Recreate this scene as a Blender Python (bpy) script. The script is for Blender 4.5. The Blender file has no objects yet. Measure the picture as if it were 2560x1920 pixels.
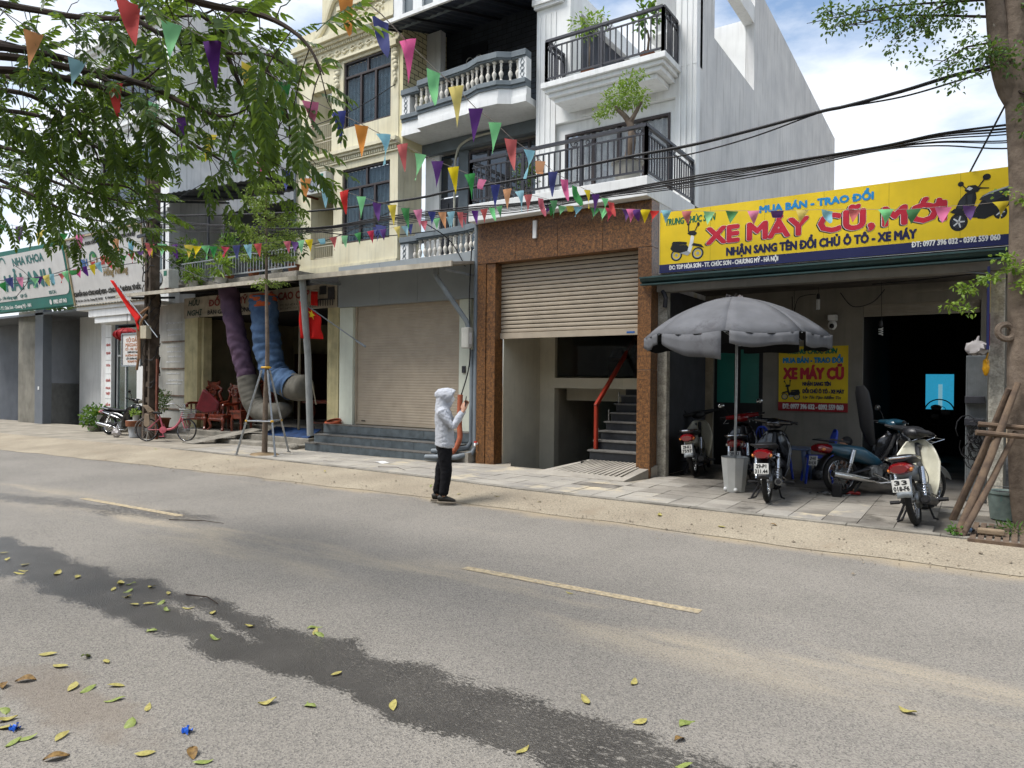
import bpy, math, random
from mathutils import Vector, Matrix
R = math.radians; PI = math.pi
random.seed(11)
S = bpy.context.scene; COL = S.collection
# ------------------------------------------------------------ camera
F_PX, YAW, PIT, ROL = 1733.0, R(33.82), R(-.187), R(.583)
fw = Vector((-math.sin(YAW), math.cos(YAW), 0)); rt = Vector((math.cos(YAW), math.sin(YAW), 0)); up = Vector((0, 0, 1))
f2 = fw*math.cos(PIT) + up*math.sin(PIT); u2 = up*math.cos(PIT) - fw*math.sin(PIT)
r3 = rt*math.cos(ROL) + u2*math.sin(ROL); u3 = u2*math.cos(ROL) - rt*math.sin(ROL)
cd = bpy.data.cameras.new('camera'); cam = bpy.data.objects.new('camera', cd); COL.objects.link(cam); S.camera = cam
cd.sensor_fit = 'HORIZONTAL'; cd.sensor_width = 36; cd.lens = 36*F_PX/2560; cd.clip_start = .05; cd.clip_end = 2000
m = Matrix((r3, u3, -f2)).transposed().to_4x4(); m.translation = (0, 0, 1.68); cam.matrix_world = m
# ------------------------------------------------------------ light
SUN_EL, SUN_AZ = R(60), math.atan2(-.55, -.83)          # azimuth as atan2(x, y) of the direction to the sun
sd = Vector((math.sin(SUN_AZ)*math.cos(SUN_EL), math.cos(SUN_AZ)*math.cos(SUN_EL), math.sin(SUN_EL)))
sl = bpy.data.lights.new('sun', 'SUN'); sl.energy = 2.7; sl.angle = R(24); sl.color = (1, .97, .93)
so = bpy.data.objects.new('sun', sl); COL.objects.link(so); so.rotation_euler = sd.to_track_quat('Z', 'Y').to_euler(); so.location = (0, 0, 30)
W = bpy.data.worlds.new('World'); S.world = W; W.use_nodes = True; nt = W.node_tree; N = nt.nodes; L = nt.links
bg = N['Background']; bg.inputs[1].default_value = .13
sky = N.new('ShaderNodeTexSky'); sky.sky_type = 'NISHITA'; sky.sun_disc = False; sky.sun_elevation = SUN_EL; sky.sun_rotation = SUN_AZ
sky.dust_density = 1.5; sky.air_density = 1.2
tc = N.new('ShaderNodeTexCoord'); mp = N.new('ShaderNodeMapping'); mp.inputs['Scale'].default_value = (1, 1, 2.6)
L.new(tc.outputs['Generated'], mp.inputs[0])
nz = N.new('ShaderNodeTexNoise'); nz.inputs['Scale'].default_value = 3.4; nz.inputs['Detail'].default_value = 9; nz.inputs['Roughness'].default_value = .56
L.new(mp.outputs[0], nz.inputs[0])
cr = N.new('ShaderNodeValToRGB'); cr.color_ramp.elements[0].position = .38; cr.color_ramp.elements[1].position = .6
L.new(nz.outputs[0], cr.inputs[0])
mx = N.new('ShaderNodeMix'); mx.data_type = 'RGBA'
L.new(cr.outputs[0], mx.inputs[0]); L.new(sky.outputs[0], mx.inputs[6]); mx.inputs[7].default_value = (5.3, 5.6, 6.0, 1)
L.new(mx.outputs[2], bg.inputs[0])
S.view_settings.view_transform = 'Standard'; S.view_settings.look = 'None'; S.view_settings.exposure = .68; S.view_settings.gamma = 1
S.render.engine = 'CYCLES'
try:
    S.cycles.use_denoising = True; S.cycles.max_bounces = 6; S.cycles.diffuse_bounces = 3; S.cycles.glossy_bounces = 2; S.cycles.adaptive_threshold = .03; S.cycles.transparent_max_bounces = 12; S.cycles.caustics_reflective = False; S.cycles.caustics_refractive = False
except Exception: pass
# ------------------------------------------------------------ helpers
def hx(h):
    h = h.lstrip('#'); c = [int(h[i:i+2], 16)/255 for i in (0, 2, 4)]
    return tuple((x/12.92 if x <= .04045 else ((x+.055)/1.055)**2.4) for x in c) + (1,)
MATS = {}
def M(name, col, rough=.6, var=.12, sc=5., bump=0., bs=80., metal=0., spec=.4, col2=None, streak=0., emit=None, alpha=1., trans=0., spk=0., sks=300., dirt=None, dsc=1.2, dth=.55, coat=0.):
    """procedural material: soft blotches, weather streaks, fine speckle, shaped dirt, fine relief"""
    if name in MATS: return MATS[name]
    m = bpy.data.materials.new(name); m.use_nodes = True; nt = m.node_tree; N = nt.nodes; L = nt.links
    b = N['Principled BSDF']; c = hx(col) if isinstance(col, str) else tuple(col)+(1,)
    b.inputs['Roughness'].default_value = rough; b.inputs['Metallic'].default_value = metal; b.inputs['Specular IOR Level'].default_value = spec
    if coat: b.inputs['Coat Weight'].default_value = coat; b.inputs['Coat Roughness'].default_value = .12
    geo = N.new('ShaderNodeNewGeometry')
    def noise(scale, det=4, vec=None, ro=.55):
        n = N.new('ShaderNodeTexNoise'); n.inputs['Scale'].default_value = scale; n.inputs['Detail'].default_value = det; n.inputs['Roughness'].default_value = ro
        L.new(vec or geo.outputs['Position'], n.inputs[0]); return n.outputs[0]
    def mix(fac, a, bb, mode='MIX'):
        x = N.new('ShaderNodeMix'); x.data_type = 'RGBA'; x.blend_type = mode
        for i, val in ((0, fac), (6, a), (7, bb)):
            if hasattr(val, 'links') or hasattr(val, 'is_linked'): L.new(val, x.inputs[i])
            else: x.inputs[i].default_value = val
        return x.outputs[2]
    def ramp(src, a, bb):
        x = N.new('ShaderNodeMapRange'); x.inputs[1].default_value = a; x.inputs[2].default_value = bb; x.clamp = True; L.new(src, x.inputs[0]); return x.outputs[0]
    c2 = hx(col2) if col2 else tuple(x*(1-var*1.6) for x in c[:3])+(1,)
    c1 = c if col2 else tuple(min(1, x*(1+var*.5)) for x in c[:3])+(1,)
    out = mix(ramp(noise(sc, 5), .33, .67), c1, c2)
    if spk: out = mix(ramp(noise(sks, 2), .35, .7), out, mix(spk, out, (.01, .01, .01, 1)))
    if streak:
        mpn = N.new('ShaderNodeMapping'); mpn.inputs['Scale'].default_value = (7, 7, .5); L.new(geo.outputs['Position'], mpn.inputs[0])
        k = ramp(noise(1.6, 5, mpn.outputs[0]), .5, .8); mm = N.new('ShaderNodeMath'); mm.operation = 'MULTIPLY'; mm.inputs[1].default_value = streak; L.new(k, mm.inputs[0])
        out = mix(mm.outputs[0], out, (.1, .095, .08, 1))
    if dirt:
        k = ramp(noise(dsc, 8, None, .7), dth, dth+.12); out = mix(k, out, hx(dirt))
    L.new(out, b.inputs['Base Color'])
    if bump:
        bn = N.new('ShaderNodeBump'); bn.inputs['Strength'].default_value = bump; bn.inputs['Distance'].default_value = .01
        L.new(noise(bs, 4), bn.inputs['Height']); L.new(bn.outputs[0], b.inputs['Normal'])
    if emit: b.inputs['Emission Color'].default_value = hx(emit[0]); b.inputs['Emission Strength'].default_value = emit[1]
    if alpha < 1: b.inputs['Alpha'].default_value = alpha
    if trans: b.inputs['Transmission Weight'].default_value = trans
    MATS[name] = m; return m
ORG = {}
def tag(o, label=None, cat=None, group=None, kind=None):
    for k, v in (('label', label), ('category', cat), ('group', group), ('kind', kind)):
        if v: o[k] = v
    return o
def thing(name, loc, label, cat, group=None, rot=(0, 0, 0), org=True):
    """an Empty at the thing's base; with org the parts are given in world coordinates, else in the thing's own"""
    o = bpy.data.objects.new(name, None); COL.objects.link(o); o.location = loc; o.rotation_euler = rot; o.empty_display_size = .2
    ORG[o.name] = Vector(loc) if org else Vector((0, 0, 0))
    return tag(o, label, cat, group)
def link(name, me, parent=None, loc=None, rot=None, scale=None):
    o = bpy.data.objects.new(name, me); COL.objects.link(o)
    if parent: o.parent = parent; ORG[o.name] = ORG.get(parent.name, Vector((0, 0, 0)))
    if loc is not None: o.location = Vector(loc) - (ORG.get(parent.name, Vector((0, 0, 0))) if parent else Vector((0, 0, 0)))
    if rot: o.rotation_euler = rot
    if scale: o.scale = scale if hasattr(scale, '__len__') else (scale,)*3
    return o
def lerp(a, b, t): return a+(b-a)*t
def interp(tab, x):
    if x <= tab[0][0]: return tab[0][1]
    for (a, va), (b, vb) in zip(tab, tab[1:]):
        if x <= b: return lerp(va, vb, (x-a)/(b-a))
    return tab[-1][1]
class MB:
    def __init__(s): s.v = []; s.f = []
    def add(s, vs, fs):
        n = len(s.v); s.v += [Vector(v) for v in vs]; s.f += [tuple(i+n for i in f) for f in fs]; return s
    def box(s, x0, y0, z0, x1, y1, z1):
        return s.add([(x0, y0, z0), (x1, y0, z0), (x1, y1, z0), (x0, y1, z0), (x0, y0, z1), (x1, y0, z1), (x1, y1, z1), (x0, y1, z1)],
                     [(3, 2, 1, 0), (4, 5, 6, 7), (0, 1, 5, 4), (1, 2, 6, 5), (2, 3, 7, 6), (3, 0, 4, 7)])
    def bar(s, p, q, w, h, upv=(0, 0, 1)):
        p = Vector(p); q = Vector(q); d = (q-p).normalized(); u = Vector(upv)
        if abs(d.dot(u)) > .98: u = Vector((0, 1, 0))
        a = d.cross(u).normalized(); b = a.cross(d).normalized(); a = a*w/2; b = b*h/2
        return s.add([p-a-b, p+a-b, p+a+b, p-a+b, q-a-b, q+a-b, q+a+b, q-a+b], [(0, 3, 2, 1), (4, 5, 6, 7), (0, 1, 5, 4), (1, 2, 6, 5), (2, 3, 7, 6), (3, 0, 4, 7)])
    def tube(s, pts, r, n=8, cap=True, flat=None):
        pts = [Vector(p) for p in pts]; k = len(pts); rs = r if hasattr(r, '__len__') else [r]*k
        t0 = (pts[1]-pts[0]).normalized(); a = t0.orthogonal().normalized() if flat is None else Vector(flat); vs = []; fs = []
        for i, p in enumerate(pts):
            t = (pts[min(i+1, k-1)]-pts[max(i-1, 0)]); t = t.normalized() if t.length > 1e-9 else t0
            a = (a-t*a.dot(t)); a = a.normalized() if a.length > 1e-6 else t.orthogonal().normalized(); b = t.cross(a)
            rr = rs[i]; ra, rb = rr if hasattr(rr, '__len__') else (rr, rr)
            for j in range(n):
                an = 2*PI*j/n; vs.append(p+a*math.cos(an)*ra+b*math.sin(an)*rb)
        for i in range(k-1):
            for j in range(n): j2 = (j+1) % n; fs.append((i*n+j, i*n+j2, (i+1)*n+j2, (i+1)*n+j))
        if cap: fs += [tuple(range(n-1, -1, -1)), tuple((k-1)*n+j for j in range(n))]
        return s.add(vs, fs)
    def lathe(s, prof, c=(0, 0, 0), n=16, mat=None, cap=True):
        c = Vector(c); vs = []; fs = []
        for r, z in prof:
            for j in range(n):
                an = 2*PI*j/n; p = Vector((r*math.cos(an), r*math.sin(an), z)); vs.append(c+(mat @ p if mat else p))
        for i in range(len(prof)-1):
            for j in range(n): j2 = (j+1) % n; fs.append((i*n+j, i*n+j2, (i+1)*n+j2, (i+1)*n+j))
        if cap: fs += [tuple(range(n-1, -1, -1)), tuple((len(prof)-1)*n+j for j in range(n))]
        return s.add(vs, fs)
    def prism(s, poly, vec):
        k = len(poly); vec = Vector(vec); p = [Vector(a) for a in poly]
        return s.add(p+[a+vec for a in p], [tuple(range(k)), tuple(range(2*k-1, k-1, -1))]+[(i, i+k, (i+1) % k+k, (i+1) % k) for i in range(k)])
    def ell(s, c, r, nu=14, nv=9, mat=None):
        c = Vector(c); vs = []; fs = []
        for i in range(nv+1):
            th = PI*i/nv
            for j in range(nu):
                ph = 2*PI*j/nu; p = Vector((r[0]*math.sin(th)*math.cos(ph), r[1]*math.sin(th)*math.sin(ph), r[2]*math.cos(th))); vs.append(c+(mat @ p if mat else p))
        for i in range(nv):
            for j in range(nu): j2 = (j+1) % nu; fs.append((i*nu+j, (i+1)*nu+j, (i+1)*nu+j2, i*nu+j2))
        return s.add(vs, fs)
    def torus(s, c, Rr, r, mat=None, n=28, m=8):
        c = Vector(c); vs = []; fs = []; ra, rb = r if hasattr(r, '__len__') else (r, r)
        for i in range(n):
            a = 2*PI*i/n
            for j in range(m):
                b = 2*PI*j/m; q = Rr+ra*math.cos(b); p = Vector((q*math.cos(a), q*math.sin(a), rb*math.sin(b))); vs.append(c+(mat @ p if mat else p))
        for i in range(n):
            for j in range(m): fs.append((i*m+j, ((i+1) % n)*m+j, ((i+1) % n)*m+(j+1) % m, i*m+(j+1) % m))
        return s.add(vs, fs)
    def grid(s, fn, nu, nv):
        vs = [fn(i/nu, j/nv) for j in range(nv+1) for i in range(nu+1)]; w = nu+1
        return s.add(vs, [(j*w+i, j*w+i+1, (j+1)*w+i+1, (j+1)*w+i) for j in range(nv) for i in range(nu)])
    def xf(s, mat):
        s.v = [mat @ v for v in s.v]; return s
    def mesh(s, name, mat, smooth=False, off=None):
        me = bpy.data.meshes.new(name); off = off or Vector((0, 0, 0))
        me.from_pydata([tuple(v-off) for v in s.v], [], s.f); me.materials.append(mat)
        if smooth:
            me.polygons.foreach_set('use_smooth', [True]*len(me.polygons))
            try: me.set_sharp_from_angle(angle=R(40 if smooth is True else smooth))
            except Exception: pass
        me.update(); return me
    def build(s, name, mat, parent=None, smooth=False, bevel=0, label=None, kind=None, solid=0, cat=None, group=None):
        off = ORG.get(parent.name, Vector((0, 0, 0))) if parent else Vector((0, 0, 0))
        o = link(name, s.mesh(name, mat, smooth, off), parent)
        if bevel:
            b = o.modifiers.new('bevel', 'BEVEL'); b.width = bevel; b.segments = 2; b.limit_method = 'ANGLE'; b.angle_limit = R(50)
        if solid:
            b = o.modifiers.new('solid', 'SOLIDIFY'); b.thickness = solid; b.offset = 0
        return tag(o, label, cat, group, kind)
def B(x0, y0, z0, x1, y1, z1): return MB().box(x0, y0, z0, x1, y1, z1)
def catmull(pts, n=6):
    pts = [Vector(p) for p in pts]; out = []
    for i in range(len(pts)-1):
        p0, p1, p2, p3 = pts[max(i-1, 0)], pts[i], pts[i+1], pts[min(i+2, len(pts)-1)]
        for k in range(n):
            t = k/n; out.append(.5*((2*p1)+(p2-p0)*t+(2*p0-5*p1+4*p2-p3)*t*t+(3*p1-p0-3*p2+p3)*t*t*t))
    return out+[pts[-1]]
# lettering: glyph outlines of the built-in typeface turned into flat meshes
TS = bpy.data.scenes.new('type_setting'); TCACHE = {}
def _glyphs(body, shear):
    cu = bpy.data.curves.new('type', 'FONT'); cu.body = body; cu.size = 1; cu.shear = shear; cu.resolution_u = 2
    o = bpy.data.objects.new('type', cu); TS.collection.objects.link(o); TS.view_layers[0].update(); dg = TS.view_layers[0].depsgraph
    me = bpy.data.meshes.new_from_object(o.evaluated_get(dg)); vs = [tuple(v.co) for v in me.vertices]; fs = [tuple(p.vertices) for p in me.polygons]
    bpy.data.objects.remove(o); bpy.data.curves.remove(cu); bpy.data.meshes.remove(me); return vs, fs
HORN = dict(zip('ƠỚỜỞỠỢƯỨỪỬỮỰơớờởỡợưứừửữự', 'OÓÒỎÕỌUÚÙỦŨỤoóòỏõọuúùủũụ'))
def glyphs(body, shear=0):
    """outlines of a line; the bar of D-stroke and the horn of O and U are added as pieces of their own"""
    k = (body, shear)
    if k in TCACHE: return TCACHE[k]
    plain = ''.join(HORN.get(c, c) for c in body).replace('Đ', 'D'); vs, fs = _glyphs(plain, shear); q = []
    for i, ch in enumerate(body):
        if ch != 'Đ' and ch not in HORN: continue
        base = 'D' if ch == 'Đ' else HORN[ch]; xr = max(v[0] for v in _glyphs(plain[:i+1], 0)[0]); own = [v[0] for v in _glyphs(base, 0)[0]]
        if ch == 'Đ': x = xr-(max(own)-min(own)); q.append([(x-.07, .31), (x+.2, .31), (x+.2, .385), (x-.07, .385)])
        else:
            h = .69 if ch.isupper() else .49; x = xr-(.1 if base in 'OÓÒỎÕỌoóòỏõọ' else .07); q.append([(x, h-.12), (x+.1, h-.05), (x+.12, h+.1), (x+.19, h+.08), (x+.17, h-.1), (x+.06, h-.2)])
    vs = list(vs); fs = list(fs)
    for pts in q:
        n = len(vs); vs += [(a+b*shear, b, .003) for a, b in pts]; fs.append(tuple(range(n, n+len(pts))))
    TCACHE[k] = (vs, fs); return TCACHE[k]
def text(body, x0, x1, zb, cap, y, mat, parent, bold=.0, shear=0, name='lettering', fn=None, serif=0, sx=None):
    """fit a line of lettering into x0..x1 on the wall plane at y, capitals cap high on the baseline zb"""
    vs, fs = glyphs(body, shear)
    a = min(v[0] for v in vs); b = max(v[0] for v in vs); k = (x1-x0)/(b-a); kz = cap/.69; mb = MB()
    offs = [(0, 0)] if not bold else [(bold*math.cos(q*PI/4), bold*math.sin(q*PI/4)) for q in range(8)]
    f = fn or (lambda u, v, w: (u, y-w, v))
    for i, (ox, oz) in enumerate(offs):
        mb.add([f(x0+(v[0]-a)*k+ox, zb+v[1]*kz+oz, .0002*i+v[2]*.2) for v in vs], fs)
    return mb.build(name, mat, parent)
def gzr(x): return .008*(x+7) if x < -7 else 0.
def gz(x): return .12+gzr(x)
# ============================================================ setting
EDGE = [(-70, 5.4), (-19.65, 7.06), (-11.96, 7.47), (-7.05, 7.58), (40, 7.62)]
PAVE = [(-70, 8.4), (-22, 8.85), (-16.4, 9.0), (-9.5, 8.72), (-5.5, 8.43), (-1.5, 8.5), (40, 8.6)]
def asphalt():
    m = bpy.data.materials.new('asphalt'); m.use_nodes = True; nt = m.node_tree; N = nt.nodes; L = nt.links; b = N['Principled BSDF']
    g = N.new('ShaderNodeNewGeometry'); sx = N.new('ShaderNodeSeparateXYZ'); L.new(g.outputs['Position'], sx.inputs[0]); X, Y = sx.outputs[0], sx.outputs[1]
    def mt(op, a, bb=None, c=None):
        n = N.new('ShaderNodeMath'); n.operation = op
        for i, v in enumerate((a, bb, c)):
            if v is None: continue
            if isinstance(v, (int, float)): n.inputs[i].default_value = v
            else: L.new(v, n.inputs[i])
        return n.outputs[0]
    def noise(sc, det=4, scale=(1, 1, 1), ro=.55):
        mp = N.new('ShaderNodeMapping'); mp.inputs['Scale'].default_value = scale; L.new(g.outputs['Position'], mp.inputs[0])
        n = N.new('ShaderNodeTexNoise'); n.inputs['Scale'].default_value = sc; n.inputs['Detail'].default_value = det; n.inputs['Roughness'].default_value = ro; L.new(mp.outputs[0], n.inputs[0]); return n.outputs[0]
    def ss(v, a, bb):
        n = N.new('ShaderNodeMapRange'); n.interpolation_type = 'SMOOTHSTEP'; n.inputs[1].default_value = a; n.inputs[2].default_value = bb; L.new(v, n.inputs[0]); return n.outputs[0]
    def mix(f, a, bb):
        n = N.new('ShaderNodeMix'); n.data_type = 'RGBA'
        for i, v in ((0, f), (6, a), (7, bb)):
            if isinstance(v, (tuple, float)): n.inputs[i].default_value = v
            else: L.new(v, n.inputs[i])
        return n.outputs[2]
    vo = N.new('ShaderNodeTexVoronoi'); vo.inputs['Scale'].default_value = 130; L.new(g.outputs['Position'], vo.inputs[0])
    grain = vo.outputs['Color']; gs = N.new('ShaderNodeSeparateXYZ'); L.new(grain, gs.inputs[0])
    base = mix(ss(noise(.7, 6), .3, .7), hx('#837e76'), hx('#747069'))
    base = mix(ss(gs.outputs[0], .0, 1.), base, mix(.3, base, hx('#b9b2a6')))
    base = mix(ss(gs.outputs[1], .72, .86), base, mix(.45, base, hx('#39373a')))
    base = mix(ss(noise(60, 3), .55, .72), base, mix(.22, base, hx('#4a4845')))
    # light dust drifted along the traffic lanes
    lane = mt('MULTIPLY', ss(mt('ABSOLUTE', mt('SUBTRACT', Y, 4.5)), .75, .05), ss(noise(1.1, 7, (.35, 1.5, 1), .62), .44, .66))
    dust = mt('MAXIMUM', lane, mt('MULTIPLY', ss(noise(.9, 8, (.3, 1, 1), .68), .58, .74), .7))
    dust = mt('MULTIPLY', dust, ss(noise(75, 2), .28, .56))
    base = mix(mt('MULTIPLY', dust, .62), base, hx('#b6a88f'))
    sand = mt('MULTIPLY', ss(mt('SUBTRACT', Y, mt('ADD', 6.85, mt('MULTIPLY', noise(.8, 5), .9))), 0., .35), .75)
    base = mix(sand, base, hx('#a8987c'))
    # reddish earth washed into the near corner
    e = mt('ADD', mt('POWER', mt('DIVIDE', mt('ADD', X, 3.9), .75), 2), mt('POWER', mt('DIVIDE', mt('SUBTRACT', Y, 1.72), .2), 2))
    base = mix(mt('MULTIPLY', ss(mt('ADD', e, mt('MULTIPLY', mt('SUBTRACT', noise(5, 5), .5), 2.5)), 1.3, .2), .45), base, hx('#75685a'))
    # water run along the gutter, ragged edge
    rag = mt('ADD', mt('MULTIPLY', mt('SUBTRACT', noise(2.2, 3), .5), .5), mt('MULTIPLY', mt('SUBTRACT', noise(30, 5, (1, 2.2, 1), .75), .5), .5))
    hw = mt('SUBTRACT', .3, mt('MULTIPLY', mt('ADD', X, 4.), .01))
    d = mt('SUBTRACT', mt('ABSOLUTE', mt('ADD', mt('SUBTRACT', Y, mt('ADD', 2.86, mt('MULTIPLY', X, .014))), rag)), hw)
    patch = mt('MULTIPLY', ss(mt('ADD', X, mt('MULTIPLY', mt('SUBTRACT', noise(11, 6, (1, 2.6, 1), .8), .5), 16)), -.6, .6), 1.)
    wet1 = mt('MULTIPLY', ss(d, .012, -.012), mt('SUBTRACT', 1, patch))
    gap = mt('ADD', mt('POWER', mt('DIVIDE', mt('ADD', X, 4.45), .75), 2), mt('POWER', mt('DIVIDE', mt('ADD', mt('SUBTRACT', Y, 2.86), rag), .04), 2))
    wet1 = mt('MULTIPLY', wet1, ss(gap, .6, 1.))
    d2 = mt('SUBTRACT', mt('ABSOLUTE', mt('ADD', mt('SUBTRACT', Y, mt('ADD', 6.1, mt('MULTIPLY', X, .165))), mt('MULTIPLY', rag, 1.2))), .22)
    wet2 = mt('MULTIPLY', mt('MULTIPLY', ss(d2, .02, -.02), ss(noise(14, 5, (1, 2.5, 1), .75), .42, .5)), ss(X, -7.2, -7.9))
    flecks = mt('MULTIPLY', ss(noise(38, 5, (1, 2.4, 1), .8), .56, .62), ss(mt('ADD', mt('MULTIPLY', mt('SUBTRACT', Y, 2.8), 2.2), mt('MULTIPLY', mt('ADD', X, 4.5), .35)), .1, 1.))
    wet1 = mt('MULTIPLY', wet1, mt('SUBTRACT', 1, flecks))
    wet = mt('MAXIMUM', wet1, mt('MULTIPLY', wet2, .8))
    base = mix(mt('MULTIPLY', wet, mt('ADD', .62, mt('MULTIPLY', noise(3, 4), .4))), base, hx('#33312e')); L.new(base, b.inputs['Base Color'])
    L.new(mt('SUBTRACT', .86, mt('MULTIPLY', wet, .5)), b.inputs['Roughness']); b.inputs['Specular IOR Level'].default_value = .3
    bn = N.new('ShaderNodeBump'); bn.inputs['Strength'].default_value = .55; bn.inputs['Distance'].default_value = .006; L.new(vo.outputs['Distance'], bn.inputs['Height']); L.new(bn.outputs[0], b.inputs['Normal'])
    return m
ASPH = asphalt()
m_shoulder = M('dusty_concrete', '#b3a893', .95, .3, .8, .8, 45, spec=.15, col2='#9c917f', spk=.45, sks=60, dirt='#8f8270', dsc=1.3, dth=.57)
m_pave = M('paver', '#b4aea2', .9, .22, 1.1, .35, 70, spec=.2, col2='#938f88', spk=.25, sks=120, dirt='#c4b79c', dsc=.9, dth=.54)
m_joint = M('paver_joint', '#9a9386', .95, .2, 1.6, .2, 60, spec=.1)
m_conc = M('old_concrete', '#9a958a', .92, .25, 2.5, .5, 50, spec=.15, spk=.3, sks=90, streak=.5)
m_earth = M('earth', '#85745c', .98, .3, 4, .8, 40, spec=.05)
tag(MB().grid(lambda u, v: (lerp(-300, 300, u), lerp(-300, 300, v), -1.2), 4, 4).build('ground', m_earth), kind='structure', label='bare earth under the street and behind the houses')
NX = 110
def sheet(ya, yb, za, zb, x0, x1, nx, ny):
    return MB().grid(lambda u, v: (lambda x: (x, lerp(ya(x), yb(x), v), gzr(x)+lerp(za, zb, v)))(lerp(x0, x1, u)), nx, ny)
road = sheet(lambda x: 1.0 if x > -40 else 1.0, lambda x: interp(EDGE, x)+.05, 0, 0, -70, 40, NX, 6).build('road', ASPH, kind='structure', label='grey asphalt street with a wet run along the gutter')
sheet(lambda x: interp(EDGE, x)+.05*math.sin(x*3.1)*math.sin(x*1.3), lambda x: interp(PAVE, x), .006, .11, -70, 40, 440, 6).build('road_shoulder', m_shoulder, kind='structure', label='sandy concrete strip sloping from street up to the pavement')
pav = sheet(lambda x: interp(PAVE, x), lambda x: 10.74 if x > -8.05 else 12.2, .105, .105, -70, -4.4, 70, 2).build('pavement', m_joint, kind='structure', label='grey pavement of square concrete tiles')
MB().grid(lambda u, v: (lerp(-4.4, 40, u), lerp(interp(PAVE, lerp(-4.4, 40, u)), 20, v), .105), 20, 2).build('forecourt', M('oily_concrete', '#6f6a62', .85, .3, 1.5, .4, 50, spec=.2, dirt='#48443f', dsc=1.5, dth=.56), kind='structure', label='worn concrete floor of the motorbike shop')
sheet(lambda x: -6, lambda x: 1.0, .1, .1, -70, 40, 30, 1).build('near_pavement', m_conc, kind='structure', label='concrete pavement on the near side of the street')
B(-40, .96, -.1, 40, 1.02, .1).build('near_kerb', m_conc, kind='structure', label='concrete kerb on the near side')
# paving tiles, each its own piece
TW = .368; tiles = []
for k in range(4):
    t = MB().box(-TW/2+.004, -TW/2+.004, -.03, TW/2-.004, TW/2-.004, 0); tiles.append(t.mesh('paver', m_pave))
m_shade_oil = M('shaded_oily_paver', '#aaa499', .75, .3, 1.1, .35, 70, spec=.3, col2='#7a756d', spk=.3, sks=120, dirt='#5d5952', dsc=1.5, dth=.54); tiles2 = []  # forecourt tiles: parasol, tree and house shade painted in with the oil stains
for k in range(3): tiles2.append(MB().box(-TW/2+.004, -TW/2+.004, -.03, TW/2-.004, TW/2-.004, 0).mesh('paver', m_shade_oil))
nt_ = 0; x = .55
while x > -15.2:
    y = interp(PAVE, x)+.14+TW/2
    while y < (10.72 if x < -4.5 else 11.2) and not (x < -8.6 and y > 10.4):
        if not (-8.1 < x < -4.5 and y > 10.6) and not (-6.3 < x < -4.55 and y > 9.95) and not (math.hypot(x-.15, y-9.3) < .75):
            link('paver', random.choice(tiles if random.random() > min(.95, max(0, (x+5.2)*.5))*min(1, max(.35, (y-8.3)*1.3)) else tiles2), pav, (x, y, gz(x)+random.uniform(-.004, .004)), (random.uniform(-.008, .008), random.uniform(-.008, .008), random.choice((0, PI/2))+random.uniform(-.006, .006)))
            nt_ += 1
        y += TW
    x -= TW
# kerb stones that edge the tiles
for i in range(18):
    x1 = .6-i*.9; x0 = x1-.89
    MB().prism([(x0, interp(PAVE, x0)+.01, gz(x0)-.1), (x1, interp(PAVE, x1)+.01, gz(x1)-.1), (x1, interp(PAVE, x1)+.13, gz(x1)-.1), (x0, interp(PAVE, x0)+.13, gz(x0)-.1)], (0, 0, .104)).build('kerb_stone', m_conc, pav)
# painted dashes of the centre line
m_paint = M('road_paint', '#b8a88a', .85, .25, 30, .3, 80, spec=.2, dirt='#8d877c', dsc=16, dth=.52)
for (xa, ya, xb, yb, w) in ((-3.81, 4.95, -1.67, 5.01, .1), (-10.45, 4.76, -8.09, 4.81, .1), (-17.2, 4.62, -14.9, 4.67, .1), (2.5, 5.06, 4.7, 5.1, .1)):
    MB().add([(xa, ya-w/2, gzr(xa)+.004), (xb, yb-w/2, gzr(xb)+.004), (xb, yb+w/2, gzr(xb)+.004), (xa, ya+w/2, gzr(xa)+.004)], [(0, 1, 2, 3)]).build('centre_line_dash', m_paint, road)
# ============================================================ shared finishes
m_white = M('white_paint', '#e2e3e1', .62, .06, 1.5, .08, 40, spec=.3, streak=.2)
m_greyr = M('grey_render', '#d9d8d5', .85, .16, 1.2, .15, 30, spec=.2, col2='#c4c4c3', streak=.4)
m_gran = M('brown_granite', '#98693c', .4, .3, 20, .0, 40, spec=.5, col2='#573a22', spk=.75, sks=48)
m_slat = M('beige_shutter', '#a69a88', .5, .08, 3, .05, 60, spec=.4)
m_gap = M('shutter_gap', '#2a2622', .8)
m_iron = M('dark_iron', '#3c3d42', .5, .15, 20, .1, 60, metal=.3, spec=.4)
m_frame = M('window_frame', '#3b3230', .45, .1, 10)
m_glass = M('window_glass', '#1b2630', .06, .1, 2, spec=.9)
m_clear = M('clear_pane', '#3a4650', .05, .05, 2, spec=.9, alpha=.22)
m_curt = M('curtain', '#eceeee', .9, .15, 6)
m_cream = M('cream_wall', '#c9c2ae', .8, .08, 2, .05, 30, spec=.25, streak=.12)
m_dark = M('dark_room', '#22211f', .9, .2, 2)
m_blueg = M('blue_grey_trim', '#6d767b', .6, .12, 4, .1, 50)
m_yell = M('yellow_plaster', '#dad4ba', .8, .08, 1.8, .1, 45, spec=.2, streak=.3, col2='#cdc5a9')
m_red = M('red_paint', '#8c2a17', .35, .12, 8, spec=.5)
m_step = M('black_stone', '#23262b', .3, .2, 12, spec=.5)
m_tread = M('grey_tread', '#63615d', .6, .2, 14)
m_pvc = M('grey_pvc', '#6d757b', .45, .1, 6, spec=.4)
m_black = M('black_rubber', '#17171a', .6, .2, 10)
m_chrome = M('chrome', '#c9cacb', .2, .15, 30, metal=1)
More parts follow.
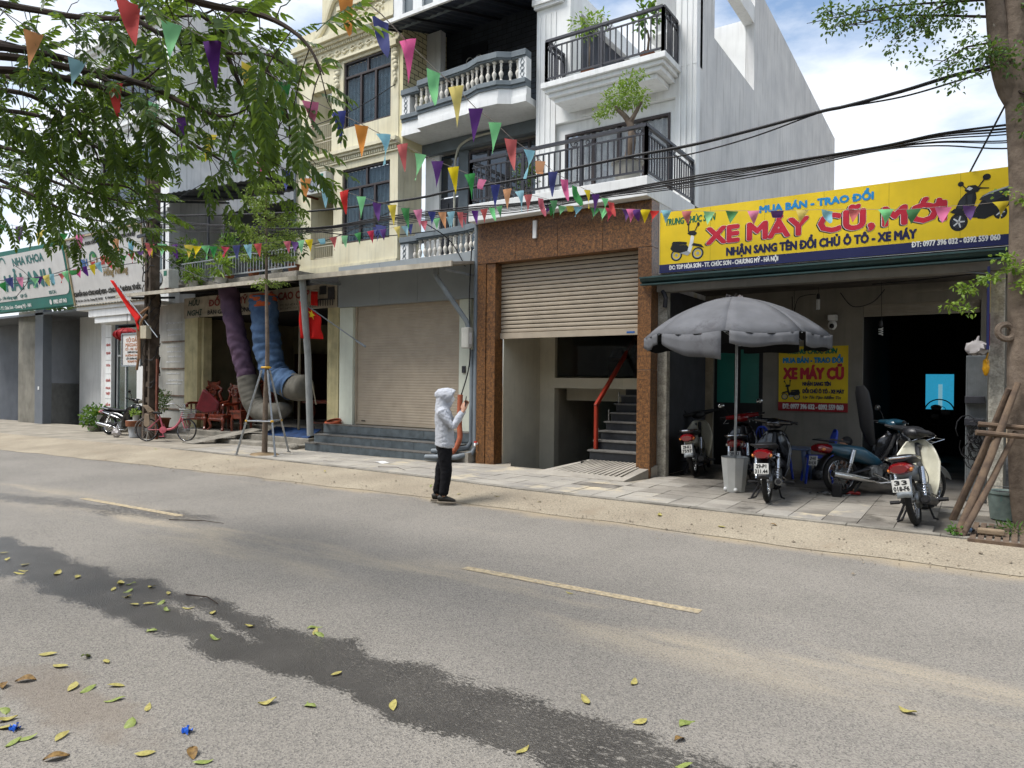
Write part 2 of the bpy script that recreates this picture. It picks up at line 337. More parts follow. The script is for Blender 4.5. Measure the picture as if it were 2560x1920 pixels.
m_steel = M('galvanised_steel', '#a9adb0', .38, .15, 18, metal=.85)
m_galv = M('painted_steel', '#8d9499', .5, .12, 9, metal=.3)
def wall_with(mb, x0, x1, z0, z1, y0, y1, holes):
    """a wall slab split round rectangular openings (x0, x1, z0, z1), left to right without overlap"""
    xs = x0
    for (a, b, c, d) in sorted(holes):
        if a > xs: mb.box(xs, y0, z0, a, y1, z1)
        if c > z0: mb.box(a, y0, z0, b, y1, c)
        if d < z1: mb.box(a, y0, d, b, y1, z1)
        xs = b
    if xs < x1: mb.box(xs, y0, z0, x1, y1, z1)
    return mb
def window(parent, x0, x1, z0, z1, y, vs=(), trans=None, fm=None, curt=None, gm=None, name='window'):
    """framed window: frame and mullions as the part, each pane a sub-part, curtain behind"""
    fm = fm or m_frame; t = .055; mb = MB(); mb.box(x0, y-.04, z0, x0+t, y+.05, z1).box(x1-t, y-.04, z0, x1, y+.05, z1).box(x0+t, y-.04, z1-t, x1-t, y+.05, z1).box(x0+t, y-.04, z0, x1-t, y+.05, z0+t)
    zt = trans if trans else z1-t
    if trans: mb.box(x0+t, y-.035, zt-.03, x1-t, y+.045, zt+.03)
    for q in vs: mb.box(q-.035, y-.037, z0+t, q+.035, y+.04, zt-.03)
    w = mb.build(name, fm, parent, bevel=.006)
    cols = [x0+t]+list(vs)+[x1-t]
    for a, b in zip(cols, cols[1:]): B(a+.03, y+.0, z0+t, b-.03, y+.012, zt-.02).build('pane', gm or m_glass, w)
    if trans:
        q = (x0+x1)/2; mbx = B(q-.03, y-.033, zt+.03, q+.03, y+.04, z1-t).build('mullion', fm, w)
        for a, b in ((x0+t, q-.03), (q+.03, x1-t)): B(a, y+.0, zt+.03, b, y+.012, z1-t).build('pane', gm or m_glass, w)
    if curt:
        MB().grid(lambda u, v: (lerp(x0+t, x1-t, u), y+.06+.025*math.sin(u*(x1-x0)*42), lerp(z0+t, z1-t, v)), 90, 1).build('curtain', curt, w)
    return w
# ============================================================ A: white townhouse over the granite shopfront
A = thing('town_house', (-6.25, 12.5, .1), 'white townhouse with brown granite shopfront and half-raised roller shutter', 'house')
xl, xr = -8.03, -4.46
for (a, b) in ((xl, -7.83), (-7.824, -7.62)): B(a, 10.75 if b < -7.8 else 10.77, -.1, b, 11.05, 3.93).build('granite_panel', m_gran, A, bevel=.004)
for (a, b, c, d) in ((-4.7, xr, -.1, 1.9), (-4.7, xr, 1.906, 3.93)): B(a, 10.75, c, b, 11.05, d).build('granite_panel', m_gran, A, bevel=.004)
for k in range(4):
    a = lerp(xl, xr, k/4); b = lerp(xl, xr, (k+1)/4)-.006
    B(a, 10.744, 3.936, b, 11.06, 4.71).build('granite_panel', m_gran, A, bevel=.004)
sh = MB().box(-7.62, 10.985, 2.5, -4.7, 10.99, 3.95).build('roller_shutter', m_gap, A)
B(-7.615, 10.94, 2.5, -4.705, 10.984, 2.61).build('bottom_bar', m_slat, sh, bevel=.004)
sm = MB(); n = 6; prof = [(-.0, .003), (-.012, .014), (-.016, .035), (-.012, .056), (0, .067)]
sm.add([(sx_, py, pz) for sx_ in (-1.455, 1.455) for (py, pz) in prof], [(i, i+5, i+6, i+1) for i in range(4)])
smesh = sm.mesh('slat', m_slat, 30)
for k in range(17): link('slat', smesh, sh, (-6.16, 10.982, 2.615+k*.0785))
B(-4.98, 10.935, 2.53, -4.83, 10.9395, 2.56).build('maker_plate', M('blue_plate', '#2a5a9c', .4), sh)
B(-6.75, 10.70, 4.30, -6.68, 10.742, 4.62).build('switch_box', m_white, A)
# ground-floor room: side walls, mezzanine, stair, sunken garage floor
B(-7.62, 11.06, -.9, -7.6, 12.4, 3.9).build('interior_wall', m_cream, A)
B(-7.62, 12.4, -1.1, -7.25, 12.6, 3.9).build('column', m_cream, A)
B(-7.62, 12.6, -1.1, -7.4, 16.5, 3.9).build('interior_wall', m_cream, A)
B(-7.25, 12.38, 1.56, -5.1, 12.62, 1.77).build('mezzanine_beam', m_cream, A)
B(-7.24, 12.9, 1.3, -4.8, 13.2, 1.56).build('mezzanine_beam', m_cream, A)
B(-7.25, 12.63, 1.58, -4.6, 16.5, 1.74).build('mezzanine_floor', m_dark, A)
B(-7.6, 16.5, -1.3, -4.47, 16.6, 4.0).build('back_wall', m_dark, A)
B(-7.2, 12.42, 1.8, -5.1, 12.44, 2.9).build('glass_screen', M('screen_glass', '#10171a', .05, spec=.8, alpha=.45), A)
B(-4.72, 11.06, -.9, -4.47, 16.5, 3.9).build('interior_wall', m_cream, A)
B(-7.6, 11.06, 3.9, -4.47, 16.5, 4.0).build('ceiling', m_cream, A)
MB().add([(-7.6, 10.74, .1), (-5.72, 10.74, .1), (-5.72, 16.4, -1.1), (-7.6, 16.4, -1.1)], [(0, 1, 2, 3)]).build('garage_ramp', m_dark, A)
for k in range(8):
    y0 = 11.03+k*.215; z1 = .485+k*.16
    st = B(-5.71, y0, z1-.2 if k else .1, -4.725, y0+.24, z1-.03).build('stair_riser', m_step, A)
    B(-5.75, y0-.02, z1-.03, -4.722, y0+.24, z1).build('tread', m_tread, st, bevel=.004)
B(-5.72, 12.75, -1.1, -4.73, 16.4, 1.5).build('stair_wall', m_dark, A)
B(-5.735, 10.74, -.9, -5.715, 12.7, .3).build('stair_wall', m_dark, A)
hr = MB().bar((-5.66, 11.17, .49), (-5.66, 11.17, 1.28), .055, .075).bar((-5.66, 11.14, 1.26), (-5.66, 12.9, 2.62), .055, .075).build('handrail', m_red, A, bevel=.006)
for k in (1, 3, 5): MB().tube([(-5.69, 11.1+k*.215, .48+k*.16), (-5.69, 11.1+k*.215, .7+k*.16)], .012).build('rail_clamp', m_chrome, A)
MB().add([(-5.7, 11.2, .52), (-5.7, 12.7, 1.65), (-5.7, 12.8, 2.45), (-5.7, 11.2, 1.2)], [(0, 1, 2, 3)]).build('glass_balustrade', M('clear_glass', '#6f8880', .03, spec=.8, alpha=.12), A)
B(-6.5, 13.4, 1.75, -5.3, 14.0, 2.15).build('counter', m_dark, A)
MB().grid(lambda u, v: (lerp(-6.5, -5.2, u), 13.35+.25*v+.02*math.sin(u*60), 2.2+.22*v), 70, 2).build('striped_cover', M('striped_cloth', '#6c7484', .8, .5, 30), A)
# ribbed entry ramp in front of the stair
m_ramp = M('ramp_concrete', '#a8a297', .92, .15, 3, .5, 60, spec=.15, spk=.2, sks=120)
rp = MB().add([(-6.35, 9.95, .125), (-4.62, 10.1, .125), (-4.42, 11.0, .31), (-5.72, 11.0, .31), (-6.35, 9.95, .09), (-4.62, 10.1, .09), (-4.42, 11.0, .09), (-5.72, 11.0, .09)],
              [(0, 1, 2, 3), (1, 5, 6, 2), (0, 3, 7, 4), (0, 4, 5, 1)]).build('entry_ramp', m_ramp, A)
for k in range(14):
    u = k/13; MB().bar((lerp(-6.0, -4.75, u), 10.25, .196-.02), (lerp(-5.62, -4.62, u), 10.98, .315), .03, .012).build('ramp_rib', m_ramp, rp)
# upper storeys
B(-8.1, 10.53, 4.72, xr, 12.815, 5.05).build('balcony_slab', m_white, A, bevel=.01)
B(xr-.2, 11.06, 0, xr, 12.82, 4.715).build('side_wall', m_greyr, A)
mb = MB(); mb.box(xr-.2, 13.02, 0, xr, 28, 8.65); mb.box(xr-.2, 13.02, 8.65, xr, 13.86, 11.6); mb.prism([(xr-.2, 16.86, 8.65), (xr-.2, 28, 8.65), (xr-.2, 28, 10.82), (xr-.2, 16.86, 11.25)], (.2, 0, 0))
mb.build('side_wall', m_greyr, A, label='streaky grey rendered side wall')
B(xr-.25, 13.86, 10.25, xr-.01, 16.86, 10.65).build('parapet_beam', m_white, A)
B(xr-1.2, 13.5, 8.6, xr-1.1, 17.2, 10.4).build('lightwell_wall', m_white, A)
B(xr-1.1, 16.87, 8.6, xr-.21, 17, 10.4).build('lightwell_wall', m_white, A); B(xr-1.1, 13.03, 8.6, xr-.21, 13.85, 8.66).build('lightwell_floor', m_white, A)
fwl = wall_with(MB(), xl, xr, 5.05, 7.75, 12.82, 13.02, [(-7.59, -4.87, 5.05, 7.2)])
fwl.build('front_wall', m_white, A)
fw2 = wall_with(MB(), -7.59, -4.87, 5.06, 7.19, 12.92, 13.0, [(-7.35, -5.0, 5.06, 6.96)]); fw2.build('recessed_wall', m_white, A)
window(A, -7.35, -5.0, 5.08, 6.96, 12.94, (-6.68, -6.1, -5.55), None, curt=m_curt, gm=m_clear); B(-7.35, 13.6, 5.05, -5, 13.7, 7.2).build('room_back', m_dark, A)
B(xl, 12.82, 7.75, -7.2, 13.3, 12).build('pilaster', m_white, A)
for q in range(4): B(-7.98+q*.13, 12.805, 5.3, -7.93+q*.13, 12.819, 9.6).build('flute', m_white, A)
MB().box(xl-.03, 12.74, 9.75, -7.36, 12.815, 9.82).box(xl-.06, 12.70, 9.82, -7.32, 12.813, 9.95).build('capital', m_white, A)
B(-4.87, 12.815, 7.75, xr, 13.15, 12).build('pilaster', m_white, A)
for q in range(3): B(-4.8+q*.11, 12.80, 5.3, -4.76+q*.11, 12.814, 11.9).build('flute', m_white, A)
B(xl, 13.3, 7.6, -7.9, 18, 10.3).build('terrace_wall', M('dark_brick', '#3b3e46', .8, .3, 3), A)
B(xl-.05, 13.3, 10.3, -7.75, 18, 10.75).build('parapet_beam', m_white, A)
B(-7.9, 18, 7.6, xr-.2, 18.15, 9.6).build('terrace_wall', m_white, A)
B(-7.9, 13.02, 7.55, xr-.2, 18, 7.7).build('terrace_floor', m_white, A)
ub = MB().box(-7.2, 12.2, 7.36, -5.0, 12.815, 7.46).box(-7.3, 12.12, 7.46, -4.88, 12.817, 7.55).box(-7.36, 12.06, 7.55, -4.82, 12.813, 7.63).box(-7.42, 12.0, 7.63, -4.76, 12.816, 7.74).build('upper_balcony', m_white, A, bevel=.008)
MB().box(-6.9, 12.78, 7.22, -6.1, 12.815, 7.26).build('lamp_tube', m_white, A)
def railing(parent, pts, z0, z1, pitch=.115):
    """iron railing along a plan polyline: rails as the part, every baluster a sub-part"""
    mb = MB(); sc = MB()
    for (p, q) in zip(pts, pts[1:]):
        a = Vector((*p, 0)); b = Vector((*q, 0)); ln = (b-a).length
        for z, w, h in ((z1-.025, .07, .05), (z1-.16, .03, .025), (z0+.09, .035, .03)): mb.bar(a+Vector((0, 0, z)), b+Vector((0, 0, z)), w, h)
        k = max(2, int(ln/.95))
        for i in range(k+1):
            c = a.lerp(b, i/k); mb.bar(c+Vector((0, 0, z0)), c+Vector((0, 0, z1-.05)), .05, .05)
            for sgn in (-1, 1):
                if 0 <= i+sgn*.2 <= k:
                    d = a.lerp(b, (i+sgn*.13/ln*k*.9)/k); mt_ = Matrix.Rotation(math.atan2((b-a).y, (b-a).x), 3, 'Z') @ Matrix.Rotation(PI/2, 3, 'X')
                    sc.torus(d+Vector((0, 0, z1-.105)), .034, .009, mt_, 12, 5); d2 = a.lerp(b, (i+sgn*.22/ln*k)/k); sc.tube([d+Vector((0, 0, z1-.14)), d.lerp(d2, .6)+Vector((0, 0, z1-.13)), d2+Vector((0, 0, z1-.07))], .009, 5)
    rl = mb.build('railing', m_iron, parent)
    sc.build('scrollwork', m_iron, rl)
    me = MB().box(-.011, -.011, 0, .011, .011, z1-.17-z0-.09).mesh('baluster', m_iron)
    for (p, q) in zip(pts, pts[1:]):
        a = Vector((*p, 0)); b = Vector((*q, 0)); k = int((b-a).length/pitch)
        for i in range(1, k): link('baluster', me, rl, a.lerp(b, i/k)+Vector((0, 0, z0+.1)))
    return rl
railing(A, [(-8.07, 12.7), (-8.07, 10.57), (-4.5, 10.57), (-4.5, 12.78)], 5.05, 5.9)
railing(A, [(-7.33, 12.78), (-7.33, 12.08), (-4.84, 12.08), (-4.84, 12.78)], 7.745, 8.62)
# ============================================================ B: house with blue-grey trim and turned balusters
Bh = thing('balustrade_house', (-9.95, 13, .1), 'white house with blue-grey trim and turned balusters beside the yellow house', 'house')
m_bal = M('baluster_white', '#d8d3c8', .7, .1, 5, .1, 60, dirt='#9b958a', dsc=8, dth=.62)
bx0, bx1 = -11.86, -8.09
plan = [(-11.86, 12.7), (-11.22, 12.7), (-11.16, 12.5), (-9.6, 12.42), (-9.2, 12.28), (-8.7, 12.32), (-8.45, 12.5), (-8.09, 12.52)]
def ledge(mb, plan, z0, z1, out):
    for p, q in zip(plan, plan[1:]):
        mb.prism([(p[0], p[1]-out, z0), (q[0], q[1]-out, z0), (q[0], q[1]+.18, z0), (p[0], p[1]+.18, z0)], (0, 0, z1-z0))
    return mb
bprof = [(.03, 0), (.045, .0), (.045, .03), (.022, .05), (.03, .1), (.052, .16), (.048, .2), (.02, .25), (.03, .27), (.02, .3), (.03, .35), (.034, .37), (.02, .4), (.045, .42), (.045, .45)]
bmesh_ = MB().lathe(bprof, n=10).mesh('baluster', m_bal, 35)
def balustrade(zt, slab):
    mb = MB(); ledge(mb, plan, zt-.13, zt, .06); ledge(mb, plan, zt-.16, zt-.13, .03); ledge(mb, plan, zt-.72, zt-.62, .07); ledge(mb, plan, zt-.79, zt-.72, .03)
    bl = mb.build('balustrade', m_blueg, Bh, bevel=.006)
    s_ = MB(); ledge(s_, plan, zt-.98, zt-.79, .0)
    for p, q in zip(plan, plan[1:]): s_.prism([(p[0], p[1]-.02, zt-1.12), (q[0], q[1]-.02, zt-1.12), (q[0], 13.6, zt-1.12), (p[0], 13.6, zt-1.12)], (0, 0, .14))
    s_.build('balcony_slab', m_white, Bh)
    for i in range(18):
        xx = lerp(-11.1, -8.35, i/17)
        yy = interp([(a, b) for a, b in plan], xx)+.06
        link('baluster', bmesh_, bl, (xx, yy, zt-.615))
    for xx in (-11.45, -11.3): link('baluster', bmesh_, bl, (xx, 12.77, zt-.615))
    for (a, b, yy) in ((-11.86, -11.6, 12.72), (-8.29, -8.09, 12.53)):
        B(a, yy-.03, zt-.62, b, yy+.17, zt-.16).build('pier', m_white, bl)
        om = MB(); c = (a+b)/2
        for dz in (-.12, 0, .12):
            pts = [(c, yy-.036, zt-.39+dz+.09), (c+.05, yy-.036, zt-.39+dz), (c, yy-.036, zt-.39+dz-.09), (c-.05, yy-.036, zt-.39+dz), (c, yy-.036, zt-.39+dz+.09)]
            for u_, v_ in zip(pts, pts[1:]): om.bar(u_, v_, .012, .01)
        om.build('diamond_ornament', m_blueg, bl)
    return bl
balustrade(8.83, 0); balustrade(5.2, 0)
m_brk = M('yellow_brick', '#d9cfa6', .8, .08, 3, .1, 40)
m_dbr = M('dark_blue_brick', '#4b5058', .75, .2, 3, .1, 40)
B(bx0, 13.6, .8, -11.4, 13.8, 10.6).build('front_wall', m_white, Bh)
wl = wall_with(MB(), -11.4, bx1, 4.2, 7.7, 13.62, 13.8, [(-11.45, -10.8, 4.2, 7.45), (-10.5, bx1-.05, 4.2, 7.4)]); wl.build('front_wall', m_blueg, Bh)
B(bx0, 13.45, 7.42, bx1, 13.61, 7.7).build('lintel', m_blueg, Bh)
def panel_door(x0, x1, z0, z1, y, parent, mat, leaf=2):
    d = B(x0, y, z0, x1, y+.05, z1).build('door', mat, parent); w = (x1-x0)/leaf
    for i in range(leaf):
        for j in range(5):
            for k in range(2):
                a = x0+i*w+.05+k*(w-.08)/2; MB().box(a, y-.02, lerp(z0+.1, z1-.1, j/5)+.03, a+(w-.12)/2, y-.001, lerp(z0+.1, z1-.1, (j+1)/5)-.03).build('door_panel', mat, d, bevel=.008)
    return d
m_ddoor = M('dark_door', '#2b2c33', .4, .15, 8, spec=.5)
panel_door(-11.4, -10.84, 4.2, 6.3, 13.66, Bh, m_ddoor, 1); B(-11.4, 13.68, 6.34, -10.84, 13.7, 7.4).build('pane', m_glass, Bh)
window(Bh, -10.48, -9.3, 4.25, 7.35, 13.66, (-9.9,), 6.5); window(Bh, -9.3, bx1-.06, 4.25, 7.35, 13.66, (-8.7,), 6.5)
MB().tube(catmull([(-9.6, 13.4, 7.6), (-10.4, 13.42, 7.55), (-10.75, 13.45, 7.2), (-10.78, 13.45, 5.8), (-10.78, 13.45, 4.4)]), .03, 8).build('drain_pipe', M('ivory_pvc', '#b8b6a6', .5), Bh, smooth=True)
# top terrace: brick walls, door, dark sheet awning
B(bx0, 14.4, 7.8, bx1, 14.5, 11).build('terrace_wall', m_dbr, Bh)
B(bx0-.12, 12.72, 7.5, bx0, 14.4, 10.95).build('terrace_wall', m_brk, Bh)
jm = MB()
for k in range(16):
    z = 8.75+k*.13; jm.box(bx0, 12.73, z, bx0+.004, 14.39, z+.014).box(bx0+.2, 14.395, z, bx1, 14.399, z+.012)
    for i in range(6): yy = 12.85+i*.29+(k % 2)*.14; jm.box(bx0, yy, z+.014, bx0+.004, yy+.012, z+.13)
    for i in range(12): xx = bx0+.35+i*.29+(k % 2)*.14; jm.box(xx, 14.395, z+.012, xx+.01, 14.399, z+.13)
jm.build('brick_joints', m_gap, Bh, kind='stuff')
d = B(-11.3, 14.36, 7.9, -10.5, 14.395, 10.4).build('door', m_ddoor, Bh)
for xx in (-11.05, -10.75): MB().torus((xx, 14.35, 10.0), .1, .012, Matrix.Rotation(PI/2, 3, 'X'), 18, 5).tube([(xx-.1, 14.35, 10), (xx-.1, 14.35, 9.2)], .012).tube([(xx+.1, 14.35, 10), (xx+.1, 14.35, 9.2)], .012).build('grille', m_greyr, d)
aw = MB().grid(lambda u, v: (lerp(-12.02, -8.15, u), lerp(11.95, 14.6, v), lerp(10.13, 10.95, v)+.012*math.sin(u*120)), 160, 2).build('sheet_awning', M('navy_sheet', '#3b414d', .55, .15, 3, streak=.3), Bh)
MB().bar((-12.02, 11.95, 10.14), (-8.15, 11.95, 10.14), .06, .09).build('awning_edge', m_white, aw)
for i in range(5): MB().bar((-11.9+i*.9, 11.97, 10.08), (-11.9+i*.9, 14.4, 10.84), .03, .05).build('awning_rib', m_iron, aw)
for k in range(5): B(-11.9+k*.62, 12.42, 10.45, -11.62+k*.62, 12.5, 12).build('parapet_post', m_white, Bh)
B(-12, 12.5, 10.3, bx1, 12.6, 12).build('parapet_wall', m_blueg, Bh)
MB().box(-12, 12.36, 10.36, bx1, 12.6, 10.44).build('parapet_ledge', m_white, Bh)
MB().tube([(-11.7, 13.95, 8.85), (-11.7, 13.95, 10.6)], .03).build('awning_post', m_iron, Bh)
# ground floor: shutter shop
Dm = M('panel_grey', '#8f969a', .55, .06, 2, spec=.3)
m_step2 = M('slate_tile', '#545d62', .4, .22, 7, .05, 40, spec=.45)
m_pil = M('cream_pilaster', '#ced3c4', .7, .06, 3, streak=.15)
B(-12.36, 11.2, .66, -11.92, 11.5, 3.36).build('pilaster', m_pil, Bh, bevel=.004); B(-8.82, 11.2, .66, -8.54, 11.5, 3.36).build('pilaster', m_pil, Bh, bevel=.004)
for k, (a, b) in enumerate(((-12.36, -11.05), (-11.045, -9.92), (-9.915, -8.4))): B(a, 11.15, 3.365, b, 11.5, 4.3).build('fascia_panel', Dm, Bh)
B(-8.54, 11.3, 0, -8.05, 11.5, 4.3).build('front_wall', m_cream, Bh)
s2 = MB(); zz = .68
s2.grid(lambda u, v: (lerp(-11.92, -8.82, u), 11.3-.006*abs(math.sin(v*PI*46)), lerp(.68, 3.37, v)), 1, 46*6)
sh2 = s2.build('roller_shutter', m_slat, Bh, smooth=60)
B(-11.92, 11.27, .66, -11.86, 11.31, 3.37).build('guide_rail', m_slat, sh2); B(-8.88, 11.27, .66, -8.82, 11.31, 3.37).build('guide_rail', m_slat, sh2)
B(-11.7, 11.275, .74, -11.58, 11.284, .765).build('letter_slot', m_gap, sh2); B(-11.86, 11.272, .68, -8.88, 11.29, .73).build('bottom_bar', m_slat, sh2)
B(-8.72, 11.17, 1.85, -8.64, 11.199, 1.99).build('switch_box', m_iron, Bh)
for k, (y0, z1, xa, xb) in enumerate(((10.55, .25, -12.76, -8.52), (10.76, .43, -12.7, -8.42), (10.97, .66, -12.62, -8.32))):
    st = B(xa, y0+.012, -.1, xb, 11.31, z1-.025).build('step', m_step2, Bh)
    B(xa-.01, y0-.005, z1-.025, xb, 11.30, z1).build('step_tread', m_tread, st, bevel=.004)
    for i in range(7): B(lerp(xa, xb, i/7)+.003, y0, (z1-.19 if k else -.1), lerp(xa, xb, (i+1)/7)-.003, y0+.011, z1-.027).build('tile', m_step2, st)
B(-8.515, 10.6, -.1, -8.1, 11.3, .3).build('step_side', m_conc, Bh); B(-8.318, 10.97, .3, -8.1, 11.3, .66).build('step_side', m_conc, Bh)
can = MB().prism([(-12.45, 10.1, 3.92), (-8.12, 10.1, 3.86), (-8.12, 11.6, 4.1), (-12.45, 11.6, 4.16)], (0, 0, .05)).build('canopy', M('old_sheet', '#9a9386', .7, .2, 3, streak=.4), Bh)
MB().bar((-12.45, 10.08, 3.93), (-8.12, 10.08, 3.87), .05, .1).build('canopy_edge', M('canopy_edge', '#b5ad9c', .7, .2, 4, streak=.3), can)
MB().bar((-8.4, 10.2, 3.8), (-8.2, 11.2, 3.75), .04, .04).bar((-12.3, 10.3, 3.86), (-12.3, 11.2, 3.9), .04, .05).build('canopy_bracket', m_galv, can)
# ============================================================ C: yellow house
C_ = thing('yellow_house', (-13.9, 13, .1), 'tall yellow plaster house with dark framed windows and moulded cornices', 'house')
cx0, cx1, cy = -15.84, -11.98, 12.7
wl = wall_with(MB(), cx0, cx1, 4.6, 11.1, cy, cy+.25, [(-15.2, -14.3, 4.95, 7.33), (-15.2, -14.4, 7.78, 9.3), (-13.97, -12.25, 5.27, 7.22), (-13.96, -12.25, 8.3, 10.04)])
# two openings share a column, so the wall is laid in two bands
wl = wall_with(MB(), cx0, cx1, 4.6, 7.55, cy, cy+.25, [(-15.2, -14.3, 4.95, 7.33), (-13.97, -12.25, 5.27, 7.22)]); wall_with(wl, cx0, cx1, 7.55, 10.12, cy, cy+.25, [(-15.2, -14.4, 7.78, 9.5), (-13.96, -12.25, 8.3, 10.04)])
wl.box(cx0, cy+.002, 10.12, cx1, cy+.25, 11.2); wl.build('front_wall', m_yell, C_)
B(cx1-.25, cy+.26, 4.6, cx1, 13.59, 11).build('side_wall', m_yell, C_)
MB().box(-15.2, cy+.9, 4.6, -14.3, cy+1, 9.6).box(-15.3, cy+.26, 4.6, -15.21, cy+1, 9.6).box(-14.29, cy+.26, 4.6, -14.2, cy+1, 9.6).box(-15.2, cy+.25, 7.4, -14.3, cy+.9, 7.6).build('loggia_wall', m_yell, C_)
window(C_, -13.97, -12.25, 5.27, 7.22, cy+.08, (-13.35, -12.82), 6.7, curt=M('blue_curtain', '#4d6a78', .9, .2, 8), gm=m_clear); window(C_, -13.96, -12.25, 8.3, 10.04, cy+.08, (-13.35, -12.82), 9.64, curt=M('blue_curtain', '#4d6a78'), gm=m_clear)
for (z0, z1, o) in ((7.55, 7.62, .1), (7.62, 7.72, .16), (7.4, 7.44, .05), (10.12, 10.17, .08), (10.17, 10.2, .05), (10.6, 10.68, .12), (10.68, 10.82, .2)):
    B(cx0-.04, cy-o, z0, cx1+.05, cy-.001, z1).build('cornice', m_yell, C_, bevel=.006)
dm = MB()
for i in range(48): xx = lerp(cx0+.05, cx1-.05, i/47); dm.box(xx-.022, cy-.06, 7.455, xx+.022, cy-.002, 7.535); dm.box(xx-.022, cy-.07, 10.51, xx+.022, cy-.003, 10.59)
dm.build('dentils', m_yell, C_, kind='stuff')
fz = MB()
for i in range(13):
    xx = lerp(cx0+.2, cx1-.2, i/12)
    for k in range(8):
        a = k*.8; fz.ell((xx+.1*math.cos(a)*(1-k*.09), cy-.012, 10.35+.09*math.sin(a)*(1-k*.09)), (.04, .03, .032), 7, 5)
fz.build('carved_frieze', m_yell, C_, smooth=True, kind='stuff')
for xx in (-12.1, -14.2):
    br = MB().box(xx-.13, cy-.13, 9.98, xx+.13, cy-.002, 10.11)
    for k in range(9): br.ell((xx+.03*math.sin(k*2.1), cy-.02, 9.9-k*.1), (.11-k*.009, .07-k*.004, .08), 8, 6)
    br.build('carved_bracket', m_yell, C_, smooth=True)
pd = MB(); arc = [(-15.6, 10.82), (-15.1, 10.86), (-14.85, 10.98), (-14.65, 11.2), (-14.5, 11.5), (-14.35, 11.75), (-14.1, 11.85), (-12.2, 11.85), (-12.2, 10.82)]
pd.prism([(a, cy+.02, b) for a, b in arc], (0, .25, 0)).build('pediment', m_yell, C_)
MB().tube([(a, cy-.03, b+.02) for a, b in arc[:7]]+[(-12.0, cy-.03, 11.87)], .07, 6).build('pediment_moulding', m_yell, C_, smooth=True)
MB().box(-14.15, cy-.1, 11.42, -12.1, cy+.015, 11.52).box(-14.05, cy-.06, 11.34, -12.1, cy+.016, 11.41).build('cornice', m_yell, C_)
orn = MB()
for sx_ in (-1, 1):
    for k in range(14):
        a = k*.5; rr = .2-k*.012; orn.ell((-13.05+sx_*(.32+rr*math.cos(a)*.9), cy-.0, 11.1+rr*math.sin(a)*.8), (.045, .045, .04), 7, 5)
    for k in range(10): orn.ell((-13.05+sx_*(.05+k*.05), cy, 11.25-.12*math.sin(k*.35)), (.04, .04, .035), 7, 5)
for k in range(6): orn.ell((-14.0, cy, 11.25-k*.06), (.06-k*.006, .04, .05), 7, 5)
for k in range(8): a = k*.55; orn.ell((-14.9+.11*math.cos(a), cy, 10.98+.11*math.sin(a)), (.035, .035, .03), 7, 5)
orn.build('carved_ornament', m_yell, C_, smooth=True, kind='stuff')
B(-15.4, 13.2, 10.9, -14.75, 14.2, 13).build('chimney_block', m_yell, C_)
m_grill = M('ivory_bars', '#b9b3a1', .6, .1, 6)
for (z0, z1) in ((7.8, 8.62), (4.98, 5.75)):
    gm = MB()
    for z in (z0+.02, (z0+z1)/2-.05, (z0+z1)/2+.03, z1): gm.bar((-15.19, cy+.12, z), (-14.32, cy+.12, z), .02, .02)
    gl = gm.build('window_grille', m_grill, C_); me = MB().box(-.007, -.007, 0, .007, .007, (z1-z0)/2-.05).mesh('grille_bar', m_grill)
    for i in range(11):
        for zb in (z0+.02, (z0+z1)/2+.03): link('grille_bar', me, gl, (-15.15+i*.079, cy+.12, zb))
MB().tube([(-15.8, cy-.06, 4.7), (-15.8, cy-.06, 10.6)], .035, 8).build('drain_pipe', m_pvc, C_, smooth=True)
B(cx0, cy-.04, 4.55, cx1, cy-.002, 4.72).build('base_band', m_yell, C_)
# ============================================================ furniture shop
m_oldy = M('old_yellow_plaster', '#c9bf93', .85, .15, 3, .15, 40, dirt='#a89f80', dsc=3, dth=.6, streak=.35)
m_oldw = M('grimy_white', '#b9b8b0', .85, .15, 2, .1, 40, streak=.4)
FS = thing('furniture_shop', (-15.8, 12.5, 0), 'open-fronted furniture shop with faded banner and yellow piers', 'shop')
B(-19.06, 11.4, -.1, -18.42, 11.7, 3.42).build('pier', m_oldy, FS); B(-18.38, 11.5, .3, -18.28, 11.75, 3.42).build('door_jamb', m_oldy, FS)
B(-13.0, 11.4, -.1, -12.62, 11.7, 3.42).build('pier', m_oldy, FS)
bn = MB().grid(lambda u, v: (lerp(-19.05, -12.64, u), 11.37+.012*math.sin(u*40+v*3)*math.sin(u*13), lerp(3.4, 3.98, v)+.012*math.sin(u*9)), 90, 4).build('banner', M('faded_banner', '#b3aa98', .8, .2, 3, col2='#988f80', streak=.4), FS, smooth=True)
m_bgreen = M('faded_green_ink', '#3d4f48', .8, .3, 20); m_bred = M('faded_red_ink', '#8c4440', .8, .3, 20); m_bdark = M('faded_dark_ink', '#3a3a3e', .8, .3, 20)
Y_ = 11.35
text('HỮU', -18.8, -18.25, 3.755, .15, Y_, m_bgreen, bn, .008, .2); text('NGHỊ', -18.87, -18.14, 3.475, .15, Y_, m_bgreen, bn, .008, .2)
text('ĐỒ GỖ MỸ NGHỆ', -17.81, -15.0, 3.7, .17, Y_, m_bred, bn, .012); text('CAO CẤP', -14.8, -13.62, 3.7, .18, Y_, m_bred, bn, .012)
text('BÀN GHẾ - GIƯỜNG TỦ - CỬA', -17.86, -14.9, 3.47, .11, Y_, m_bdark, bn, .006); text('ĐC: TDP HÒA SƠN - TT. CHÚC SƠN', -14.72, -13.2, 3.535, .055, Y_, m_bdark, bn); text('ĐT: 0977 - TƯ VẤN - LẮP ĐẶT', -14.72, -13.3, 3.44, .055, Y_, m_bdark, bn)
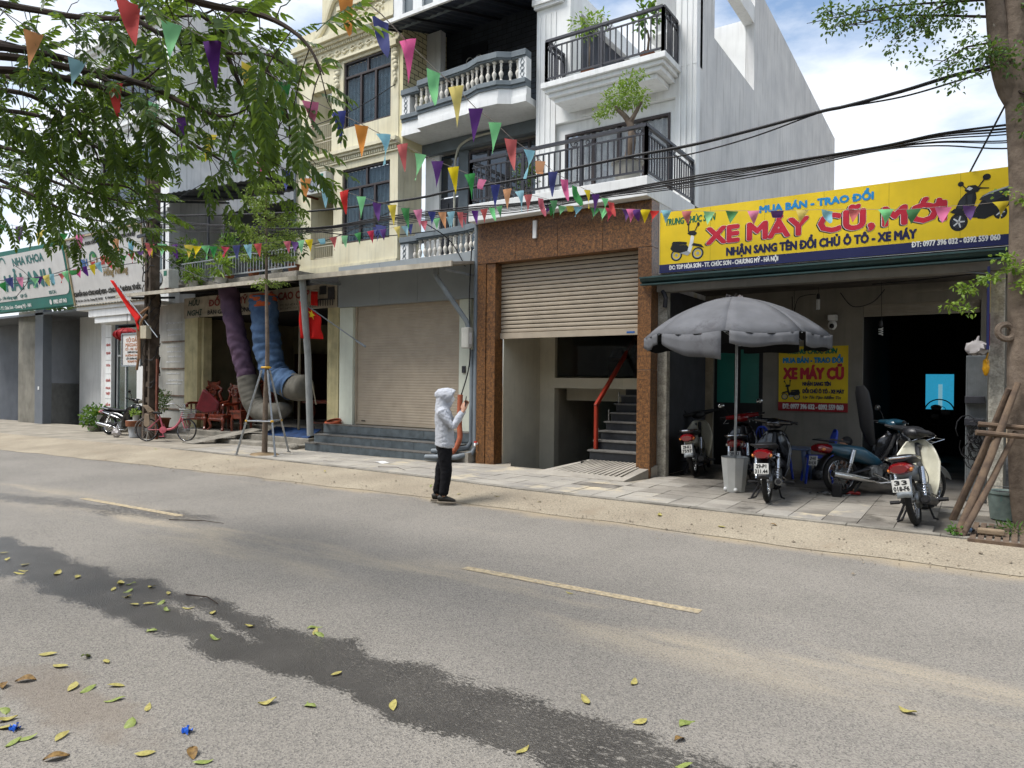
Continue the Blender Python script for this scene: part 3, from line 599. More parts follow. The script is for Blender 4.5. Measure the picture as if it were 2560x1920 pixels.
pc = MB().box(-13.25, Y_-.003, 3.74, -13.0, Y_-.002, 3.94).box(-12.95, Y_-.003, 3.6, -12.72, Y_-.002, 3.9)
for k in range(7): pc.box(-13.3+k*.085, Y_-.004, 3.46, -13.27+k*.085, Y_-.0035, 3.62)
pc.box(-13.32, Y_-.005, 3.6, -12.7, Y_-.0045, 3.635).build('printed_furniture', m_bdark, bn)
MB().box(-19.0, 15.2, .3, -12.6, 15.3, 3.5).box(-19.1, 11.7, .3, -19.0, 15.2, 3.5).box(-12.62, 11.7, .3, -12.5, 15.2, 3.5).build('interior_wall', M('shop_wall', '#8d8468', .9, .15, 2), FS)
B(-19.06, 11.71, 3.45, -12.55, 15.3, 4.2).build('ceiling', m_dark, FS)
B(-19.0, 11.76, .2, -12.63, 15.2, .42).build('floor_slab', m_conc, FS)
for (y0, z) in ((10.62, .14), (10.98, .28)): MB().box(-19.3, y0, -.1, -13.15, 11.77, z).build('step', m_conc, FS, bevel=.02)
MB().prism([(-16.9, 10.05, .02), (-16.2, 10.05, .02), (-15.2, 11.1, .02), (-15.8, 11.1, .02)], (0, 0, .02)).add([(-16.9, 10.05, .045), (-16.3, 10.0, .045), (-15.1, 11.2, .4), (-15.7, 11.25, .4)], [(0, 1, 2, 3)]).build('loading_plank', m_conc, FS)
for (x0, x1) in ((-18.2, -17.3), (-16.0, -14.9), (-14.6, -13.4)): B(x0, 14.6, .42, x1, 15.15, 2.5).build('wardrobe', M('dark_wood', '#3a1d12', .4, .3, 6), FS)
cn = MB().prism([(-20.25, 10.08, 3.96), (-12.47, 10.08, 3.9), (-12.47, 11.5, 4.16), (-20.25, 11.5, 4.22)], (0, 0, .04)).build('canopy', M('old_sheet', '#9a9386'), FS)
MB().bar((-20.25, 10.06, 3.98), (-12.47, 10.06, 3.92), .05, .09).build('canopy_edge', M('canopy_edge', '#b5ad9c'), cn)
for xx in (-19.6, -17.2, -14.8): MB().bar((xx, 10.15, 3.9), (xx, 11.4, 4.05), .05, .06).build('canopy_bracket', m_iron, cn)
cp = MB().tube([(-12.42, 10.42, .42), (-12.5, 10.4, 2.2), (-12.47, 10.2, 3.92)], .075, 14).build('canopy_post', M('grey_post', '#8a8d8c', .5, .12, 4, streak=.3), FS, smooth=True)
# terrace above with plants, awning and a dark loggia
B(-19.4, 11.35, 4.22, -14.1, 13.5, 4.4).build('terrace_slab', m_conc, FS)
B(-22.5, 14.9, 4.2, -15.86, 15.0, 7.6).build('loggia_wall', M('loggia_grey', '#75767a', .9, .15, 1.5, streak=.3), FS)
B(-17.3, 14.85, 4.4, -16.3, 14.895, 6.5).build('loggia_door', m_ddoor, FS)
wa = MB().grid(lambda u, v: (lerp(-22.6, -15.9, u), lerp(11.9, 15.0, v), lerp(7.15, 7.75, v)+.35*(1-u)+.015*math.sin(u*150)), 180, 2).build('terrace_awning', M('grey_sheet', '#575c60', .6, .15, 3, streak=.3), FS)
for i in range(5): MB().bar((-22.2+i*1.5, 11.95, 7.36-.05*i), (-22.2+i*1.5, 14.9, 7.95-.05*i), .05, .07).build('awning_rib', m_iron, wa)
for xx in (-21.6, -19.2): MB().tube([(xx, 12.2, 4.4), (xx, 12.2, 7.4)], .035).build('awning_post', m_iron, FS)
rl = MB()
for z in (5.0, 4.52): rl.bar((-19.3, 11.42, z), (-14.2, 11.42, z), .035, .035)
rl = rl.build('railing', M('grey_rail', '#9da1a2', .5, .1, 9, metal=.3), FS); me = MB().box(-.009, -.009, 0, .009, .009, .47).mesh('baluster', MATS['grey_rail'])
for i in range(40): link('baluster', me, rl, (-19.25+i*.128, 11.42, 4.53))
B(-20.42, 11.5, -.1, -19.07, 11.6, 3.9).build('partition_board', m_oldw, FS)
for z in (.75, 1.15, 1.95, 2.75): B(-20.42, 11.47, z, -19.07, 11.498, z+.04).build('board_batten', M('rust_strip', '#7b6a5c', .8, .3, 10), FS)
bt = MB()
for j, z in enumerate((3.3, 3.1, 2.95, 2.6, 2.45, 2.3, 2.15, 1.8, 1.6, 1.5)):
    bt.box(-20.2+.05*(j % 3), 11.494, z, -19.3-.06*(j % 4), 11.4985, z+.045)
bt.build('faded_print', M('faded_print', '#c6c8c8', .8, .3, 30), FS)
# ============================================================ white building behind the foliage
WB = thing('white_building', (-25.6, 14, -.1), 'tall white building with moulded windows and grey side wall behind the tree', 'building')
wl = wall_with(MB(), -28.9, -22.6, -.1, 7.2, 13, 13.3, [(-24.2, -23.0, 4.9, 6.9)])
wall_with(wl, -28.9, -22.6, 7.2, 10.6, 13, 13.3, [(-27.4, -23.5, 7.9, 9.9)]); wall_with(wl, -28.9, -22.6, 10.6, 14.5, 13, 13.3, [(-27.4, -23.5, 11.2, 13.2)]); wl.build('front_wall', m_white, WB)
for z in (7.15, 10.55, 13.9): MB().box(-29, 12.85, z, -22.5, 12.998, z+.12).box(-29, 12.78, z+.12, -22.45, 12.997, z+.24).build('cornice', m_white, WB)
for (x0, x1, z0, z1, vv) in ((-27.4, -23.5, 7.9, 9.9, (-26.4, -25.4, -24.4)), (-27.4, -23.5, 11.2, 13.2, (-26.4, -25.4, -24.4)), (-24.2, -23.0, 4.9, 6.9, (-23.6,))):
    window(WB, x0, x1, z0, z1, 13.12, vv, None, curt=m_curt)
    MB().box(x0-.12, 12.93, z0-.14, x1+.12, 12.996, z0-.02).box(x0-.12, 12.93, z1+.02, x1+.12, 12.996, z1+.16).build('window_moulding', m_white, WB)
MB().box(-22.8, 13.3, -.1, -22.6, 22, 14.3).build('side_wall', m_greyr, WB)
B(-22.95, 12.9, -.1, -22.55, 13.0, 14.3).build('corner_pilaster', m_white, WB)
# ============================================================ spa
SP = thing('spa_shop', (-22.5, 12, 0), 'small white spa shop with a big white lettered signboard', 'shop')
def tilt(y0, z0, dz, dy): return lambda u, v, w: (u, y0-(v-z0)/dz*dy-w, v)
ft = tilt(10.95, 4.0, 2.1, .4)
sg = MB().add([ft(-24.62, 4.0, 0), ft(-20.05, 4.0, 0), ft(-19.9, 6.1, 0), ft(-24.55, 6.1, 0), ft(-24.62, 4.0, -.25), ft(-20.05, 4.0, -.25), ft(-19.9, 6.1, -.12), ft(-24.55, 6.1, -.12)],
                [(0, 1, 2, 3), (1, 5, 6, 2), (3, 2, 6, 7), (0, 3, 7, 4), (0, 4, 5, 1)]).build('signboard', M('sign_white', '#d2d0cc', .5, .06, 2, streak=.12), SP)
fm_ = MB()
for a, b in (((-24.62, 4.0), (-20.05, 4.0)), ((-20.05, 4.0), (-19.9, 6.1)), ((-19.9, 6.1), (-24.55, 6.1)), ((-24.55, 6.1), (-24.62, 4.0))): fm_.bar(ft(*a, .015), ft(*b, .015), .06, .05)
fm_.build('sign_frame', M('brass_frame', '#a79877', .5, .15, 6), sg)
ink = M('black_letter', '#191919', .4); bl_ = M('blue_letter', '#2a5f9e', .4); rd_ = M('red_letter', '#b5342c', .4); gd_ = M('gold_letter', '#8d7a54', .4); gn_ = M('green_letter', '#12674f', .4); wh_ = M('white_letter', '#e4e4e0', .5); tl_ = M('teal_letter', '#1f6b68', .45); lgn = M('leaf_green', '#3c8a3c', .5)
T = lambda b, x0, x1, z, c, mt, bo=.01, sh=0: text(b, x0, x1, z, c, 0, mt, sg, bo, sh, fn=lambda u, v, w: ft(u, v, w+.01))
T('SPA CHĂM SÓC DA - PHUN XĂM - ĐÀO TẠO HỌC VIÊN CHUYÊN NGHIỆP', -24.45, -20.27, 5.82, .1, ink); T('BH', -23.7, -23.34, 5.21, .2, bl_, .02); T('SPA', -22.5, -21.94, 5.18, .22, rd_, .02)
T('Hồng Nhung', -22.47, -21.02, 4.83, .2, gd_, .012, .3); T('CHUYỂN GIAO CÔNG NGHỆ MESO - CÔNG NGHỆ NUÔI DA TỪ GỐC', -24.55, -20.48, 4.31, .12, ink, .013)
T('Hòa Sơn, Chúc Sơn, Chương Mỹ, Hà Nội', -24.4, -22.8, 4.13, .07, ink, .004); T('0969800868', -22.5, -21.9, 4.13, .07, ink, .004); T('FB: NGUYỄN HỒNG NHUNG', -21.3, -20.24, 4.12, .07, ink, .004)
def disc(fn, cu, cv, r0, r1, a0, a1, mat, parent, w=.012, n=24, sx=1., name='emblem'):
    mb = MB(); vs = []; fs = []
    for i in range(n+1):
        a = lerp(a0, a1, i/n); vs += [fn(cu+sx*r0*math.cos(a), cv+r0*math.sin(a), w), fn(cu+sx*r1*math.cos(a), cv+r1*math.sin(a), w)]
    return mb.add(vs, [(2*i, 2*i+1, 2*i+3, 2*i+2) for i in range(n)]).build(name, mat, parent)
disc(ft, -22.92, 5.36, .17, .25, .2, PI, gn_, sg); disc(ft, -22.92, 5.36, .17, .25, PI, 2*PI+.2, gd_, sg); disc(ft, -22.97, 5.3, 0, .13, PI, 2*PI, rd_, sg, .014); disc(ft, -22.86, 5.42, 0, .11, 0, PI, lgn, sg, .016)
for xx in (-24.5, -22.6): disc(ft, xx, 4.165, 0, .04, 0, 2*PI, ink, sg, .012)
# porch, column, door, lettered strip
MB().box(-24.6, 10.95, 3.86, -20.1, 11.7, 3.98).box(-23.9, 11.0, 3.62, -21.2, 11.75, 3.859).box(-23.6, 11.05, 3.42, -21.4, 11.7, 3.619).build('porch', m_white, SP, bevel=.01)
MB().grid(lambda u, v: (lerp(-24.7, -20.1, u), lerp(10.86, 11.0, v), 3.995+.015*math.sin(u*160)), 160, 1).build('flashing', m_galv, SP)
B(-21.86, 11.5, -.1, -21.44, 11.75, 3.86).build('column', m_white, SP); B(-24.3, 11.6, -.15, -23.98, 11.85, 3.5).build('pier', m_greyr, SP)
B(-21.43, 11.55, -.1, -20.43, 11.6, 3.9).build('side_board', m_oldw, SP)
stp = B(-23.97, 11.58, -.1, -23.6, 11.7, 3.42).build('lettered_strip', m_white, SP)
for j, z in enumerate((2.72, 2.45, 2.05, 1.55, 1.3, 1.12, .75)): text(('CHĂM SÓC', 'TRỊ NÁM', 'XÓA', 'GỘI ĐẦU', 'PHUN', 'TRIỆT', 'NỐI MI')[j], -23.93, -23.65, z, .07, 11.575, rd_, stp, .004)
for z in (3.0, 2.25, 1.8, .98, .55): B(-23.968, 11.577, z, -23.602, 11.5795, z+.008).build('panel_joint', m_gap, stp)
dg = window(SP, -23.45, -21.9, .0, 3.3, 11.72, (-22.9,), 2.4, fm=M('aluminium', '#b9bcbe', .4, metal=.4), gm=M('tinted_glass', '#3a4a48', .08, spec=.8))
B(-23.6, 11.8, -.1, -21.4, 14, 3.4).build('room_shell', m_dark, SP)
# ============================================================ dental shop
DS = thing('dental_shop', (-27.6, 12.3, -.1), 'grey dental clinic with teal and white signboard at street level', 'shop')
fd = tilt(10.9, 4.1, 2.0, .4)
m_teal = M('teal_board', '#1d7066', .5, .08, 2, streak=.15)
sb = MB().add([fd(-31.2, 4.08, 0), fd(-24.68, 4.08, 0), fd(-24.6, 6.08, 0), fd(-31.2, 6.2, 0), fd(-31.2, 4.08, -.3), fd(-24.68, 4.08, -.3), fd(-24.6, 6.08, -.15), fd(-31.2, 6.2, -.15)],
               [(0, 1, 2, 3), (1, 5, 6, 2), (3, 2, 6, 7), (0, 3, 7, 4), (0, 4, 5, 1)]).build('signboard', m_teal, DS)
pts = [(-31.2, 4.43), (-25.0, 4.43), (-24.85, 4.47), (-24.75, 4.56), (-24.72, 4.7), (-24.7, 5.78), (-24.74, 5.9), (-24.9, 5.97), (-31.2, 6.02)]
MB().add([fd(a, b, .012) for a, b in pts], [tuple(range(len(pts)))]).build('white_field', M('sign_white'  , '#cfcdc8'), sb)
T = lambda b, x0, x1, z, c, mt, bo=.01, sh=0: text(b, x0, x1, z, c, 0, mt, sb, bo, sh, fn=lambda u, v, w: fd(u, v, w+.02))
T('NHA KHOA', -28.45, -26.08, 5.6, .25, tl_, .016); T('HẢI ANH', -29.4, -25.75, 4.8, .5, tl_, .04); T('BSCK:', -26.17, -25.65, 4.5, .1, tl_, .006); T('8h - 19h Hàng ngày', -30.3, -28.67, 4.5, .11, tl_, .006); T('GP Số:', -28.4, -27.86, 4.5, .11, tl_, .006)
T('0982 607 043', -26.0, -25.06, 4.17, .12, wh_, .01); T('Hòa Sơn - TT. Chúc Sơn - Chương Mỹ - HN', -31.0, -27.72, 4.16, .11, wh_, .008); disc(fd, -26.2, 4.23, 0, .085, 0, 2*PI, wh_, sb, .02)
disc(fd, -29.3, 5.7, .2, .27, .1, 2.6, tl_, sb, .02)
m_dgrey = M('grey_paint', '#666b71', .7, .08, 2)
B(-29.5, 11.7, -.3, -28.85, 12.0, 4.2).build('pier', m_dgrey, DS); B(-31.2, 11.8, -.3, -29.5, 12.1, 4.2).build('side_wall', M('shaded_grimy_wall', '#7d7a70', .9, .2, 2, streak=.5), DS)  # tree and roof shade put into the pier and side wall colours
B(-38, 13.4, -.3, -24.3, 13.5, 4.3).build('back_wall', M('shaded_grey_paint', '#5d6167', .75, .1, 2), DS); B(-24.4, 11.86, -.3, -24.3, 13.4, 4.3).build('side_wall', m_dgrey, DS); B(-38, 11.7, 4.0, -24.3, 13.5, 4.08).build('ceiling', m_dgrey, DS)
MB().grid(lambda u, v: (lerp(-34.8, -26.4, u), 13.36, lerp(-.25, 1.43, v)), 1, 1).build('mat_panel', M('ribbed_mat', '#4a4b49', .8, .2, 4), DS)
rb = MB()
for k in range(36): rb.box(-34.8, 13.335, -.2+k*.045, -26.4, 13.358, -.178+k*.045)
rb.build('mat_ribs', M('ribbed_mat', '#4a4b49'), DS, kind='stuff'); B(-34.87, 13.3, -.3, -34.81, 13.398, 1.45).build('mat_edge', m_white, DS)
MB().bar((-25.5, 12.4, -.2), (-25.5, 12.4, 1.0), .06, .06).bar((-25.52, 12.4, .98), (-24.42, 12.4, 1.7), .06, .07).build('handrail', m_black, DS)
B(-29.2, 11.68, 1.2, -29.1, 11.699, 1.32).build('switch_box', m_white, DS)
MB().bar((-26.0, 11.2, 6.2), (-25.6, 11.2, 6.6), .03, .03).bar((-26.4, 11.0, 6.62), (-25.6, 11.0, 6.66), .16, .05).build('sign_lamp', m_galv, DS)
# ============================================================ motorbike shop
MS = thing('motorbike_shop', (-2.1, 13, .1), 'low motorbike shop with a long yellow and navy signboard', 'shop')
m_shopw = M('stained_wall', '#8a857a', .9, .12, 2, .15, 40, dirt='#8d877b', dsc=2.6, dth=.62, streak=.3)
wl = wall_with(MB(), -4.45, .4, .1, 3.9, 13.46, 13.6, [(-4.28, -3.34, .1, 2.42), (-1.66, .05, .1, 3.08)]); wl.build('front_wall', m_shopw, MS)
B(-4.45, 13.44, .1, -4.28, 13.459, 2.42).build('plaster_patch', M('ochre_patch', '#a3957c', .9, .2, 5, dirt='#8a5f4a', dsc=6, dth=.62), MS)
dr = B(-4.27, 13.5, .1, -3.35, 13.55, 2.41).build('door', M('black_door', '#15171a', .5, .2, 5), MS)
for (a, b) in ((-4.21, -3.88), (-3.76, -3.42)): B(a, 13.485, 1.32, b, 13.498, 2.34).build('glass_panel', M('green_glass', '#1f7568', .3, .1, 3, spec=.6), dr)
sc_ = MB()
for k, pts in enumerate((((-3.72, .95), (-3.7, 1.12), (-3.66, .98), (-3.62, 1.14), (-3.58, .96)), ((-3.55, 1.15), (-3.52, .98), (-3.47, 1.15), (-3.46, .95)), ((-4.1, 1.0), (-4.0, 1.02), (-4.08, .9), (-3.98, .92)))):
    sc_.tube([(a, 13.492, b) for a, b in pts], .007, 4)
sc_.build('chalk_scrawl', m_white, dr)
B(-1.66, 13.55, 2.9, .05, 13.6, 3.2).build('shutter_box', M('shutter_box', '#9c9486', .6, .1, 3), MS)
for k in range(5): B(-1.65, 13.52, 2.88+k*.045, .04, 13.549, 2.92+k*.045).build('shutter_slat', M('shutter_box', '#9c9486'), MS)
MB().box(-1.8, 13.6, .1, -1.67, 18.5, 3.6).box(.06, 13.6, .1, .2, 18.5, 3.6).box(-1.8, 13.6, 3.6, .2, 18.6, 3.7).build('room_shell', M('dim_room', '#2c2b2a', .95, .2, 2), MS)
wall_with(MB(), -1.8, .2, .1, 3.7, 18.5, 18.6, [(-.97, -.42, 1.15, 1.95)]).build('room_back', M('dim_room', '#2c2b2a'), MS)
wb = MB().box(-.97, 18.54, 1.15, -.42, 18.56, 1.95).build('blue_window', M('blue_film', '#1f7fa0', .3, .25, 9, emit=('#2c93b8', .55)), MS); B(-.72, 18.52, 1.15, -.64, 18.539, 1.72).build('window_bar', M('pale_blue_bar', '#8cc4d6', .5, emit=('#8cc4d6', .4)), wb)
# roof, gutter, beam, post, sign
B(-4.44, 10.75, 3.4, .6, 13.6, 3.46).build('sheet_roof', M('rusty_sheet', '#5b5650', .8, .3, 3), MS)
B(-4.55, 10.98, 3.2, .45, 11.2, 3.34).build('beam', m_shopw, MS)
m_gut = M('green_gutter', '#2f4a49', .5, .15, 4, streak=.25)
gt = MB().grid(lambda u, v: (lerp(-4.6, .6, u), 10.66+.1*(1-math.cos(v*PI))*.5*-1+.02, 3.3+.1*v+.02*math.sin(v*9)), 1, 10).box(-4.6, 10.56, 3.385, .6, 10.6, 3.41).box(-4.6, 10.6, 3.28, .6, 10.72, 3.3).build('gutter', m_gut, MS)
po = B(-4.46, 11.05, .1, -4.3, 11.2, 3.2).build('post', M('flaky_post', '#b3aea0', .9, .25, 10, .6, 40, spk=.3, sks=40), MS, bevel=.01)
MB().tube([(-4.36, 11.0, 3.22), (-4.3, 10.98, 3.1), (-4.33, 11.02, 2.95)], .04, 8).build('gutter_outlet', m_iron, MS)
B(.13, 11.02, .1, .3, 11.2, 3.2).build('post', M('flaky_post', '#b3aea0'), MS, bevel=.01)
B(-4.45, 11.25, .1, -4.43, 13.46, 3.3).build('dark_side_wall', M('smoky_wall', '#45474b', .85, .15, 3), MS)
m_sy = M('sign_yellow', '#e0c11c', .5, .06, 3, streak=.06); m_navy = M('sign_navy', '#1c2150', .5, .06, 3)
sg2 = B(-4.31, 10.7146, 3.47, .62, 10.8, 4.45).build('signboard', m_sy, MS)
B(-4.312, 10.7122, 3.468, .622, 10.7144, 3.605).build('navy_strip', m_navy, sg2)
for k in range(7): B(-4.3+k*.82, 10.7138, 3.61, -4.295+k*.82, 10.7145, 4.445).build('panel_seam', M('seam', '#a88f18', .6), sg2)
YY = 10.7118; sky_b = M('sign_blue', '#1b86c2', .5); sgr = M('sign_red', '#b81c33', .5); sgg = M('sign_green', '#0d6b4a', .5); sn_ = M('sign_navy_letter', '#1a1c48', .5)
text('MUA BÁN - TRAO ĐỔI', -2.73, -1.21, 4.255, .095, YY, sky_b, sg2, .009); text('TRUNG CHÚC SƠN', -4.21, -3.4, 4.235, .1, YY, sgg, sg2, .005, .15)
for (t_, a, b) in (('XE', -3.53, -3.04), ('MÁY', -2.9, -2.05), ('CŨ,', -1.9, -1.2), ('MỚI', -1.08, -.36)):
    text(t_, a-.02, b-.02, 3.86, .24, YY+.0022, M('letter_shadow', '#101010', .5), sg2, .024); text(t_, a-.002, b-.002, 3.869, .24, YY+.0002, wh_, sg2, .025); text(t_, a, b, 3.87, .24, YY-.0015, sgr, sg2, .02)
text('NHẬN SANG TÊN ĐỔI CHỦ Ô TÔ - XE MÁY', -3.22, -.69, 3.66, .115, YY, sn_, sg2, .009)
text('ĐC: TDP HÒA SƠN - TT. CHÚC SƠN - CHƯƠNG MỸ - HÀ NỘI', -4.14, -2.46, 3.515, .065, YY, wh_, sg2, .004); text('ĐT: 0977 396 032 - 0392 559 060', -.74, .23, 3.54, .07, YY, wh_, sg2, .004)
def printed_bike(parent, x, z, w, y, shield, body, flip=1):
    """a flat printed picture of a small motorbike: wheels, body, seat, bars"""
    k = w; fn = lambda u, v, ww: (x+flip*u*k, y-ww, z+v*k); blk = M('print_black', '#15171a', .5); gry = M('print_grey', '#9da3a6', .5)
    for cx in (.2, .8): disc(fn, cx, .17, .125, .165, 0, 2*PI, blk, parent, .002, 20, 1, 'printed_tyre'); disc(fn, cx, .17, .1, .125, 0, 2*PI, gry, parent, .0024, 20, 1, 'printed_rim'); disc(fn, cx, .17, 0, .045, 0, 2*PI, gry, parent, .0024, 12, 1, 'printed_hub')
    def pg(pts, mt, nm, d): MB().add([fn(a, b, d) for a, b in pts], [tuple(range(len(pts)))]).build(nm, mt, parent)
    pg([(.02, .36), (.1, .27), (.3, .22), (.52, .2), (.58, .3), (.5, .42), (.3, .44), (.08, .5)], body, 'printed_body', .003)
    pg([(.06, .5), (.1, .47), (.48, .43), (.5, .5), (.3, .54), (.1, .55)], blk, 'printed_seat', .0034)
    pg([(.5, .22), (.6, .2), (.66, .4), (.7, .62), (.62, .72), (.58, .5)], shield, 'printed_shield', .0038)
    pg([(.62, .4), (.78, .36), (.98, .3), (.9, .4), (.76, .44), (.68, .46)], body if body != shield else blk, 'printed_fender', .0042)
    pg([(.5, .74), (.58, .68), (.72, .66), (.78, .72), (.7, .8), (.58, .8)], body, 'printed_headlamp', .0046)
    pg([(.52, .78), (.56, .78), (.55, .95), (.52, .95)], blk, 'printed_stem', .003); pg([(.7, .78), (.73, .78), (.8, .92), (.77, .93)], blk, 'printed_stem', .003)
    for (a, b) in ((.53, 1.0), (.81, .96)): disc(fn, a, b, 0, .055, 0, 2*PI, blk, parent, .005, 14, .7, 'printed_mirror')
    pg([(.3, .22), (.52, .13), (.6, .2), (.52, .26)], gry, 'printed_engine', .005)
def printed_scooter(parent, x, z, w, y):
    """flat printed picture of a black scooter seen from its front quarter"""
    fn = lambda u, v, ww: (x+u*w, y-ww, z+v*w); blk = M('print_black', '#15171a', .5); dk = M('print_dark', '#2b2f35', .5); gry = M('print_grey', '#9da3a6', .5); sil = M('print_silver', '#c8cccd', .5)
    def pg(pts, mt, nm, d): MB().add([fn(a, b, d) for a, b in pts], [tuple(range(len(pts)))]).build(nm, mt, parent)
    for (cx, cy_, r_) in ((.19, .19, .18), (.86, .3, .13)):
        disc(fn, cx, cy_, r_*.68, r_, 0, 2*PI, blk, parent, .002, 26, .85, 'printed_tyre'); disc(fn, cx, cy_, 0, r_*.68, 0, 2*PI, dk, parent, .0019, 20, .85, 'printed_hub')
        for k in range(5): a = k*1.257; pg([(cx+.85*r_*.1*math.cos(a+1.5), cy_+r_*.1*math.sin(a+1.5)), (cx+.85*r_*.68*math.cos(a+.1), cy_+r_*.68*math.sin(a+.1)), (cx+.85*r_*.68*math.cos(a-.1), cy_+r_*.68*math.sin(a-.1)), (cx+.85*r_*.1*math.cos(a-1.5), cy_+r_*.1*math.sin(a-1.5))], sil, 'printed_spoke', .0024)
    pg([(.5, .22), (.62, .2), (.8, .28), (1.0, .42), (1.02, .6), (.78, .66), (.56, .56), (.46, .4)], blk, 'printed_body', .003); pg([(.6, .58), (.78, .6), (.98, .64), (.8, .54), (.66, .5)], dk, 'printed_panel', .0034)
    pg([(.52, .58), (.58, .66), (.68, .7), (1.0, .78), (1.02, .7), (.84, .62), (.6, .56)], dk, 'printed_seat', .0038); pg([(.54, .62), (.68, .71), (1.0, .79), (.98, .76), (.7, .68)], gry, 'printed_seat_edge', .0041)
    pg([(.13, .44), (.2, .62), (.3, .74), (.46, .76), (.48, .62), (.44, .46), (.5, .24), (.34, .26), (.28, .42)], blk, 'printed_shield', .0044); pg([(.16, .46), (.22, .62), (.3, .7), (.3, .56), (.26, .44)], dk, 'printed_panel', .0048); pg([(.33, .7), (.42, .72), (.4, .5), (.34, .48)], dk, 'printed_panel', .0048)
    pg([(.04, .4), (.12, .46), (.26, .42), (.36, .3), (.26, .34), (.12, .36)], blk, 'printed_fender', .005); pg([(.28, .8), (.34, .88), (.46, .88), (.54, .8), (.5, .74), (.34, .73)], blk, 'printed_headlamp', .0052); pg([(.31, .82), (.36, .86), (.42, .82), (.37, .78)], sil, 'printed_lamp_glass', .0056)
    pg([(.48, .8), (.68, .78), (.68, .8), (.48, .83)], blk, 'printed_bar', .005); pg([(.24, .9), (.26, .9), (.33, .82), (.31, .81)], blk, 'printed_stem', .005); pg([(.5, .84), (.52, .83), (.62, .98), (.6, .99)], blk, 'printed_stem', .005)
    disc(fn, .22, .93, 0, .05, 0, 2*PI, blk, parent, .0056, 14, 1, 'printed_mirror'); disc(fn, .64, 1.01, 0, .06, 0, 2*PI, blk, parent, .0056, 14, 1.1, 'printed_mirror')
printed_bike(sg2, -4.14, 3.64, .58, 10.715, M('print_white', '#dfe3e3', .5), M('print_black', '#15171a', .5)); printed_scooter(sg2, -.34, 3.69, .66, 10.715)
# poster on the back wall
ps = B(-3.05, 13.44, 1.2, -1.88, 13.452, 2.38).build('poster', m_sy, MS); B(-3.052, 13.434, 1.198, -1.878, 13.439, 1.36).build('red_strip', M('poster_red', '#9c1f28', .5), ps)
text('TRUNG CHÚC SƠN', -2.9, -2.06, 2.245, .085, 13.435, sgg, ps, .007, .2); text('MUA BÁN - TRAO ĐỔI', -2.97, -1.97, 2.08, .09, 13.435, sky_b, ps, .008); text('XE MÁY CŨ', -2.96, -1.96, 1.79, .19, 13.435, sgr, ps, .016)
text('NHẬN SANG TÊN', -2.63, -2.16, 1.665, .065, 13.435, sn_, ps, .005); text('ĐỔI CHỦ Ô TÔ - XE MÁY', -2.63, -1.94, 1.53, .065, 13.435, sn_, ps, .005); text('Uy Tín Tạo Niềm Tin', -2.62, -1.99, 1.43, .05, 13.435, sn_, ps, .002, .35); text('ĐT: 0977 396 032 - 0392 559 060', -2.97, -1.95, 1.24, .085, 13.43, wh_, ps, .006)
printed_bike(ps, -2.66, 1.4, .35, 13.436, M('print_black', '#15171a'), M('print_black', '#15171a'), -1)
# far strip of wall to the side and the block behind it
nb = B(.75, 14.5, 0, 9, 16, 7.5).build('neighbour_wall', m_white, None); tag(nb, 'plain white house front behind the trunk at the frame edge', 'house')
# ============================================================ unseen house row behind camera, added to limit sky light and fill reflections
ob_ = MB()
for (x0, x1, h) in ((-45, -24, 8), (-23.5, -12, 10.5), (-11.8, -3, 7.5), (-2.8, 7, 9.5), (7.2, 20, 8)): ob_.box(x0, -12, 0, x1, -5.5, h)
tag(ob_.build('sky_blocking_house_row', M('added_house_row_plaster', '#8f8a80', .85, .2, .6, streak=.4)), 'plain unseen house fronts added behind the camera to limit sky light', kind='structure')
# ============================================================ motorbikes
m_tyre = M('tyre', '#1c1b1a', .8, .25, 20, .3, 90, dirt='#4a453d', dsc=12, dth=.6)
m_spoke = M('spoke_metal', '#a5a7a8', .35, .2, 30, metal=.8)
m_alu = M('engine_metal', '#7d7f80', .45, .35, 25, metal=.7, dirt='#3a3733', dsc=18, dth=.55)
m_plast = M('black_plastic', '#1b1c1f', .42, .15, 12, spec=.5)
m_seat = M('seat_vinyl', '#202124', .5, .15, 14, .08, 60)
m_plate = M('plate_white', '#bfbfba', .45, .06, 20); m_pink = M('plate_ink', '#18181a', .5)
m_tail = M('tail_red', '#7a0e16', .12, .15, 12, spec=.7, coat=.6); m_amber = M('signal_amber', '#c9793a', .15, .1, 10, spec=.7); m_clear = M('signal_clear', '#cfc9bc', .12, .1, 12, spec=.8)
m_mir = M('mirror_glass', '#b9bdbd', .06, .05, 5, metal=.9)
RX = Matrix.Rotation(PI/2, 3, 'X')
def wheel(parent, c, r, tw, steer, spokes=18, name='wheel'):
    c = Vector(c); mb = MB(); mb.lathe([(.02, -.07), (.045, -.07), (.045, -.035), (.03, -.03), (.03, .03), (.045, .035), (.045, .07), (.02, .07)], c, 12, RX)
    for i in range(spokes*2):
        a = 2*PI*i/(spokes*2); s = .05 if i % 2 else -.05; b = a+(.35 if i % 4 < 2 else -.35)
        mb.tube([c+Vector((.04*math.cos(b), s, .04*math.sin(b))), c+Vector(((r-tw*.75)*math.cos(a), s*.2, (r-tw*.75)*math.sin(a)))], .0028, 4, False)
    w = mb.xf(steer).build(name, m_spoke, parent, smooth=True)
    MB().torus(c, r-tw/2, (tw*.5, tw*.46), RX, 40, 10).xf(steer).build('tyre', m_tyre, w, smooth=60)
    MB().torus(c, r-tw*.95, (tw*.16, tw*.34), RX, 40, 8).xf(steer).build('rim', m_chrome, w, smooth=60)
    return w
def shell(prof, hw, nz=6):
    """body panel lofted along x: prof is (x, z centre, half height, half width)"""
    return MB().tube([(p[0], 0, p[1]) for p in prof], [(p[2], p[3]) for p in prof], 14, True, (0, 0, 1))
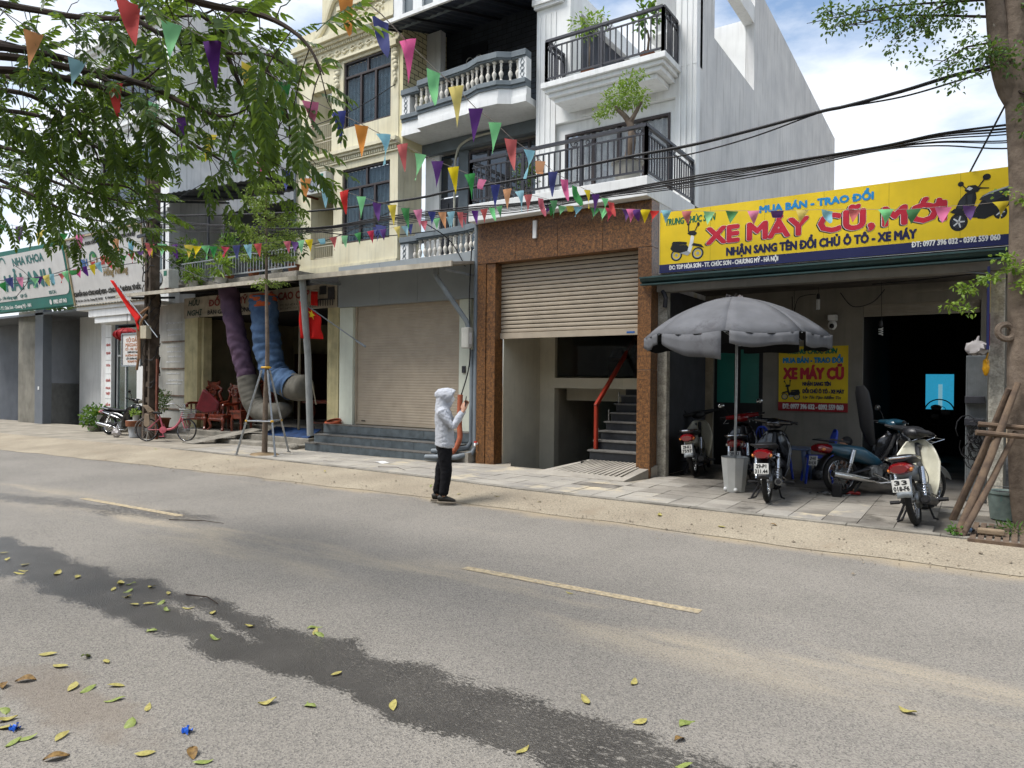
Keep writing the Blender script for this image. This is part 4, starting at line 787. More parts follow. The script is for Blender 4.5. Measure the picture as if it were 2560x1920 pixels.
def motorbike(label, loc, heading, body, shield, plate, steer=0, lean=0, mirrors=(1, 1), basket=False, tail='plain', scale=1., cub=False, seat_up=False, wings=None, group='parked motorbikes'):
    t = thing('motorbike', (*loc, gz(loc[0])), label, 'motorbike', group, (lean, 0, heading), False)
    t.rotation_euler = (0, 0, heading); t.rotation_mode = 'QUATERNION'
    t.rotation_quaternion = (Matrix.Rotation(heading, 3, 'Z') @ Matrix.Rotation(lean, 3, 'X')).to_quaternion(); t.scale = (scale,)*3
    I = Matrix.Identity(4); r = .285
    ax = Vector((1.02, 0, .9)); d = Vector((-.42, 0, 1)).normalized(); ST = Matrix.Translation(ax) @ Matrix.Rotation(steer, 4, d) @ Matrix.Translation(-ax)
    wheel(t, (0, 0, r), r, .075, I); wheel(t, (1.24, 0, r), r-.005, .068, ST)
    # frame, swing arm, engine
    MB().tube(catmull([(1.0, 0, .86), (.82, 0, .58), (.6, 0, .46), (.3, 0, .55), (-.1, 0, .66)], 5), .03, 8).tube([(.42, .1, .36), (0, .1, r)], .02, 8).tube([(.42, -.1, .36), (0, -.1, r)], .02, 8).build('frame', m_plast, t, smooth=True)
    for s in (-1, 1):
        sa = MB().tube([(.02, s*.13, r+.03), (.14, s*.13, .62)], .018, 8).tube([(.07, s*.13, .44), (.14, s*.13, .63)], .034, 10)
        for k in range(7): sa.torus((.035+k*.012, s*.13, .36+k*.03), .03, .006, None, 10, 5)
        sa.build('shock_absorber', m_chrome, t, smooth=True)
    en = MB().lathe([(.02, -.12), (.1, -.12), (.115, -.09), (.115, .09), (.1, .12), (.02, .12)], (.52, 0, .3), 16, RX).lathe([(.06, 0), (.075, .0), (.075, .2), (.05, .23)], (.58, 0, .33), 12, Matrix.Rotation(R(80), 3, 'Y')).box(.42, -.11, .2, .62, .11, .36)
    for k in range(6): en.lathe([(.09, 0), (.09, .012)], (.64+k*.026, 0, .335), 12, Matrix.Rotation(R(80), 3, 'Y'))
    en.build('engine', m_alu, t, smooth=True); MB().tube([(.8, -.05, .26), (.74, -.1, .16), (.55, -.13, .15), (.4, -.14, .2)], .02, 8).build('exhaust_pipe', m_chrome, t, smooth=True)
    ex = MB().tube([(.42, -.15, .19), (.35, -.16, .21), (.0, -.17, .27), (-.26, -.175, .31)], [.025, .042, .05, .048], 14).build('exhaust', m_chrome if not cub else m_plast, t, smooth=True)
    MB().tube([(-.255, -.175, .309), (-.275, -.175, .312)], .03, 12).build('exhaust_tip', m_black, ex)
    MB().bar((.02, .1, r), (.42, .1, .34), .03, .1).build('chain_case', m_plast, t, bevel=.01)
    MB().tube([(.36, -.3, .23), (.36, .3, .23)], .014, 8).tube([(.36, -.3, .23), (.36, -.2, .23)], .022, 8).tube([(.36, .3, .23), (.36, .2, .23)], .022, 8).build('foot_peg', m_black, t)
    MB().tube([(.3, .12, .25), (.2, .24, .02), (.16, .27, .01)], [.013, .014, .018], 6).build('side_stand', m_black, t); MB().tube([(.06, -.2, .05), (.1, -.16, .06), (.28, -.1, .2), (.28, .1, .2), (.1, .16, .06), (.06, .2, .05)], .012, 6).build('centre_stand', m_black, t)
    MB().lathe([(.02, -.02), (.09, -.02), (.1, 0), (.09, .02), (.02, .02)], (0, -.06, r), 16, RX).build('brake_drum', m_alu, t, smooth=True); MB().tube([(.45, -.13, .3), (.62, -.2, .2), (.7, -.22, .19)], .008, 6).build('brake_pedal', m_chrome, t); MB().tube([(.7, .14, .22), (.52, .15, .22), (.44, .15, .24)], .007, 6).build('gear_pedal', m_chrome, t)
    for k in range(3): MB().tube(catmull([(.8, .04*(k-1), .62), (.7, .09*(k-1), .5), (.6, .1*(k-1), .42), (.52, .08*(k-1), .36)], 4), .006, 5).build('hose', m_black, t)
    # tail, seat, lamp, plate
    if cub: shell([(-.3, .62, .03, .07), (-.2, .62, .07, .09), (.1, .6, .1, .1), (.4, .55, .1, .09), (.55, .5, .04, .05)], 0).build('rear_body', body, t, smooth=True)
    else: shell([(-.34, .7, .02, .06), (-.22, .68, .06, .1), (.05, .62, .1, .125), (.35, .56, .12, .11), (.6, .46, .08, .06), (.7, .42, .03, .04)], 0).build('rear_body', body, t, smooth=True)
    if wings: MB().tube([(-.2, -.115, .66), (.1, -.14, .6), (.45, -.12, .5)], [(.01, .006), (.03, .008), (.008, .006)], 8).tube([(-.2, .115, .66), (.1, .14, .6), (.45, .12, .5)], [(.01, .006), (.03, .008), (.008, .006)], 8).build('side_stripe', wings, t, smooth=True)
    seat = shell([(-.3, .76, .02, .08), (-.2, .765, .045, .13), (.1, .745, .05, .14), (.3, .715, .05, .13), (.52, .72, .04, .09), (.58, .72, .015, .05)], 0)
    if seat_up: seat.xf(Matrix.Translation((.55, 0, .72)) @ Matrix.Rotation(R(-78), 4, 'Y').inverted() @ Matrix.Translation((-.55, 0, -.72)))
    seat.build('seat', m_seat, t, smooth=True)
    MB().tube(catmull([(.05, -.15, .74), (-.2, -.15, .78), (-.36, -.08, .79), (-.38, 0, .79), (-.36, .08, .79), (-.2, .15, .78), (.05, .15, .74)], 4), .013, 8).build('grab_rail', m_chrome if tail != 'black' else m_plast, t, smooth=True)
    tl = MB().tube([(-.2, 0, .66), (-.36, 0, .67), (-.4, 0, .665)], [(.075, .12), (.065, .11), (.045, .085)], 12, True, (0, 0, 1)).build('tail_light', m_tail, t, smooth=True)
    for s in (-1, 1): MB().ell((-.335, s*.105, .652), (.035, .022, .024)).build('turn_signal', m_amber if tail != 'clear' else m_clear, tl, smooth=True)
    MB().grid(lambda u, v: (lambda a: (.34*math.cos(a)*(1+.15*max(0, u-.6)), lerp(-.075, .075, v), r+.34*math.sin(a)-.015*abs(v-.5)))(R(lerp(75, 168, u))), 14, 4).build('rear_fender', m_galv if cub else m_plast, t, smooth=True, solid=.006)
    pl = MB().box(-.43, -.088, .425, -.424, .088, .56).xf(Matrix.Translation((-.43, 0, .56)) @ Matrix.Rotation(R(10), 4, 'Y') @ Matrix.Translation((.43, 0, -.56))).build('license_plate', m_plate, t, bevel=.004)
    cs, sn = math.cos(R(10)), math.sin(R(10))
    for (s_, zb, hw_) in ((plate[0], .502, .06), (plate[1], .438, .075)):
        text(s_, -hw_, hw_, zb, .045, 0, m_pink, pl, .0022, fn=lambda u, v, w: (-.4325-w+(v-.56)*sn, -u, .56+(v-.56)*cs))
    # front: shield, fork, fender, headlamp cowl, bars
    def shd(u, v):
        y = lerp(-1, 1, u); hwid = interp([(0, .13), (.25, .2), (.6, .24), (.85, .2), (1, .1)], v); z = lerp(.26, .9, v); x = lerp(.74, .98, v)+.02*math.sin(v*3)-.17*abs(y)**1.7*(1 if v < .9 else .5)+.03
        return (x, y*hwid, z-.05*abs(y)*(1-v))
    MB().grid(shd, 14, 10).build('leg_shield', shield, t, smooth=True, solid=.012)
    if not cub: shell([(1.0, .82, .1, .09), (1.08, .78, .13, .11), (1.12, .66, .12, .09), (1.1, .52, .05, .05)], 0).build('front_cowl', shield, t, smooth=True)
    fk = MB()
    for s in (-1, 1): fk.tube([(.98, s*.075, .86), (1.12, s*.075, .56), (1.24, s*.075, r)], [.02, .02, .026], 8)
    fk.xf(ST).build('fork', m_alu, t, smooth=True)
    MB().grid(lambda u, v: (lambda a: (1.24+.325*math.cos(a), lerp(-.06, .06, v), r+.325*math.sin(a)-.02*abs(v-.5)*2))(R(lerp(20, 165, u))), 14, 4).xf(ST).build('front_fender', shield if not cub else body, t, smooth=True, solid=.006)
    cw = MB().ell((.98, 0, 1.0), (.13, .13, .08), 14, 8).tube([(.93, -.27, 1.03), (.96, 0, 1.02), (.93, .27, 1.03)], [(.03, .03), (.05, .06), (.03, .03)], 10).xf(ST).build('headlamp_cowl', m_plast if cub else body, t, smooth=True)
    MB().ell((1.085, 0, .99), (.03, .085, .055)).xf(ST).build('headlamp', m_clear, cw, smooth=True)
    hb = MB().tube([(.94, -.24, 1.03), (.96, 0, 1.025), (.94, .24, 1.03)], .012, 8).xf(ST).build('handlebar', m_chrome, t)
    for s in (-1, 1): MB().tube([(.94, s*.2, 1.03), (.88, s*.36, 1.04)], .017, 8).xf(ST).build('grip', m_black, hb)
    for s in (-1, 1): MB().tube(catmull([(.97, s*.18, 1.03), (1.1, s*.14, .98), (1.12, s*.07, .8), (1.06, s*.05, .68)], 5), .0045, 5).xf(ST).build('control_cable', m_black, hb)
    for s in (-1, 1): MB().tube([(.97, s*.2, 1.03), (.97, s*.3, 1.02), (.93, s*.35, 1.015)], .006, 5).xf(ST).build('brake_lever', m_chrome, hb)
    for s, on in zip((-1, 1), mirrors):
        if on:
            mr = MB().tube([(.95, s*.2, 1.05), (.95, s*.25, 1.16), (.93, s*.29, 1.21)], .006, 6).xf(ST).build('mirror', m_black, t)
            MB().ell((.93, s*.31, 1.24), (.025, .06, .045), 12, 7).xf(ST).build('mirror_shell', m_plast, mr, smooth=True); MB().ell((.912, s*.31, 1.24), (.01, .05, .036), 12, 7).xf(ST).build('mirror_glass', m_mir, mr, smooth=True)
    if basket:
        bk = MB()
        for (a, b) in (((1.05, -.12, .86), (1.3, -.14, .92)), ((1.05, .12, .86), (1.3, .14, .92)), ((1.05, 0, .86), (1.3, 0, .92)), ((1.3, -.14, .92), (1.3, .14, .92)), ((1.18, -.13, .89), (1.18, .13, .89))): bk.tube([a, b], .006, 5)
        bk.xf(ST).build('front_rack', m_chrome, t)
    return t
bk_w = M('cream_white_paint', '#c9c6b2', .35, .08, 8, spec=.5, dirt='#9d977f', dsc=9, dth=.64, coat=.3); bk_r = M('dark_red_paint', '#7c1217', .25, .12, 8, spec=.6, coat=.5); bk_k = M('black_paint', '#141418', .2, .15, 8, spec=.6, coat=.6); bk_b = M('blue_paint', '#264f63', .3, .15, 8, spec=.6, coat=.4, dirt='#3b4147', dsc=9, dth=.64)
motorbike('white step-through motorbike with plate 29-K1 7597, deep by the dark side wall', (-3.93, 11.45), R(99), bk_w, bk_w, ('29-K1', '7597'), R(14), R(-7), (0, 1), cub=True)
motorbike('red tailed motorbike standing behind the parasol pole and grey bin', (-3.02, 10.85), R(100), bk_r, bk_k, ('29-X1', '067.99'), R(12), R(-4), tail='clear')
motorbike('glossy black motorbike with plate 29-P1 311.44 beside the grey parasol bin', (-2.27, 9.48), R(96), bk_k, bk_k, ('29-P1', '311.44'), R(-16), R(-3), (0, 0), tail='black', wings=m_chrome)
motorbike('dark blue motorbike with its seat flipped up and plate 29-H1 014.30', (-1.58, 10.79), R(48), bk_b, bk_k, ('29-H1', '014.30'), R(-8), R(-5), (0, 1), tail='black', seat_up=True)
motorbike('old white motorbike with plate 33 018-F6 at the pavement edge, front wheel turned', (-.53, 8.95), R(85), m_galv, bk_w, ('33', '018-F6'), R(-38), R(-11), (0, 0), cub=True, basket=True)
motorbike('black motorbike parked among the flower pots in front of the spa', (-21.2, 10.35), R(14), bk_k, bk_k, ('29-L5', '118.20'), R(10), R(-6), (1, 1), wings=m_chrome)
# ============================================================ bicycle
m_pinkp = M('pink_frame', '#c0616e', .4, .12, 12, spec=.5)
bc = thing('bicycle', (-17.95, 9.72, gz(-17.95)), 'pink step-through bicycle with a beige child seat and wire basket', 'bicycle', None, (R(-4), 0, R(34)), False)
wheel(bc, (0, 0, .3), .3, .035, Matrix.Identity(4), 16); SB = Matrix.Translation((.92, 0, .6)) @ Matrix.Rotation(R(-14), 4, 'Z') @ Matrix.Translation((-.92, 0, -.6)); wheel(bc, (1.04, 0, .3), .3, .035, SB, 16)
MB().tube(catmull([(.9, 0, .74), (.82, 0, .5), (.66, 0, .34), (.42, 0, .3)], 5), .03, 10).tube([(.42, 0, .3), (.3, 0, .66)], .022, 8).tube([(.42, 0, .3), (0, .05, .3)], .013, 6).tube([(.42, 0, .3), (0, -.05, .3)], .013, 6).tube([(.31, 0, .6), (0, .05, .3)], .011, 6).tube([(.31, 0, .6), (0, -.05, .3)], .011, 6).build('frame', m_pinkp, bc, smooth=True)
MB().tube([(.87, 0, .8), (.9, 0, .7), (.93, .05, .56), (1.04, .05, .3)], .014, 8).tube([(.92, 0, .62), (.93, -.05, .56), (1.04, -.05, .3)], .014, 8).xf(SB).build('fork', m_pinkp, bc, smooth=True)
MB().tube(catmull([(.62, -.26, .95), (.78, -.2, .98), (.9, -.08, .86), (.88, 0, .84), (.9, .08, .86), (.78, .2, .98), (.62, .26, .95)], 4), .012, 8).tube([(.88, 0, .84), (.87, 0, .76)], .014, 8).xf(SB).build('handlebar', m_chrome, bc, smooth=True)
MB().lathe([(.02, -.02), (.09, -.02), (.09, -.01), (.02, .0)], (.42, -.05, .3), 18, RX).tube([(.42, -.07, .3), (.46, -.08, .14)], .01, 6).tube([(.42, .07, .3), (.38, .08, .46)], .01, 6).box(.4, -.17, .12, .52, -.09, .14).build('crank', m_pinkp, bc, smooth=True)
shell([(.1, .74, .02, .08), (.2, .745, .035, .1), (.36, .73, .02, .03)], 0).build('saddle', m_seat, bc, smooth=True); MB().tube([(.29, 0, .64), (.24, 0, .73)], .013, 8).build('seat_post', m_chrome, bc)
MB().grid(lambda u, v: (lambda a: (.33*math.cos(a), lerp(-.03, .03, v), .3+.33*math.sin(a)))(R(lerp(60, 200, u))), 14, 2).build('rear_fender', m_chrome, bc, smooth=True, solid=.004)
bkm = M('basket_wire', '#9da3a4', .4, .1, 20, metal=.6); bk = MB()
for k in range(5):
    f = k/4; w_ = lerp(.11, .16, f); l_ = lerp(.1, .14, f); z = .62+.22*f; cx = 1.06
    bk.tube([(cx-l_, -w_, z), (cx+l_, -w_, z), (cx+l_, w_, z), (cx-l_, w_, z), (cx-l_, -w_, z)], .005 if k < 4 else .009, 5)
for i in range(36):
    a = i/9; sd_ = int(a); f = a-sd_; c0 = [(-1, -1), (1, -1), (1, 1), (-1, 1), (-1, -1)]; p = Vector(c0[sd_]).lerp(Vector(c0[sd_+1]), f)
    bk.tube([(1.06+p.x*.1, p.y*.11, .62), (1.06+p.x*.14, p.y*.16, .84)], .0028, 4, False)
bk.xf(SB).build('basket', bkm, bc)
m_beige = M('beige_plastic', '#8d7c68', .55, .12, 10)
MB().grid(lambda u, v: (.12-.3*v*(1-.1*v)+.07*abs(u-.5)*2, lerp(-.14, .14, u)*(1-.25*max(0, v-.5)), .7+.34*max(0, v-.35)**.8+.1*abs(u-.5)*2*(1-v)), 8, 10).build('child_seat', m_beige, bc, smooth=True, solid=.015)
for s in (-1, 1): MB().prism([(-.02, s*.14, .72), (.1, s*.14, .7), (.14, s*.15, .42), (.04, s*.15, .36), (-.02, s*.15, .42)], (0, s*.015, 0)).build('leg_guard', m_beige, bc, bevel=.008)
MB().tube([(-.05, .06, .05), (.0, .06, .3)], .008, 5).tube([(-.14, .2, .0), (0, .06, .25)], .009, 5).build('stand', m_chrome, bc)
rb_ = MB().prism([(-16.85, 10.42, .88), (-16.62, 10.55, .78), (-16.35, 10.72, .84), (-16.3, 10.76, 1.05), (-16.5, 10.62, 1.28), (-16.68, 10.52, 1.42)], (.06, -.09, 0)).build('red_bag', M('red_nylon', '#5d1019', .5, .2, 9, .5, 14), None, bevel=.04)
tag(rb_, 'dark red cloth bag hung over the bicycle handlebar', 'bag')
# ============================================================ parasol with its bin base
U = thing('parasol', (-2.91, 10.19, .12), 'big faded grey parasol with torn valance standing in a bin', 'parasol')
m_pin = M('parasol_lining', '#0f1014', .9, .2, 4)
m_par = M('parasol_cloth', '#68696c', .8, .15, 2.2, .3, 9, spec=.15, dirt='#555558', dsc=2.5, dth=.56)
MB().tube([(-2.91, 10.19, .3), (-2.9, 10.19, 1.6), (-2.905, 10.19, 2.9)], .02, 10).build('pole', m_steel, U, smooth=True)
ux, uy, RR = -2.95, 10.2, 1.3
def can_z(r_): return 2.95-.34*(r_/RR)**1.3-.24*(r_/RR)**3
NG = 8
for g in range(NG):
    a0, a1 = 2*PI*g/NG+.2, 2*PI*(g+1)/NG+.2
    def gore(u, v, a0=a0, a1=a1):
        a = lerp(a0, a1, u); rr = RR*(.03+.97*v)*(1-.04*math.sin(u*PI)*v); return (ux+rr*math.cos(a), uy+rr*math.sin(a), can_z(RR*v)-.035*math.sin(u*PI)*v)
    MB().grid(gore, 6, 8).build('canopy_gore', m_par, U, smooth=True, solid=.003)
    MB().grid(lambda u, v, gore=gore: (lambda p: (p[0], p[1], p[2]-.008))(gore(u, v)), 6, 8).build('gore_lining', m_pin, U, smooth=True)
    torn = g in (5, 6)
    def val(u, v, a0=a0, a1=a1, torn=torn, g=g):
        a = lerp(a0+.04, a1-.04, u); rr = RR*(1-.04*math.sin(u*PI))+.015*math.sin(u*19+g); drop = .17+(.22*u if (torn and g == 5) else 0)+.02*math.sin(u*7+g)
        return (ux+rr*math.cos(a), uy+rr*math.sin(a), can_z(RR)-.035*math.sin(u*PI)-drop*v)
    MB().grid(val, 10, 3).build('valance', m_par, U, smooth=True, solid=.003)
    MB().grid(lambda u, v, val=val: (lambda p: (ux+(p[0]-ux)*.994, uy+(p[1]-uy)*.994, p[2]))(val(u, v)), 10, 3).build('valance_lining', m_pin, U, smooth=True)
    MB().tube([(ux+RR*t_*math.cos(a0), uy+RR*t_*math.sin(a0), can_z(RR*t_)-.02) for t_ in (.05, .35, .7, 1.)], .007, 5).build('rib', m_galv, U)
    MB().tube([(ux+RR*.45*math.cos(a0), uy+RR*.45*math.sin(a0), can_z(RR*.45)-.03), (ux, uy, 2.35)], .006, 5).build('stretcher', m_galv, U)
cm = MB()
for k in range(9): a = k*.7; cm.prism([(ux+.02*math.cos(a), uy+.02*math.sin(a), 2.93), (ux+.12*math.cos(a), uy+.12*math.sin(a), 2.925), (ux+.12*math.cos(a+.4), uy+.12*math.sin(a+.4), 2.96+.03*(k % 2))], (0, 0, .006))
cm.build('frayed_cap', M('frayed_cloth', '#6e6867', .9, .3, 30), U, kind='stuff')
bn_ = MB().lathe([(.0, 0), (.145, 0), (.15, .02), (.2, .5), (.205, .5), (.19, .5), (.15, .06), (0, .05)], (-2.91, 10.19, .12), 10, None, False).build('bin_base', M('grey_bin', '#b7b8b4', .5, .08, 4, streak=.1), None)
tag(bn_, 'faceted pale grey plastic bin weighting the parasol', 'bin')
for a in (4.0, 5.1): MB().ell((-2.91+.15*math.cos(a), 10.19+.15*math.sin(a), .16), (.03, .03, .03), 10, 7).build('bin_foot', m_white, bn_)
# ============================================================ plastic chairs, table and shop clutter
def plastic_chair(x, y, h, label):
    t = thing('plastic_chair', (x, y, .12), label, 'chair', 'blue plastic chairs', (0, 0, h), False); m = M('blue_plastic', '#1f3fae', .35, .08, 6, spec=.5)
    MB().grid(lambda u, v: (lerp(-.19, .19, u), lerp(-.18, .18, v), .42-.02*math.sin(u*PI)), 6, 6).build('seat', m, t, smooth=True, solid=.02)
    bk = MB().tube(catmull([(-.18, .18, .42), (-.19, .24, .68), (-.1, .27, .82), (0, .275, .84), (.1, .27, .82), (.19, .24, .68), (.18, .18, .42)], 4), [(.025, .012)]*25, 8)
    for xx in (-.08, 0, .08): bk.tube([(xx, .19, .42), (xx, .26, .81)], [(.018, .008)]*2, 6)
    bk.build('backrest', m, t, smooth=True)
    for sx_ in (-1, 1):
        for sy_ in (-1, 1): MB().tube([(sx_*.16, sy_*.15, .41), (sx_*.2, sy_*.2, 0)], [.024, .018], 8).build('leg', m, t, smooth=True)
    return t
plastic_chair(-2.1, 11.9, R(-70), 'blue plastic chair in shade between the poster and blue motorbike')
plastic_chair(-2.75, 11.95, R(70), 'blue plastic chair beside the grey plastic table')
tb = thing('plastic_table', (-2.55, 12.1, .12), 'low grey plastic table against the shop wall', 'table', None, (0, 0, 0), False); m_tb = M('grey_plastic', '#5d6c86', .45, .1, 6)
B(-.3, -.25, .5, .3, .25, .53).build('table_top', m_tb, tb, bevel=.01)
for sx_ in (-1, 1):
    for sy_ in (-1, 1): MB().tube([(sx_*.24, sy_*.19, .5), (sx_*.28, sy_*.23, 0)], [.035, .022], 8).build('leg', m_tb, tb, smooth=True)
kt = thing('tea_kettle', (-2.15, 12.4, .12), 'dented metal kettle on the floor by the grey table', 'kettle', None, (0, 0, .6), False)
MB().lathe([(0, 0), (.11, 0), (.13, .05), (.12, .14), (.07, .2), (.04, .21), (0, .22)], (0, 0, 0), 16).build('body', m_alu, kt, smooth=True); MB().tube([(.1, 0, .08), (.18, 0, .16), (.22, 0, .18)], [.03, .02, .015], 8).build('spout', m_alu, kt, smooth=True); MB().tube(catmull([(-.08, 0, .18), (-.06, 0, .29), (.06, 0, .29), (.08, 0, .18)]), .008, 6).build('handle', m_black, kt)
tr = MB()
for k in range(16): a = random.random()*6.3; rr = random.random()*.16; tr.tube([(-1.72+rr*math.cos(a)*1.8, 10.6+rr*math.sin(a), .135+random.random()*.02), (-1.72+rr*math.cos(a+.8)*1.8, 10.6+rr*math.sin(a+.8), .14+random.random()*.03)], random.uniform(.006, .014), 6)
tag(tr.build('tool_parts', m_alu), 'loose greasy metal parts lying behind the black motorbike', 'tools', kind='stuff')
tag(MB().tube([(-1.55, 10.85, .15), (-1.35, 10.9, .15)], .022, 8).build('screwdriver', rd_), 'red handled tool on the shop floor', 'tool')
jk = B(-1.66, 10.52, .12, -1.54, 10.62, .3).build('stand_block', m_black, None, bevel=.01); tag(jk, 'small black block propping the blue motorbike wheel', 'block')
# hanging lamps, camera, wires under the shop roof
def bulb(x, y, z0, z1, label, kind):
    t = thing('hanging_lamp', (x, y, z0), label, 'lamp', 'lamps hanging in the motorbike shop'); MB().tube([(x, y, z0), (x+.01, y, z1+.1)], .004, 5).build('flex', m_black, t)
    MB().lathe([(.012, .1), (.025, .08), (.028, .02), (.02, 0)], (x, y, z1), 10).build('socket', m_plast, t)
    if kind == 'ball': MB().ell((x, y, z1-.05), (.045, .045, .06), 12, 9).build('bulb', m_white, t, smooth=True)
    elif kind == 'spiral': MB().tube([(x+.03*math.cos(k*.6), y+.03*math.sin(k*.6), z1-.02-k*.0035) for k in range(34)], .007, 5).build('bulb', m_white, t, smooth=True)
    else:
        for k in range(4): MB().tube([(x+.022*math.cos(k*1.57), y+.022*math.sin(k*1.57), z1), (x+.022*math.cos(k*1.57), y+.022*math.sin(k*1.57), z1-.17)], .008, 6).build('bulb_tube', m_white, t)
    return t
bulb(-2.62, 12.6, 3.3, 2.72, 'round white bulb hanging above the parasol edge', 'ball'); bulb(-2.2, 12.4, 3.3, 3.1, 'long tube bulb hanging near the shop beam', 'tube'); bulb(-1.25, 12.2, 3.3, 2.6, 'white spiral bulb hanging before the dark doorway', 'spiral')
cc = thing('security_camera', (-2.13, 13.42, 2.75), 'small dome security camera on the wall above the poster', 'camera'); MB().box(-2.2, 13.3, 2.82, -2.06, 13.455, 2.92).build('bracket', m_white, cc, bevel=.01); MB().ell((-2.13, 13.35, 2.74), (.075, .075, .09)).build('dome', m_white, cc, smooth=True); MB().ell((-2.13, 13.29, 2.72), (.04, .04, .045)).build('lens', m_black, cc, smooth=True)
for k, pts in enumerate((((-2.0, 13.3, 3.3), (-1.8, 13.3, 3.05), (-1.5, 13.3, 3.1), (-1.3, 13.2, 3.3)), ((-2.8, 13.3, 3.28), (-2.78, 13.3, 2.9), (-2.7, 13.35, 3.25), (-2.4, 13.3, 3.3)), ((-1.3, 11.5, 3.18), (-.6, 11.5, 3.2), (.1, 11.3, 3.22)))):
    tag(MB().tube(catmull(pts, 6), .008, 5).build('loose_wire', m_black), ('drooping black wire near the shop doorway', 'thin wire drooping above the parasol', 'wire strung under the shop beam to the post')[k], 'wire')
tag(MB().box(-.95, 13.2, 3.22, -.35, 13.24, 3.26).build('lamp_tube', m_shopw), 'unlit fluorescent tube above the shop doorway', 'lamp')
fn_ = thing('floor_fan', (-.6, 16.5, .12), 'black floor fan silhouetted against the blue window', 'fan'); MB().torus((-.62, 16.5, 1.15), .26, .012, RX, 28, 6).torus((-.62, 16.5, 1.15), .13, .006, RX, 20, 5).build('guard', m_black, fn_); MB().tube([(-.62, 16.5, .15), (-.62, 16.5, 1.1)], .025, 8).lathe([(0, 0), (.2, 0), (.2, .03), (0, .05)], (-.62, 16.5, .12), 16).build('stand', m_black, fn_)
for k in range(3): a = k*2.1; MB().ell((-.62+.11*math.cos(a), 16.5, 1.15+.11*math.sin(a)), (.1, .01, .06), 10, 6).build('blade', m_plast, fn_)
# clutter at the side post
gb = thing('metal_locker', (.02, 11.5, .12), 'dented pale ribbed metal locker inside the shop post', 'locker'); B(-.12, 11.3, .12, .12, 11.7, 2.1).build('body', M('ribbed_metal', '#84898b', .5, .15, 8, metal=.4), gb, bevel=.01)
for k in range(9): B(-.115+k*.025, 11.29, .14, -.105+k*.025, 11.3, 2.08).build('rib', MATS['ribbed_metal'], gb)
for z in (1.45, 1.15): MB().box(-.13, 11.16, z, .1, 11.29, z+.1).build('tray', m_iron, gb, bevel=.008)
wc = MB()
for k in range(26):
    c = Vector((.02+random.gauss(0, .06), 11.08+random.gauss(0, .04), .95+random.gauss(0, .12))); a = random.random()*6; rr = random.uniform(.08, .2)
    wc.tube([c+Vector((rr*math.cos(a+q*.6)*.7, .05*math.sin(q+k), rr*math.sin(a+q*.6))) for q in range(9)], .007, 5)
tag(wc.build('cable_tangle', m_black), 'tangle of black cables hung on the shop post', 'cables', kind='stuff')
sbv = thing('side_signboard', (.16, 10.85, 2.2), 'narrow upright signboard edge-on at the shop post', 'sign'); B(.1, 10.62, 2.15, .13, 10.98, 3.2).build('board', m_navy, sbv); B(.131, 10.63, 2.2, .136, 10.97, 2.6).build('red_field', MATS['poster_red'], sbv); B(.131, 10.63, 2.62, .136, 10.97, 3.1).build('yellow_field', m_sy, sbv); MB().tube([(.1, 10.95, 3.15), (-.3, 11.1, 3.25)], .012, 6).build('bracket', m_galv, sbv)
def bag(c, r, m, label, seed):
    rnd = random.Random(seed); mb = MB(); c = Vector(c)
    mb.ell(c, r, 14, 10); mb.v = [v+Vector((rnd.uniform(-1, 1), rnd.uniform(-1, 1), rnd.uniform(-1, 1)))*min(r)*.28 for v in mb.v]
    mb.tube([c+Vector((0, 0, r[2]*.8)), c+Vector((.02, 0, r[2]*1.7))], [min(r)*.4, .01], 7)
    o = mb.build('plastic_bag', m, None, smooth=True); return tag(o, label, 'bag')
m_wbag = M('white_polythene', '#b5b0ae', .4, .1, 12, spec=.5)
bag((.0, 10.8, 2.18), (.13, .07, .09), m_wbag, 'crumpled white plastic bag hung at the shop post', 1); bag((.1, 10.82, 1.93), (.04, .03, .11), M('amber_bag', '#b8860f', .35, .2, 10), 'amber plastic bag hanging below the white one', 2)
bag((-20.1, 10.02, gz(-20)+.11), (.14, .1, .12), m_wbag, 'white plastic bag on pavement beside the parked bicycle', 3)
st_ = B(.4, 10.4, 1.35, .52, 10.41, 2.0).build('sticker_strip', M('sticker_white', '#c7cbd0', .5), None); tag(st_, 'narrow blue printed notice on the wall beside the trunk', 'notice')
for k in range(9): B(.41, 10.394, 1.4+k*.045, .51, 10.3985, 1.425+k*.045).build('printed_line', bl_, st_)
B(.42, 10.394, 1.84, .5, 10.3985, 1.97).build('red_mark', rd_, st_)
yb_ = MB().prism([(.4, 11.2, .12), (.62, 10.9, .12), (.6, 11.0, 1.7), (.42, 11.25, 1.7)], (.02, .03, 0)).build('yellow_board', M('yellow_panel', '#a8983f', .6, .15, 3)); tag(yb_, 'yellow board leaning behind the tree stakes', 'board')
bu = thing('paint_bucket', (.29, 10.05, .12), 'paint-spattered grey green bucket under the tree', 'bucket')
MB().lathe([(0, 0), (.14, 0), (.17, .3), (.18, .3), (.18, .33), (.16, .33), (.15, .3), (.13, .03), (0, .03)], (.29, 10.05, .12), 20, None, False).build('body', M('bucket_plastic', '#6f7d78', .5, .25, 9, dirt='#3f8f86', dsc=9, dth=.58), bu, smooth=True); MB().lathe([(0, .005), (.155, .0), (.16, .01)], (.29, 10.05, .43), 18, None, False).build('contents', m_black, bu); MB().tube(catmull([(.11, 10.05, .44), (.13, 9.95, .5), (.29, 9.88, .52), (.45, 9.95, .5), (.47, 10.05, .44)]), .004, 5).build('handle', m_steel, bu)
